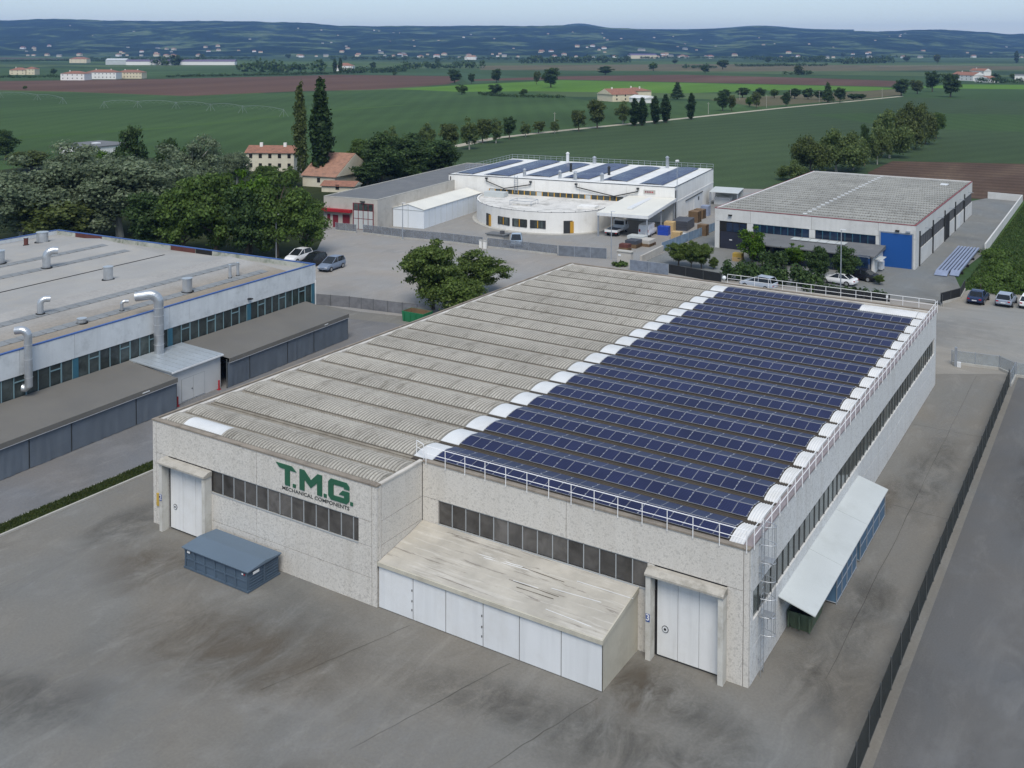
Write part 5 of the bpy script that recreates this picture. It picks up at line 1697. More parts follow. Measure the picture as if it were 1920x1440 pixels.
for k in range(1, np_):
    for p in (s0, v0_, gl_):
        dup(p, rb, (p.location.x, p.location.y + pt * k, p.location.z))
box('roof_hatch', -16.6, -15.2, 165, 167, RH + .1, RH + .25, K['whitepanel'], rb)
# dark glazed office annex in front
an = wthing('office_annex', 'dark glazed office porch with black roof before the right warehouse', 'building', (-27, 110, 0))
box('glass_wall', -35.6, -17.0, 106.4, 113.2, 0, 2.75, K['pane_b'], an)
MB().prism([(105.4, 2.76), (105.4, 2.92), (113.3, 3.35), (113.3, 2.76)], -36.2, -16.3, axis='x').build('roof', K['greyroof'], an)
for i in range(11):
    x = -35.5 + i * 1.84
    box('mullion', x - .05, x + .05, 106.3, 106.39, 0, 2.74, K['darkpipe'], an)
for i in range(6):
    x = -30.6 + i * 1.45
    box('glass_awning', x, x + 1.35, 110.4, 112.6, 3.30, 3.36, K['canopygrey'], an)
box('end_wall', -16.99, -16.7, 106.6, 113.2, 0, 2.75, K['wbwall'], an)
box('dark_panel', -18.6, -16.9, 103.9, 105.3, 0, 3.0, K['pane_b'], an)
MB().prism([(106.8, 2.25), (106.8, 2.32), (109.5, 2.32), (109.5, 2.25)], -16.69, -15.4, axis='x').build('awning', K['canopygrey'], an)
box('air_unit', -16.6, -16.0, 109.5, 111, .2, 1.4, K['whitepanel'], an)
# steel beams stacked on trestles
for i, (dx, lab) in enumerate(((-8.5, 'wide bundle of blue-grey steel beams lying by the yard wall'), (-6.0, 'narrow bundle of blue-grey steel beams against the yard wall'))):
    t = wthing('beam_bundle', lab, 'steel beams', (dx, 122, 0))
    for j in range(4 if i == 0 else 3):
        x = dx - .2 + j * .5 - (0.5 if i else 0)
        box('beam', x, x + .3, 112.5 + i, 134.5, .35, .62, K['steelblue'], t)
    for y in (114, 120, 126, 133):
        box('trestle', dx - .4, dx + 1.9 - i, y, y + .3, 0, .345, K['dark'], t)
    MB().prism([(112.4 + i, .3), (112.4 + i, .64), (110.6 + i, .2), (110.6 + i, .1)], dx - .2 - (.5 if i else 0), dx + 1.6 - i, axis='x').build('ramp', K['steelblue'], t)

# ------------------------------------------------------------------ lamp posts
def lamp_post(label, px, py, h, arm=(.6, 0), mat='postlight', head='flat'):
    p = G(px, py)
    t = wthing('lamp_post', label, 'lamp post', tuple(p))
    MB().tube([p, p + Vector((0, 0, h))], .09, 8, r1=.055).build('pole', K[mat], t)
    if head == 'flat':
        q = p + Vector((0, 0, h))
        MB().box(q.x - .15, q.x + arm[0], q.y - .12, q.y + .12, q.z, q.z + .10).build('lamp_head', K['whitepanel'], t)
    else:
        q = p + Vector((0, 0, h))
        MB().tube([q + Vector((-.3, 0, 0)), q + Vector((.3, 0, .1))], .22, 8).build('lamp_head', K['whitepanel'], t)
    box('foot', p.x - .2, p.x + .2, p.y - .2, p.y + .2, 0, .15, K['kerb'], t)
    return t
lamp_post('tall lamp post before the grove beside the parked cars', 518, 487, 7.4)
lamp_post('lamp post standing in front of the white tent hall', 755, 450, 6.6)
lamp_post('lamp post beside the sliding gate of the white works', 1146, 489, 8.0)
lamp_post('lamp post before the dark office annex of the warehouse', 1576, 549, 8.9)
lamp_post('slender mast with round lamp at the corner of the white works', 1269, 418, 12.2, head='round')

# ------------------------------------------------------------------ vehicles
CARMAT = {}
def car(label, px, py, heading, kind, colr, scale=1.15, loc=None):
    p = Vector(loc) if loc else G(px, py)
    key = 'paint_%d_%d_%d' % tuple(int(c * 999) for c in colr)
    if key not in MATS:
        mt_ = M(key, colr, .28, .04, 1, spec=.5)
    paint = MATS[key]
    t = thing('parked_' + ('van' if kind == 'van' else 'truck' if kind == 'truck' else 'car'), label, 'van' if kind == 'van' else 'truck' if kind == 'truck' else 'car', tuple(p), R(heading), 'vehicles parked on the lots')
    t.scale = (scale,) * 3
    if kind == 'truck':
        ch = box('chassis', -3.0, 2.9, -.45, .45, .45, .62, K['darkpipe'], t)
        bed = box('flat_bed', -3.0, .95, -1.05, 1.05, .66, .78, K['pipe_stack'], t)
        for q in ((-3.03, -2.98, -1.05, 1.05), (-2.98, .95, -1.08, -1.03), (-2.98, .95, 1.03, 1.08)):
            box('drop_side', q[0], q[1], q[2], q[3], .72, 1.10, K['white'], bed)
        MB().prism([(1.05, .5), (2.9, .5), (2.95, 1.1), (2.6, 1.35), (2.05, 2.1), (1.05, 2.1)], -.98, .98, axis='y').build('cab', paint, t)
        box('rear_window', 1.02, 1.045, -.8, .8, 1.3, 1.95, K['glasscar'], t)
        MB().prism([(2.62, 1.36), (2.66, 1.38), (2.14, 2.04), (2.1, 2.02)], -.85, .85, axis='y').build('windscreen', K['glasscar'], t)
        for s in (-1, 1):
            box('side_window', 1.35, 2.1, s * .985 - .008, s * .985 + .008, 1.35, 1.95, K['glasscar'], t)
            box('tail_light', -3.05, -3.031, s * .85 - .12, s * .85 + .12, .55, .68, K['taillamp'], t)
        wb2, wr = (-1.9, 2.0), .38
    else:
        L, Wd = {'suv': (4.5, .92), 'sedan': (4.6, .89), 'hatch': (4.1, .88), 'van': (4.7, .95)}[kind]
        hl_ = L / 2
        belt = {'suv': 1.02, 'sedan': .90, 'hatch': .92, 'van': 1.10}[kind]
        roof = {'suv': 1.66, 'sedan': 1.42, 'hatch': 1.48, 'van': 1.95}[kind]
        if kind == 'van':
            st_ = [(-hl_, .38, belt, .93), (-hl_ + .1, .30, belt, 1), (.9, .28, belt, 1), (1.5, .28, 1.05, .99), (2.0, .3, .92, .95), (hl_, .38, .66, .84)]
            gst = [(-hl_ + .02, 1.90, .86), (-hl_ + .25, roof, .88), (.6, roof, .88), (1.0, roof - .12, .86), (1.72, belt + .02, .80)]
        elif kind == 'sedan':
            st_ = [(-hl_, .42, .80, .84), (-hl_ + .25, .30, .93, .97), (-1.2, .27, belt + .02, 1), (.6, .27, belt, 1), (1.4, .28, .84, .98), (2.0, .3, .74, .93), (hl_, .38, .60, .80)]
            gst = [(-1.72, belt + .02, .78), (-1.0, roof - .08, .74), (-.5, roof, .73), (.05, roof, .73), (.95, belt, .79)]
        else:
            st_ = [(-hl_, .45, belt - .08, .88), (-hl_ + .2, .32, belt + .02, .98), (-.8, .27, belt + .02, 1), (.7, .27, belt, 1), (1.35, .28, belt - .07, .98), (1.9, .3, belt - .18, .93), (hl_, .4, .62, .80)]
            gst = [(-hl_ + .14, belt + .04, .80), (-hl_ + .42, roof - .06, .74), (-1.2, roof, .74), (-.1, roof, .74), (1.05, belt, .79)]
        mb = MB()
        o0 = 0
        for x, zl, zb_, ww in st_:
            w_ = ww * Wd
            zm = zl + (zb_ - zl) * .55
            mb.v += [(x, -w_ * .93, zl), (x, -w_, zl + .18), (x, -w_, zm), (x, -w_ * .92, zb_), (x, w_ * .92, zb_), (x, w_, zm), (x, w_, zl + .18), (x, w_ * .93, zl)]
        for i in range(len(st_) - 1):
            for k_ in range(8):
                a, b = i * 8 + k_, i * 8 + (k_ + 1) % 8
                mb.f.append([a, a + 8, b + 8, b]); mb.m.append(0)
        mb.f.append(list(range(8))); mb.m.append(0)
        mb.f.append([(len(st_) - 1) * 8 + k_ for k_ in range(8)][::-1]); mb.m.append(0)
        mb.build('body', paint, t, smooth=False)
        # greenhouse: glass sides with painted roof
        gm = MB(); rf_ = MB()
        bz = belt - .02
        for x, z, ww in gst:
            gm.v += [(x, -Wd * .90, bz), (x, -Wd * ww, z), (x, Wd * ww, z), (x, Wd * .90, bz)]
        ng = len(gst)
        for i in range(ng - 1):
            for k_ in range(3):
                a = i * 4 + k_
                gm.f.append([a, a + 4, a + 5, a + 1]); gm.m.append(0)
        gm.f.append([0, 1, 2, 3]); gm.m.append(0)
        glz = gm.build('windows', K['glasscar'] if kind != 'van' else paint, t)
        rs = gst[1:4] if kind != 'van' else gst[1:3]
        vs = []
        for x, z, ww in rs:
            vs += [(x, -Wd * ww * .99, z + .012), (x, Wd * ww * .99, z + .012)]
        fs = [[2 * i, 2 * i + 2, 2 * i + 3, 2 * i + 1] for i in range(len(rs) - 1)]
        mk('roof', vs, fs, paint, t)
        pl_ = MB()
        xs_ = [gst[0][0] + .1, -.25 if kind != 'van' else 0, gst[-1][0] - .12]
        for s in (-1, 1):
            for a, b in ((gst[0], gst[1]), (gst[-2], gst[-1])):
                pl_.tube([(a[0], s * Wd * (a[2] if a[1] > belt + .1 else .90), a[1]), (b[0], s * Wd * (b[2] if b[1] > belt + .1 else .90), b[1])], .045, 4)
            pl_.tube([(-.35, s * Wd * .905, bz), (-.35, s * Wd * .75, roof)], .04, 4)
        if kind != 'van':
            pl_.build('pillars', paint, t)
        else:
            for s in (-1, 1):
                MB().prism([(.75, bz + .02), (1.5, bz + .02), (1.1, roof - .25), (.75, roof - .25)], s * Wd * .885 - .01, s * Wd * .885 + .03 * s, axis='y').build('side_window', K['glasscar'], t)
            mk('windscreen', [(1.03, -.7, roof - .16), (1.03, .7, roof - .16), (1.70, .76, belt + .06), (1.70, -.76, belt + .06)], [[0, 1, 2, 3], [3, 2, 1, 0]], K['glasscar'], t).location.x += .02
        for s in (-1, 1):
            box('headlight', hl_ - .22, hl_ - .02, s * Wd * .62 - .16, s * Wd * .62 + .16, .56, .68, K['lampwhite'], t)
            box('tail_light', -hl_ - .015, -hl_ + .1, s * Wd * .70 - .13, s * Wd * .70 + .13, .66 if kind != 'van' else .8, .80 if kind != 'van' else 1.2, K['taillamp'], t)
        box('number_plate', -hl_ - .02, -hl_ - .002, -.26, .26, .52, .63, K['whitepanel'], t)
        wb2, wr = (-L * .30, L * .31), .34
    for x in wb2:
        for s in (-1, 1):
            yy = s * (.84 if kind != 'truck' else .88)
            wv_ = MB().tube([(x, yy - .1, wr), (x, yy + .1, wr)], wr, 14).build('wheel', K['tyre'], t)
            MB().tube([(x, yy + s * .101, wr), (x, yy + s * .115, wr)], wr * .62, 12).build('rim', K['rim'], wv_)
    return t

car('white SUV parked at the lot edge behind the blue-trimmed roof', 0, 0, -84, 'suv', (.72, .73, .74), loc=(-97.2, 66.6, .01))
car('black car between the white and the grey-blue SUV', 0, 0, -84, 'suv', (.012, .013, .016), loc=(-92.9, 65.4, .01))
car('grey-blue SUV parked on the pale lot', 0, 0, -82, 'suv', (.16, .20, .27), loc=(-88.6, 64.9, .01))
car('pale blue SUV by the fence in the white works yard', 0, 0, -60, 'suv', (.30, .38, .47), loc=tuple(G(968, 460)))
car('white flatbed truck under the loading canopy', 0, 0, 97, 'truck', (.70, .71, .72), loc=tuple(G(1157, 438)))
car('white panel van beside the loading canopy post', 0, 0, 97, 'van', (.74, .75, .76), loc=tuple(G(1215, 440)))
car('dark navy sedan parked on the gravel at right', 0, 0, 86, 'sedan', (.015, .028, .075), loc=(-.9, 97.2, .01))
car('silver-blue hatchback beside the navy sedan on the gravel', 0, 0, 86, 'hatch', (.27, .31, .38), loc=(2.5, 97.6, .01))
car('white car cut by the right picture edge', 0, 0, 86, 'hatch', (.70, .70, .70), loc=(5.3, 98.0, .01))
car('black sedan beside the dark office annex', 0, 0, 172, 'sedan', (.012, .013, .018), loc=tuple(G(1612, 524)))
car('white sedan half hidden behind the clipped hedge', 0, 0, 172, 'sedan', (.70, .71, .72), loc=tuple(G(1572, 532)))
car('silver estate car behind the rear roof railing', 0, 0, 172, 'suv', (.33, .37, .43), loc=tuple(G(1422, 541)))

# ------------------------------------------------------------------ pallets, crates and odds and ends in the yards
def pallet_stack(label, p, n, wd=1.3, dp=1.0, mat='wood', top=None, rz=0):
    t = thing('pallet_stack', label, 'pallets', tuple(p), rz)
    for k in range(n):
        z = k * .17
        box('pallet', -wd / 2, wd / 2, -dp / 2, dp / 2, z + .11, z + .15, K[mat], t)
        for y in (-dp / 2, -.06, dp / 2 - .12):
            box('block', -wd / 2 + .02, wd / 2 - .02, y, y + .12, z + .0, z + .109, K[mat], t)
    if top:
        box('load', -wd / 2 + .05, wd / 2 - .05, -dp / 2 + .05, dp / 2 - .05, n * .17, n * .17 + .6, K[top], t)
    return t
pallet_stack('brown pallets stacked by the blue fence near the warehouse', G(1318, 441), 12, 1.7, 1.5)
pallet_stack('tall brown pallets against the white works side wall', G(1303, 416), 13, 2.0, 2.0)
pallet_stack('brown pallets farther along the white works side wall', G(1312, 409), 11, 2.0, 1.8)
pallet_stack('pale new pallets behind the small dark trees', G(1269, 448), 8, 1.8, 1.3, 'newwood')
pallet_stack('low dark pallet load at the head of the low wall', G(1172, 469), 3, 1.8, 1.4, 'wood', 'rustred')
pallet_stack('stacked dark stone blocks beside the low wall', G(1188, 463), 4, 2.2, 2.6, 'wood', 'pipe_stack')
pallet_stack('pale stone slabs on a pallet beside the low wall', G(1213, 460), 3, 2.2, 2.8, 'wood', 'greyconc')
pallet_stack('grey wrapped load between van and low wall', G(1195, 451), 2, 3.2, 2.2, 'wood', 'canopygrey')
pallet_stack('pallet with bags behind the hedge beside the lime tree', G(1384, 489), 4, 1.6, 1.3, 'newwood', 'yellow')
def stackbox(name, label, cat, p, dims, mat, n, rz=R(8)):
    t = thing(name, label, cat, tuple(p), rz)
    for k in range(n):
        z = k * dims[2]
        MB().box(-dims[0] / 2, dims[0] / 2, -dims[1] / 2, dims[1] / 2, z + .01, z + dims[2] - .02).build('layer', K[mat], t)
    return t
stackbox('crate_stack', 'blue plastic crates beside the loading canopy', 'crates', G(1245, 440), (2.0, 1.6, .32), 'bluecrate', 5)
stackbox('wooden_crate', 'plain wooden crate behind the blue crates', 'crate', G(1256, 433), (1.8, 1.8, .9), 'newwood', 2)
stackbox('pipe_stack', 'dark grey stack of sheets along the white works side wall', 'stack', G(1281, 428), (3.0, 5.5, .45), 'pipe_stack', 4)
stackbox('steel_cage', 'grey steel cage at the end of the pallets', 'cage', G(1323, 404), (1.6, 2.0, .7), 'steelblue', 3)
stackbox('water_tank', 'white plastic tanks wrapped behind the small dark trees', 'tank', G(1287, 448), (1.7, 1.3, .5), 'canopygrey', 2)
cbx = wthing('meter_cabinet', 'grey concrete meter cabinet at the gate corner', 'cabinet', tuple(G(1172, 494)))
p = G(1172, 494)
box('body', p.x - 1.2, p.x + 1.2, p.y - .5, p.y + .5, 0, 1.9, K['greyconc'], cbx)
box('roof_slab', p.x - 1.35, p.x + 1.35, p.y - .6, p.y + .6, 1.905, 2.05, K['kerb'], cbx)
box('notice', p.x - 1.0, p.x - .5, p.y - .53, p.y - .502, 1.2, 1.5, K['whitepanel'], cbx)
hut = wthing('gate_hut', 'low grey hut behind the fence beside the pale blue SUV', 'hut', tuple(G(935, 458)))
p = G(935, 459)
box('wall', p.x - 2.4, p.x + 1.1, p.y - .2, p.y + 1.8, 0, 1.7, K['greyconc'], hut)
box('roof', p.x - 2.6, p.x + 1.3, p.y - .4, p.y + 2.0, 1.71, 1.85, K['greyroof'], hut)
box('vent', p.x, p.x + .6, p.y + .4, p.y + 1.0, 1.86, 2.4, K['louvre'], hut)
for px, py, lab in ((902, 465, 'left'), (909, 466, 'right')):
    p = G(px, py)
    t = wthing('gate_pillar', 'short white pillar at the fence end, %s one of the pair' % lab, 'pillar', tuple(p))
    box('pillar', p.x - .28, p.x + .28, p.y - .2, p.y + .2, 0, 1.3, K['wbwall'], t)
    box('cap', p.x - .34, p.x + .34, p.y - .26, p.y + .26, 1.305, 1.4, K['kerb'], t)
# white light squares on the black sign fence by the clipped hedge
p = G(1655, 571)
sg = wthing('sign_board', 'white block letters on the black fence', 'sign', (p.x, p.y - .2, 0))
for k in range(4):
    box('letter', p.x - 1.2 + k * .52, p.x - .84 + k * .52, p.y - .12, p.y - .09, 1.0, 1.35, K['whitepanel'], sg)
ch_ = thing('side_shelter', 'small pale shelter at the far side of the white works', 'shelter', tuple(G(1362, 383)), WR)
MB().prism([(-3, 2.9), (-3, 3.0), (3, 3.4), (3, 3.3)], -3.2, 3.2, axis='x').build('roof', K['canopygrey'], ch_)
for x in (-3, 3):
    for y in (-2.8, 2.8):
        box('post', x - .1, x + .1, y - .1, y + .1, 0, 3.0, K['postlight'], ch_)
box('back_sheet', -3, 3, 2.6, 2.7, 0, 3.0, K['canopygrey'], ch_)
box('stored_tank', -2.5, 1, -1, 1.5, 0, 1.6, K['whitepanel'], ch_)

# ------------------------------------------------------------------ trees
def leaf_mesh(name, centres, normals, size, mat, elong=1.5):
    """many small leaf faces at given points"""
    c = np.asarray(centres); nrm = np.asarray(normals)
    n = len(c)
    rnd = RNG.normal(size=(n, 3))
    nn = nrm + rnd * .55
    nn /= np.linalg.norm(nn, axis=1)[:, None] + 1e-9
    t = RNG.normal(size=(n, 3)); t[:, 2] -= .4
    t -= nn * (t * nn).sum(1)[:, None]
    t /= np.linalg.norm(t, axis=1)[:, None] + 1e-9
    b = np.cross(nn, t)
    s = size * RNG.uniform(.6, 1.35, n)[:, None]
    v = np.stack([c - t * s * elong * .5, c + b * s * .5, c + t * s * elong * .5, c - b * s * .5], 1).reshape(-1, 3)
    me = bpy.data.meshes.new(name)
    me.vertices.add(4 * n); me.vertices.foreach_set('co', v.ravel())
    me.loops.add(4 * n); me.loops.foreach_set('vertex_index', np.arange(4 * n))
    me.polygons.add(n); me.polygons.foreach_set('loop_start', np.arange(0, 4 * n, 4)); me.polygons.foreach_set('loop_total', np.full(n, 4))
    me.materials.append(mat)
    me.update(calc_edges=True)
    return me

def blob_leaves(blobs, n, fill=.35):
    """points on and in a set of ellipsoid clumps (cx,cy,cz,rx,ry,rz)"""
    B = np.array(blobs)
    area = (B[:, 3] * B[:, 4] + B[:, 3] * B[:, 5])
    idx = RNG.choice(len(B), n, p=area / area.sum())
    d = RNG.normal(size=(n, 3)); d /= np.linalg.norm(d, axis=1)[:, None]
    d[:, 2] = np.where((d[:, 2] < -.3) & (RNG.random(n) < .6), -d[:, 2], d[:, 2])
    rr = np.where(RNG.random(n) < fill, RNG.uniform(.35, .9, n), np.abs(RNG.normal(1.0, .22, n)))
    p = B[idx, :3] + d * B[idx, 3:6] * rr[:, None]
    return p, d

def tree_kind(kind, seed, mat, bark, n=6000, leaf=.34):
    """crown and trunk meshes of a tree about 10 m tall, root at origin"""
    rs = np.random.default_rng(seed)
    blobs, tips = [], []
    if kind == 'round':
        cz, rz_, rx_ = 5.4, 4.3, 3.4
        for i in range(58):
            d = rs.normal(size=3); d /= np.linalg.norm(d)
            k_ = rs.uniform(.45, .92) if i > 14 else rs.uniform(.1, .5)
            lump = 1 + .16 * math.sin(3 * math.atan2(d[1], d[0]) + seed) + .12 * math.sin(5 * d[2] + seed * 2)
            s = rs.uniform(.65, 1.25)
            z = cz + d[2] * rz_ * k_ * lump
            if z < 1.3: continue
            blobs.append((d[0] * rx_ * k_ * lump, d[1] * rx_ * k_ * lump, z, s, s, s * .8)); tips.append(blobs[-1][:3])
        hb = 1.8
    elif kind == 'airy':
        for i in range(70):
            d = rs.normal(size=3); d /= np.linalg.norm(d)
            k_ = rs.uniform(.35, 1.0)
            lump = 1 + .08 * math.sin(2 * math.atan2(d[1], d[0]) + seed) + .08 * math.sin(4 * d[2] + seed * 2)
            s = rs.uniform(.75, 1.25)
            z = 5.6 + d[2] * 4.0 * k_ * lump
            if z < 1.5: continue
            blobs.append((d[0] * 4.1 * k_ * lump, d[1] * 4.1 * k_ * lump, z, s * 1.1, s * 1.1, s * .75)); tips.append(blobs[-1][:3])
        hb = 1.8
    elif kind == 'column':
        for i in range(26):
            z = .9 + 8.6 * i / 25
            w_ = 1.15 * (math.sin(math.pi * min(1, (z + .6) / 10.6)) ** .6)
            a = rs.uniform(0, 6.28); r = rs.uniform(0, .45) * w_
            blobs.append((r * math.cos(a), r * math.sin(a), z, w_ * rs.uniform(.5, .8), w_ * rs.uniform(.5, .8), .8)); tips.append((0, 0, z))
        hb = .8
    elif kind == 'cone':
        for i in range(24):
            z = 1.2 + 8.2 * i / 23
            w_ = 2.6 * (1 - z / 10.6) + .25
            a = i * 2.4
            blobs.append((w_ * .5 * math.cos(a), w_ * .5 * math.sin(a), z, w_ * .6, w_ * .6, .7)); tips.append((0, 0, z))
        hb = 1.0
    elif kind == 'bush':
        for i in range(22):
            a, r = rs.uniform(0, 6.28), 4.4 * math.sqrt(rs.uniform(0, 1))
            z = 1.2 + 7.0 * rs.uniform(.2, 1) * math.sqrt(max(0, 1 - (r / 5.2) ** 2))
            s = rs.uniform(1.2, 2.0)
            blobs.append((r * math.cos(a), r * math.sin(a), z, s, s, s)); tips.append(blobs[-1][:3])
        hb = .6
    p, d = blob_leaves(blobs, n, .3 if kind != 'airy' else .6)
    crown = leaf_mesh('crown', p, d, leaf, mat)
    mb = MB()
    top = {'round': 7.5, 'airy': 6.5, 'column': 9.3, 'cone': 9.3, 'bush': 4}[kind]
    mb.tube([(0, 0, -.1), (.08, .05, hb), (-.05, .12, top * .7), (0, 0, top)], .30, 8, r1=.06)
    for tp in tips[::3]:
        z0 = max(hb, min(tp[2] - 1.2, top * .8))
        mb.tube([(0, 0, z0 * .85), (tp[0] * .5, tp[1] * .5, (z0 + tp[2]) / 2 - .1), tp], .12, 5, r1=.03, cap=False)
    tm = bpy.data.meshes.new('trunk')
    tm.from_pydata(mb.v, [], mb.f)
    tm.materials.append(bark)
    return crown, tm

TK = {
    'round_green': [tree_kind('round', s, K['lf_green'], K['bark'], 13000, .27) for s in (1, 2)],
    'round_dark': [tree_kind('round', s, K['lf_dark'], K['bark'], 10000, .30) for s in (3, 4)],
    'round_lime': [tree_kind('round', s, K['lf_lime'], K['bark'], 7000, .32) for s in (5,)],
    'silver': [tree_kind('round', s, K['lf_silver'], K['palebark'], 17000, .21) for s in (6, 7, 8)],
    'olive': [tree_kind('round', s, K['lf_olive'], K['bark'], 6000, .36) for s in (9, 10)],
    'spring': [tree_kind('round', s, K['lf_spring'], K['palebark'], 6000, .32) for s in (11, 12)],
    'airy': [tree_kind('airy', s, K['lf_walnut'], K['bark'], 19000, .26) for s in (13, 14)],
    'column': [tree_kind('column', s, K['ivy'], K['bark'], 6000, .28) for s in (15, 16)],
    'thincol': [tree_kind('column', s, K['lf_olive'], K['palebark'], 3600, .24) for s in (17,)],
    'cone': [tree_kind('cone', 18, K['lf_dark'], K['bark'], 5000, .32)],
    'bush': [tree_kind('bush', 19, K['lf_walnut'], K['bark'], 9000, .34), tree_kind('bush', 20, K['lf_dark'], K['bark'], 8000, .36)],
    'spring_bush': [tree_kind('bush', s, K['lf_spring'], K['palebark'], 9000, .36) for s in (31, 32)],
    'olive_bush': [tree_kind('bush', s, K['lf_olive'], K['bark'], 9000, .36) for s in (33,)],
    'far_round': [tree_kind('round', 21, K['lf_dark'], K['bark'], 900, .95), tree_kind('round', 22, K['lf_green'], K['bark'], 900, .95), tree_kind('round', 23, K['lf_dark'], K['bark'], 900, .95)],
    'far_col': [tree_kind('column', 24, K['lf_dark'], K['bark'], 900, .7)],
}
TW = {'spring_bush': 11.5, 'olive_bush': 11.5, 'round': 8.2, 'airy': 9.6, 'column': 2.5, 'thincol': 2.5, 'cone': 4.8, 'bush': 11.5, 'silver': 8.2, 'olive': 8.2, 'spring': 8.2, 'far_col': 2.5, 'far_round': 8.2}
TN = [0]

def tree(label, kind, px, py, ytop, wpx, group=None, name='tree', var=None, loc=None, hm=None, wm=None, cat='tree'):
    p = Vector(loc) if loc else G(px, py)
    d = depth(p)
    h = hm if hm else (py - ytop) / FPX * d
    w_ = wm if wm else wpx / FPX * d
    TN[0] += 1
    lst = TK[kind]
    crown, trunk = lst[(TN[0] if var is None else var) % len(lst)]
    base_w = TW.get(kind, TW.get(kind.split('_')[0], 8.2))
    hh = 9.0 if 'bush' in kind else 9.9
    t = thing(name, label, cat, (p.x, p.y, 0), TN[0] * 1.7, group)
    t.scale = (w_ / base_w, w_ / base_w, h / hh)
    for nm, me in (('crown', crown), ('trunk', trunk)):
        o = bpy.data.objects.new(nm, me)
        put(o, t, (0, 0, 0))
    return t

# foreground trees behind the factory
tree('large airy walnut tree at the left of the pair behind the factory', 'airy', 812, 580, 446, 128, var=0)
tree('smaller airy tree at the right of the pair behind the factory', 'airy', 902, 552, 474, 120, var=1)
tree('dense rounded bush in front of the two airy trees', 'bush', 846, 592, 513, 128, name='bush', var=0)
# grove at left
grove = [
    ('silver', 40, 455, 300, 200, 'silvery poplar at the left picture edge of the grove'),
    ('silver', 130, 440, 268, 190, 'tall silvery poplar, second from the left picture edge'),
    ('silver', 225, 445, 285, 210, 'broad silvery poplar in the middle of the grove'),
    ('silver', 310, 440, 280, 180, 'silvery poplar with bare pale limbs beside the green maples'),
    ('silver', 360, 400, 255, 120, 'pale poplar rising behind the green maples'),
    ('silver', 175, 400, 282, 130, 'small silvery poplar at the back of the grove'),
    ('round_green', 500, 352, 306, 70, 'leafy tree hiding the lower floor of the cream farmhouse'),
    ('round_green', 545, 350, 312, 50, 'leafy tree at the foot of the tall poplars'),
    ('silver', 445, 350, 280, 70, 'small silver-leaved tree beside the farmhouse'),
    ('round_dark', 245, 375, 236, 68, 'dark upright tree standing out above the silvery poplars'),
    ('round_dark', 318, 385, 250, 66, 'dark tree above the poplars, right of the taller dark one'),
    ('round_dark', 10, 300, 243, 50, 'lone dark round tree at the left picture edge behind the grove'),
    ('olive', 112, 462, 372, 150, 'low olive-green tree in front of the silvery poplars'),
    ('round_green', 345, 478, 330, 130, 'green maple left in the row before the lot'),
    ('round_green', 405, 482, 305, 150, 'tall green maple, second in the row before the lot'),
    ('round_dark', 462, 485, 350, 110, 'darker maple in the middle of the grove edge'),
    ('round_lime', 470, 476, 318, 110, 'yellow-green maple brightest in the grove'),
    ('round_green', 520, 482, 322, 120, 'green maple behind the lamp post'),
    ('round_green', 573, 480, 345, 105, 'rightmost green maple of the grove by the parked cars'),
    ('round_dark', 280, 474, 360, 120, 'dark low maple beside the olive tree'),
    ('olive', 60, 320, 280, 90, 'low hedge tree beside the flat grey roof at left'),
    ('round_lime', 165, 330, 278, 80, 'yellow-green tree beside the flat grey roof at left'),
]
for kd, x, y, yt, w_, lab in grove:
    tree(lab, kd, x, y, yt, w_, 'grove behind the left works')
# two tall poplars
tree('tall slender pale poplar left of the ivy-covered one', 'thincol', 564, 332, 160, 34, 'tall poplars by the farmhouse', 'poplar')
tree('tall dark ivy-covered poplar beside the red barn roof', 'column', 601, 346, 152, 48, 'tall poplars by the farmhouse', 'poplar')
# dark clump behind the grey workshop
for i, (kd, x, y, yt, w_, lab) in enumerate([
    ('round_green', 672, 330, 252, 70, 'green tree just right of the red barn roof'),
    ('round_dark', 715, 345, 250, 100, 'big dark tree behind the grey workshop, left one'),
    ('round_dark', 770, 335, 245, 110, 'big dark tree behind the grey workshop, middle one'),
    ('round_dark', 828, 325, 262, 90, 'dark tree behind the grey workshop nearest the white works'),
    ('round_dark', 690, 350, 300, 70, 'low dark tree before the big dark ones behind the grey workshop'),
    ('bush', 750, 340, 300, 120, 'wide dark shrub along the grey workshop roof edge'),
    ('bush', 815, 320, 290, 90, 'dark shrub at the right end of the clump behind the grey workshop')]):
    tree(lab, kd, x, y, yt, w_, 'dark clump behind the grey workshop', var=1 if kd == 'bush' else None)
row = [('spring', 735, 300, 238, 40), ('spring', 800, 285, 230, 44), ('olive', 845, 284, 224, 46), ('spring', 880, 280, 221, 44), ('olive', 905, 268, 216, 40), ('round_dark', 955, 261, 215, 30), ('spring', 930, 268, 222, 30),
       ('spring', 985, 256, 228, 26), ('olive', 1010, 250, 224, 28), ('spring', 1040, 250, 224, 22), ('olive', 1085, 246, 200, 34), ('olive', 1120, 241, 183, 42), ('spring', 1168, 233, 190, 36)]
nm_ = ['pale young tree', 'feathery tree', 'olive-green tree']
for i, (kd, x, y, yt, w_) in enumerate(row):
    tree('%s along the country track, %s from the left' % (nm_[i % 3], ORD[i]), kd, x, y, yt, w_, 'young trees along the country track')
for i, (x, y, yt, w_) in enumerate([(1190, 236, 186, 22), (1204, 235, 184, 22), (1228, 232, 182, 22), (1248, 230, 178, 22), (1296, 224, 176, 19)]):
    tree('dark columnar poplar by the country track, %s of five from the left' % ORD[i], 'column', x, y, yt, w_, 'columnar poplars along the track', 'poplar')
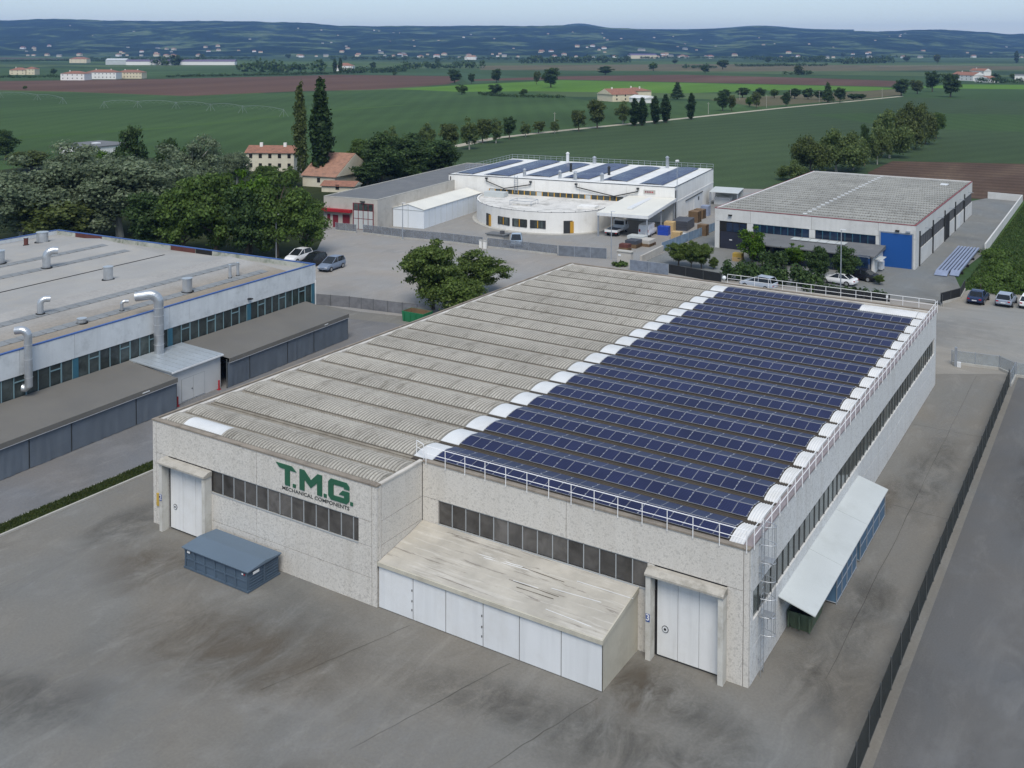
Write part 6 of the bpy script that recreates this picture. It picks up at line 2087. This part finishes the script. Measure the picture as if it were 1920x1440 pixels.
mid = [('round_dark', 1355, 208, 172, 30, 'round dark tree by the track behind the poplars'), ('olive', 1372, 208, 176, 20, 'brownish tree beside the round dark one by the track'), ('round_lime', 1405, 200, 180, 20, 'small bright tree by the track'),
       ('olive', 1418, 203, 170, 22, 'thin brownish tree by the track'), ('round_dark', 1474, 200, 172, 20, 'dark ivy-clad tree standing on the track edge'), ('cone', 1270, 186, 154, 24, 'dark conifer beside the cream farmhouse'),
       ('cone', 1552, 192, 154, 22, 'tall dark conifer at the end of the orchard row'), ('round_dark', 1575, 192, 162, 26, 'dark tree right of the tall conifer'),
       ('round_dark', 1690, 180, 148, 34, 'brown-green tree at the bend of the track'), ('round_dark', 1748, 172, 130, 34, 'tall dark tree left of the white farm at right'), ('round_dark', 1782, 182, 138, 44, 'big dark tree before the white farm at right'),
       ('olive', 1720, 176, 148, 30, 'grey-green tree between the dark ones by the white farm'), ('round_dark', 1033, 164, 127, 40, 'big round lone tree on the bright green meadow'),
       ('olive', 1006, 158, 132, 16, 'thin grey tree left of the big round lone one'), ('round_dark', 852, 156, 130, 32, 'spreading tree on the brown field edge'), ('round_dark', 884, 157, 136, 16, 'small upright tree right of the spreading one'),
       ('round_dark', 931, 155, 129, 24, 'dark tree above the bright meadow, upper of two'), ('round_dark', 929, 179, 156, 32, 'dark tree below the bright meadow, lower of two'), ('round_green', 866, 177, 158, 26, 'round bush-like tree at the left end of the bright meadow'),
       ('round_green', 981, 180, 165, 20, 'small green bush-like tree below the bright meadow'), ('round_dark', 1135, 140, 124, 34, 'flat spreading tree beyond the brown strip'), ('olive', 1757, 119, 101, 16, 'pale lone tree far out by the lane'),
       ('olive', 1497, 140, 120, 20, 'grey bushy tree on the far green strip')]
for kd, x, y, yt, w_, lab in mid:
    tree(lab, kd, x, y, yt, w_)
for i, (x, y, w_, yt) in enumerate([(1360, 184, 26, 166), (1392, 183, 28, 162), (1425, 184, 26, 163), (1452, 184, 22, 165), (1490, 185, 28, 164), (1515, 186, 26, 165), (1536, 187, 24, 168), (1600, 188, 24, 174), (1615, 187, 20, 175)]):
    tree('dark tree in the row behind the track, %s of nine from the left' % ORD[i], 'far_round' if i % 2 else 'round_dark', x, y, yt, w_, 'tree row behind the track')
# belt of trees behind the right warehouse
belt = [('spring_bush', 1486, 338, 300, 44, 'low pale bush at the left end of the belt behind the warehouse'), ('olive_bush', 1520, 325, 255, 62, 'brownish tree at the left of the belt behind the warehouse'), ('spring_bush', 1568, 322, 243, 84, 'broad spring-green tree in the belt behind the warehouse'),
        ('spring_bush', 1600, 318, 252, 52, 'green tree beside the dark conifer in the belt'), ('round_dark', 1621, 312, 233, 18, 'narrow dark tree in the middle of the belt'), ('spring_bush', 1645, 308, 244, 42, 'pale round tree right of the narrow dark one'),
        ('spring_bush', 1668, 296, 206, 66, 'tall pale tree of the belt'), ('olive_bush', 1705, 280, 194, 56, 'tall brownish tree of the belt'), ('olive_bush', 1735, 270, 196, 46, 'second tall brownish tree of the belt'), ('round_green', 1755, 260, 205, 36, 'dark green tree closing the belt at right'),
        ('olive_bush', 1690, 285, 235, 40, 'low tree under the tall pale one of the belt')]
for kd, x, y, yt, w_, lab in belt:
    tree(lab, kd, x, y, yt, w_ * 1.22, 'tree belt behind the right warehouse')
# small trees at the right warehouse
for i, (x, y, yt, w_, lab) in enumerate([(1272, 499, 451, 52, 'left'), (1296, 502, 455, 36, 'middle'), (1315, 504, 451, 46, 'right')]):
    tree('small dark tree behind the black fence, %s of three' % lab, 'airy', x, y, yt, w_, 'small trees behind the black fence')
tree('sapling right of the three small dark trees', 'airy', 1338, 505, 483, 22)
tree('bright lime-green tree before the dark gate of the warehouse', 'round_lime', 1410, 494, 424, 60)
tree('round lime-green tree before the office annex', 'round_lime', 1492, 500, 457, 48)
tree('dark round-crowned tree before the office annex, left one', 'round_dark', 1534, 530, 456, 56)
tree('dark round-crowned tree before the office annex, right one', 'round_dark', 1584, 530, 462, 56)
tree('thin sapling in front of the blue door', 'airy', 1649, 534, 514, 22)

# hedges and shrubs
def hedge(label, pts, wd, h, mat, leaf=.3, dens=45, cat='hedge', name='hedge', lump=.35):
    blobs = []
    for a, b in zip(pts, pts[1:]):
        a, b = Vector((a[0], a[1], 0)), Vector((b[0], b[1], 0))
        L = (b - a).length
        nn = max(4, int(L / (wd * .16)))
        for i in range(nn):
            p = a.lerp(b, (i + random.random()) / nn)
            s = wd * random.uniform(.18, .34)
            hz_ = h * random.uniform(1 - lump, 1)
            blobs.append((p.x + random.uniform(-1, 1) * wd * .3, p.y + random.uniform(-1, 1) * wd * .3, hz_ * .55, s, s, hz_ * .5))
    tot = sum((Vector(b[:2]) - Vector(a[:2])).length for a, b in zip(pts, pts[1:]))
    p, d = blob_leaves(blobs, int(tot * wd * dens), .35)
    p[:, 2] = np.abs(p[:, 2])
    o_ = Vector((pts[0][0], pts[0][1], 0))
    me = leaf_mesh(name, p - np.array([o_.x, o_.y, 0]), d, leaf, mat)
    t = wthing(name, label, cat, (o_.x, o_.y, 0))
    o = bpy.data.objects.new('foliage', me)
    put(o, t, (o_.x, o_.y, 0))
    MB().tube([o_, o_ + Vector((0, 0, h * .6))], .08, 5).build('stem', K['bark'], t)
    return t
hedge('long dark laurel hedge behind the black fence', [G(1360, 524)[:2], G(1420, 530)[:2], G(1500, 536)[:2], G(1530, 540)[:2]], 3.0, 2.7, K['lf_dark'], .3, 150)
hedge('clipped dark hedge above the white letters', [G(1512, 548)[:2], G(1600, 558)[:2], G(1664, 569)[:2]], 1.2, 1.5, K['lf_dark'], .22, 260)
hedge('dark shrub mass under the lime-green tree', [G(1430, 500)[:2], G(1465, 504)[:2]], 3.0, 2.6, K['lf_dark'], .3, 160)
hedge('sprawling bushes beside the yard wall at right', [(-1.8, 107), (.5, 115), (-1.0, 124), (-2.6, 133)], 4.2, 1.3, K['lf_green'], .30, 75, lump=.8)
hedge('wide tangle of bushes on the meadow right of the yard wall', [(3, 111), (8, 116), (4, 122)], 6.0, 1.1, K['lf_green'], .30, 60, lump=.8)
hedge('low bramble bank behind the parked cars at right', [(-1.5, 104.5), (5, 106.5), (14, 108), (24, 110)], 5.0, 1.4, K['lf_green'], .30, 70, lump=.8)
hedge('dark shrubs along the white works fence corner', [G(1150, 499)[:2], G(1175, 500)[:2]], 1.6, .8, K['lf_green'], .22, 160)
# far hedgerows that read as one dark mass
def far_hedge(label, pix, hpx, mat=None):
    pts = [G(x, y) for x, y in pix]
    d = depth(pts[0])
    h = hpx / FPX * d
    blobs = []
    for a, b in zip(pts, pts[1:]):
        L = (b - a).length
        nn = max(3, int(L / (h * .8)))
        for i in range(nn):
            p = a.lerp(b, (i + random.random()) / nn)
            s = h * random.uniform(.5, .8)
            hh = h * random.uniform(.45, 1.0)
            blobs.append((p.x, p.y, hh * .5, s, s, hh * .55))
    p, dd = blob_leaves(blobs, max(400, len(blobs) * 60), .3)
    p[:, 2] = np.abs(p[:, 2])
    o0 = pts[0]
    me = leaf_mesh('hedgerow', p - np.array([o0.x, o0.y, 0]), dd, h * .22, mat or K['lf_dark'])
    o = bpy.data.objects.new('hedgerow', me)
    put(o, None, (o0.x, o0.y, 0))
    o['kind'] = 'stuff'; o['label'] = label
for i, (pix, hp_) in enumerate([
    ([(310, 145), (420, 143), (530, 141), (640, 138)], 6), ([(640, 138), (720, 136), (760, 134)], 12), ([(745, 130), (830, 128), (905, 128)], 14), ([(460, 134), (520, 136), (600, 137)], 22),
    ([(980, 119), (1060, 118), (1180, 117)], 14), ([(1450, 117), (1520, 117), (1580, 117)], 10), ([(1380, 125), (1480, 124), (1550, 124)], 6), ([(1400, 112), (1420, 112), (1540, 115)], 8),
    ([(1580, 120), (1620, 119), (1670, 118)], 14), ([(1470, 140), (1500, 140), (1520, 139)], 8), ([(1840, 155), (1900, 156), (1990, 158)], 12), ([(0, 146), (60, 146), (120, 145)], 6), ([(620, 112), (700, 112), (760, 113)], 8),
    ([(160, 112), (300, 112), (480, 111)], 6), ([(1200, 110), (1330, 110), (1420, 110)], 5), ([(1600, 108), (1800, 108), (1990, 108)], 5), ([(760, 112), (900, 112), (1000, 112)], 6), ([(0, 116), (120, 114), (240, 116)], 4),
    ([(900, 178), (960, 182), (1060, 184)], 6), ([(640, 330), (700, 350), (760, 345)], 10), ([(1280, 128), (1340, 128)], 9), ([(280, 122), (330, 122), (380, 121)], 14), ([(500, 104), (700, 104), (900, 104)], 4), ([(1000, 104), (1250, 103), (1500, 104)], 4)]):
    far_hedge('dark hedgerow in the far plain, number of trees run together' if i else 'long low dark hedgerow edging the brown field', pix, hp_)
FP = [(330, 122, 20), (312, 124, 12), (628, 137, 26), (638, 137, 28), (1906, 118, 22), (560, 130, 12), (700, 128, 12), (1225, 133, 18), (1355, 130, 20), (1440, 118, 12), (1540, 116, 14), (1700, 116, 12), (100, 140, 12), (1900, 150, 14),
      (1868, 152, 16), (1580, 108, 10), (380, 110, 10), (1010, 116, 14), (1175, 116, 12), (905, 122, 10), (1265, 120, 10), (1322, 137, 16), (47, 168, 8), (540, 110, 10), (820, 120, 10), (740, 142, 8), (1815, 150, 18), (1790, 152, 14)]
for i, (x, y, hp_) in enumerate(FP):
    col_ = i in (2, 3, 4)
    if col_:
        lab = ('narrow dark tree by the small white house, left of the pair', 'narrow dark tree by the small white house, right of the pair', 'narrow dark cypress far out at the right picture edge')[i - 2]
    else:
        rank = sorted(q[0] for k_, q in enumerate(FP) if k_ not in (2, 3, 4)).index(x)
        lab = 'small dark lone tree far out in the plain, %s of twenty-five from the left' % (ORD + ['twentieth', 'twenty-first', 'twenty-second', 'twenty-third', 'twenty-fourth', 'twenty-fifth'])[rank]
    tree(lab, 'far_col' if col_ else 'far_round', x, y, y - hp_, 9 if col_ else hp_ * 1.25, 'narrow trees far out' if col_ else 'small trees far out in the plain')

# ------------------------------------------------------------------ farms and far houses
def house(label, p, L, Wd, h, rh, rz, wall, roof, wins=3, hip=False, cat='house', chimneys=1, storeys=2, name='farmhouse'):
    t = thing(name, label, cat, (p[0], p[1], 0), rz)
    box('wall', -L / 2, L / 2, -Wd / 2, Wd / 2, 0, h, K[wall], t)
    o_ = .4
    r_in = Wd / 2 if hip else 0
    vs = [(-L / 2 - o_, -Wd / 2 - o_, h - .1), (L / 2 + o_, -Wd / 2 - o_, h - .1), (L / 2 + o_, Wd / 2 + o_, h - .1), (-L / 2 - o_, Wd / 2 + o_, h - .1), (-L / 2 - (o_ if not hip else -r_in), 0, h + rh), (L / 2 + (o_ if not hip else -r_in), 0, h + rh)]
    rf_ = mk('roof', vs, [[0, 1, 5, 4], [2, 3, 4, 5], [1, 2, 5], [3, 0, 4], [3, 2, 1, 0]], K[roof], t)
    if not hip:
        for s in (-1, 1):
            MB().prism([(-Wd / 2, h - .05), (Wd / 2, h - .05), (0, h + rh - .15)], s * (L / 2) - .03 + (.46 * s), s * (L / 2) + .03 + (.46 * s), axis='x').build('gable', K[wall], t)
    for k_ in range(chimneys):
        x = -L / 4 + k_ * L / 2
        box('chimney', x - .4, x + .4, -.9, -.3, h + rh * .3, h + rh + .8, K['farwhite'], rf_)
    for st_ in range(storeys):
        for k_ in range(wins):
            x = -L / 2 + L * (k_ + .5) / wins
            z = h * (st_ + .42) / storeys
            box('window', x - .45, x + .45, -Wd / 2 - .06, -Wd / 2 - .003, z, z + 1.15, K['dark'], t)
    return t
p = G(514, 318); house('cream two-storey farmhouse with tiled roof beside the grove', (p.x, p.y), 13.5, 8, 5.2, 1.7, R(29), 'plaster', 'tile', 5, False, chimneys=2)
p = G(553, 312); house('small lean-to wing of the cream farmhouse by the poplars', (p.x, p.y), 4, 7, 4.6, 1.4, R(29), 'plaster', 'tile2', 1, False, chimneys=0)
p = G(634, 343); house('old barn with large weathered red tile roof', (p.x, p.y), 9.5, 17, 2.8, 5.0, R(8), 'plaster', 'tile2', 1, False, 'barn', 0, 1, 'barn')
p = G(640, 358); house('low shed with red tile roof in front of the old barn', (p.x, p.y), 8, 5, 1.6, .9, R(20), 'plaster', 'tile', 1, False, 'shed', 0, 1, 'shed')
p = G(1158, 189); house('cream gabled farm building in the middle fields', (p.x, p.y), 20, 18, 4.6, 3.6, R(60), 'farcream', 'tile', 3, False, chimneys=1)
p = G(1192, 186); house('cream farmhouse wing right of the gabled farm building', (p.x, p.y), 18, 12, 6.0, 2.0, R(-25), 'farcream', 'tile', 5, True, chimneys=2)
p = G(1205, 192); house('low white outbuilding before the cream farm', (p.x, p.y), 16, 9, 3, 1.6, R(-25), 'farwhite', 'whiteshell', 2, False, chimneys=0, storeys=1)
p = G(1815, 151); house('white farmhouse with stepped red roofs at right', (p.x, p.y), 30, 18, 6, 3.6, R(-35), 'farwhite', 'tile', 5, False, chimneys=1)
p = G(1838, 149); house('upper wing of the white farm at right', (p.x, p.y), 20, 11, 10, 2.6, R(-35), 'farwhite', 'tile', 4, False, chimneys=1)
p = G(1850, 154); house('low white barn before the white farm at right', (p.x, p.y), 14, 18, 4.0, 2.6, R(60), 'farwhite', 'tile', 2, False, chimneys=1, storeys=1)
p = G(1912, 153); house('small white outbuilding at the right picture edge', (p.x, p.y), 9, 8, 7, 1, R(0), 'farwhite', 'greyroof', 2, False, chimneys=0, storeys=1)
p = G(143, 150); house('white villa in the left middle distance', (p.x, p.y), 25, 18, 7, 2.6, R(31), 'farwhite', 'tile', 5, True, chimneys=1)
p = G(195, 148); house('long pale house with grey balconies right of the white villa', (p.x, p.y), 33, 16, 7.5, 2.8, R(31), 'farwhite', 'tile', 8, True, chimneys=2)
p = G(247, 147); house('long cream house at the right end of the white farm row', (p.x, p.y), 28, 15, 7, 2.6, R(31), 'farcream', 'tile', 8, True, chimneys=2)
p = G(38, 140); house('red-roofed house at the far left of the plain', (p.x, p.y), 20, 14, 6, 3, R(31), 'farcream', 'tile', 3, True, chimneys=1)
p = G(60, 140); house('pale house beside the red-roofed one at far left', (p.x, p.y), 13, 13, 7.5, 2.5, R(31), 'farcream', 'tile', 3, True, chimneys=0)
p = G(150, 118); house('cream house behind the long purple-roofed shed', (p.x, p.y), 38, 20, 9, 4, R(31), 'farcream', 'tile', 4, True, chimneys=0)
p = G(648, 133); house('small white house by the far hedge', (p.x, p.y), 24, 18, 8, 4, R(31), 'farwhite', 'tile', 3, True, chimneys=0)
p = G(883, 112); house('white villa far out in the middle of the plain', (p.x, p.y), 34, 20, 9, 4, R(20), 'farwhite', 'tile2', 3, True, chimneys=0)
K['purple'] = M('violet_roof', (.13, .10, .17), .6, .1)
def shed_far(label, px0, px1, py, h, dp, wall, roof):
    a, b = G(px0, py), G(px1, py)
    L = (b - a).length
    rz = math.atan2(b.y - a.y, b.x - a.x)
    c = (a + b) / 2
    t = thing('industrial_shed', label, 'shed', (c.x, c.y, 0), rz)
    box('wall', -L / 2, L / 2, 0, dp, 0, h, K[wall], t)
    MB().prism([(-.5, h), (dp + .5, h), (dp / 2, h + dp * .12)], -L / 2 - .5, L / 2 + .5, axis='x').build('roof', K[roof], t)
shed_far('long white shed with violet roof in the left plain', 236, 440, 122, 7, 30, 'farwhite', 'purple')
shed_far('grey-blue shed at the left end of the violet-roofed one', 198, 236, 121.5, 9, 30, 'canopygrey', 'canopygrey')
shed_far('dark violet shed in the right plain', 1183, 1232, 110, 12, 40, 'farcream', 'purple')
shed_far('row of white sheds below the right hills', 1480, 1560, 103, 22, 60, 'farwhite', 'farwhite')
shed_far('long white works below the right hills', 1565, 1640, 103, 26, 60, 'farwhite', 'farwhite')
shed_far('pale blue sheds below the middle hills', 1290, 1420, 104, 16, 50, 'canopygrey', 'canopygrey')
shed_far('white shed at the foot of the left hills', 560, 640, 103, 22, 50, 'farwhite', 'canopygrey')
fr_ = wthing('flat_building', 'flat grey-roofed building behind the grove at left', 'building', tuple(G(160, 285)))
q = G(160, 290)
box('wall', q.x - 9, q.x + 8, q.y - 3, q.y + 12, 0, 2.9, K['farwhite'], fr_)
box('roof', q.x - 9.3, q.x + 8.3, q.y - 3.3, q.y + 12.3, 2.91, 3.2, K['greyroof'], fr_)
box('roof_hatch', q.x - 1, q.x + 1, q.y + 3, q.y + 5, 3.21, 3.6, K['whitepanel'], fr_)

# houses scattered along the foot of the hills: too small to show parts
def tiny_house(wall, roof, hip):
    mb = MB().box(-.5, .5, -.35, .35, 0, .45, 0)
    mb.add([(-.54, -.39, .45), (.54, -.39, .45), (.54, .39, .45), (-.54, .39, .45), (-.3 if hip else -.54, 0, .68), (.3 if hip else .54, 0, .68)], [(0, 1, 5, 4), (2, 3, 4, 5), (1, 2, 5), (3, 0, 4)], 1)
    me = bpy.data.meshes.new('village_house')
    me.from_pydata(mb.v, [], mb.f)
    me.materials.append(K[wall]); me.materials.append(K[roof])
    me.polygons.foreach_set('material_index', mb.m)
    return me
TH = [tiny_house('farwhite', 'tile', True), tiny_house('farcream', 'tile2', False), tiny_house('beige', 'greyroof', False), tiny_house('plaster', 'tile2', True)]
rng = random.Random(4)
clusters = [(70, 60), (230, 70), (330, 50), (450, 60), (600, 60), (690, 60), (760, 50), (880, 60), (1000, 90), (1120, 60), (1240, 60), (1350, 80), (1480, 60), (1590, 60), (1750, 70), (1870, 60)]
for i in range(165):
    cx_, sp_ = clusters[rng.randrange(len(clusters))]
    px = rng.gauss(cx_, sp_ * .6)
    low = rng.random() < .72
    r = rng.uniform(3500, 4900) if low else rng.uniform(4900, 6600)
    p = hill_pt(px, r)
    s = rng.uniform(10, 22) if low else rng.uniform(7, 14)
    o = bpy.data.objects.new('village_house', TH[rng.randrange(4)])
    put(o, None, (p.x, p.y, max(-.05, p.z - 1)))
    o.scale = (s, s, s * .85)
    o.rotation_euler = (0, 0, rng.uniform(-.4, 1.2))
    zone = 'at the left' if px < 520 else 'left of the middle' if px < 960 else 'right of the middle' if px < 1400 else 'at the right'
    tag(o, ('tiny pale house in the villages below the hills ' if low else 'tiny pale house up on the slope of the hills ') + zone, 'house', ('village houses below the hills ' if low else 'houses on the hill slope ') + zone)

# pivot irrigation boom across the left field
K['boom'] = M('weathered_zinc', (.20, .24, .22), .6)
def pivot(label, pix, name='irrigation_boom', h=3.6):
    pts = [G(x, y) for x, y in pix]
    t = wthing(name, label, 'irrigation boom', tuple(pts[0]))
    for a, b in zip(pts, pts[1:]):
        A, B = a + Vector((0, 0, h)), b + Vector((0, 0, h))
        mid_ = (A + B) / 2 + Vector((0, 0, .9))
        MB().tube([A, A.lerp(mid_, .5) + Vector((0, 0, .25)), mid_, mid_.lerp(B, .5) + Vector((0, 0, .25)), B], .09, 5).build('pipe_span', K['boom'], t)
        tr_ = MB()
        for k_ in range(6):
            p0, p1 = A.lerp(B, k_ / 6), A.lerp(B, (k_ + 1) / 6)
            lo = p0.lerp(p1, .5) - Vector((0, 0, .9))
            tr_.tube([p0 + Vector((0, 0, .4)), lo, p1 + Vector((0, 0, .4))], .035, 4)
        tr_.build('truss', K['boom'], t)
    for q in pts:
        for s in (-1.6, 1.6):
            MB().tube([q + Vector((s, s, 0)), q + Vector((0, 0, h))], .08, 5).build('tower_leg', K['boom'], t)
        MB().tube([q, q + Vector((0, 0, h + .4))], .09, 5).build('tower_mast', K['boom'], t)
pivot('long white irrigation boom with towers across the left wheat field', [(532, 219), (455, 212), (395, 208), (330, 204), (258, 202), (195, 203)])
pivot('second irrigation boom ending at the left picture edge', [(118, 195), (70, 188), (0, 184)])
# poles along the track
for i, (x, y, hp_) in enumerate([(1328, 214, 22), (1387, 187, 16), (1437, 202, 24), (1482, 187, 20), (1536, 192, 22), (1654, 186, 20), (1276, 184, 26), (1040, 232, 22)]):
    p = G(x, y)
    t = wthing('utility_pole', 'pale utility pole by the country track, %s from the left' % ORD[[2, 3, 4, 5, 6, 7, 1, 0][i]], 'pole', tuple(p), 'utility poles along the track')
    hh = hp_ / FPX * depth(p)
    MB().tube([p, p + Vector((0, 0, hh))], .16, 6, r1=.10).build('pole', K['palebark'], t)
    MB().box(p.x - .7, p.x + .7, p.y - .06, p.y + .06, hh - .7, hh - .58).build('cross_arm', K['palebark'], t)

# ------------------------------------------------------------------ grass blades on the strip, weeds along fences
def blades(name, label, boxes, n, hh, mat):
    cs = []
    for x0, x1, y0, y1, z0, k_ in boxes:
        m_ = int(n * k_)
        cs.append(np.stack([RNG.uniform(x0, x1, m_), RNG.uniform(y0, y1, m_), np.full(m_, z0)], 1))
    c = np.concatenate(cs)
    nn = len(c)
    a = RNG.uniform(0, 6.28, nn)
    h_ = hh * RNG.uniform(.4, 1.3, nn)
    dx, dy = np.cos(a) * hh * .28, np.sin(a) * hh * .28
    lean = RNG.normal(0, hh * .3, (nn, 2))
    v = np.stack([np.stack([c[:, 0] - dx, c[:, 1] - dy, c[:, 2]], 1), np.stack([c[:, 0] + dx, c[:, 1] + dy, c[:, 2]], 1), np.stack([c[:, 0] + lean[:, 0], c[:, 1] + lean[:, 1], c[:, 2] + h_], 1)], 1).reshape(-1, 3)
    me = bpy.data.meshes.new(name)
    me.vertices.add(3 * nn); me.vertices.foreach_set('co', v.ravel())
    me.loops.add(3 * nn); me.loops.foreach_set('vertex_index', np.arange(3 * nn))
    me.polygons.add(nn); me.polygons.foreach_set('loop_start', np.arange(0, 3 * nn, 3)); me.polygons.foreach_set('loop_total', np.full(nn, 3))
    me.materials.append(mat); me.update(calc_edges=True)
    o = bpy.data.objects.new(name, me)
    put(o, None, (0, 0, 0))
    o['kind'] = 'stuff'; o['label'] = label
K['blade'] = m_leaf('grass_blade', (.040, .060, .016), (.070, .095, .028), (.12, .12, .05), .3)
blades('grass', 'short rough grass on the strip beside the left alley', [(-51.5, -50.15, -30, 40, .10, 1)], 42000, .16, K['blade'])
blades('meadow_grass', 'rough meadow grass right of the warehouse yard wall', [(-4.0, 30, 104, 205, .01, 1)], 90000, .28, m_leaf('meadow_blade', (.040, .075, .018), (.075, .12, .03), (.13, .15, .05), .3))
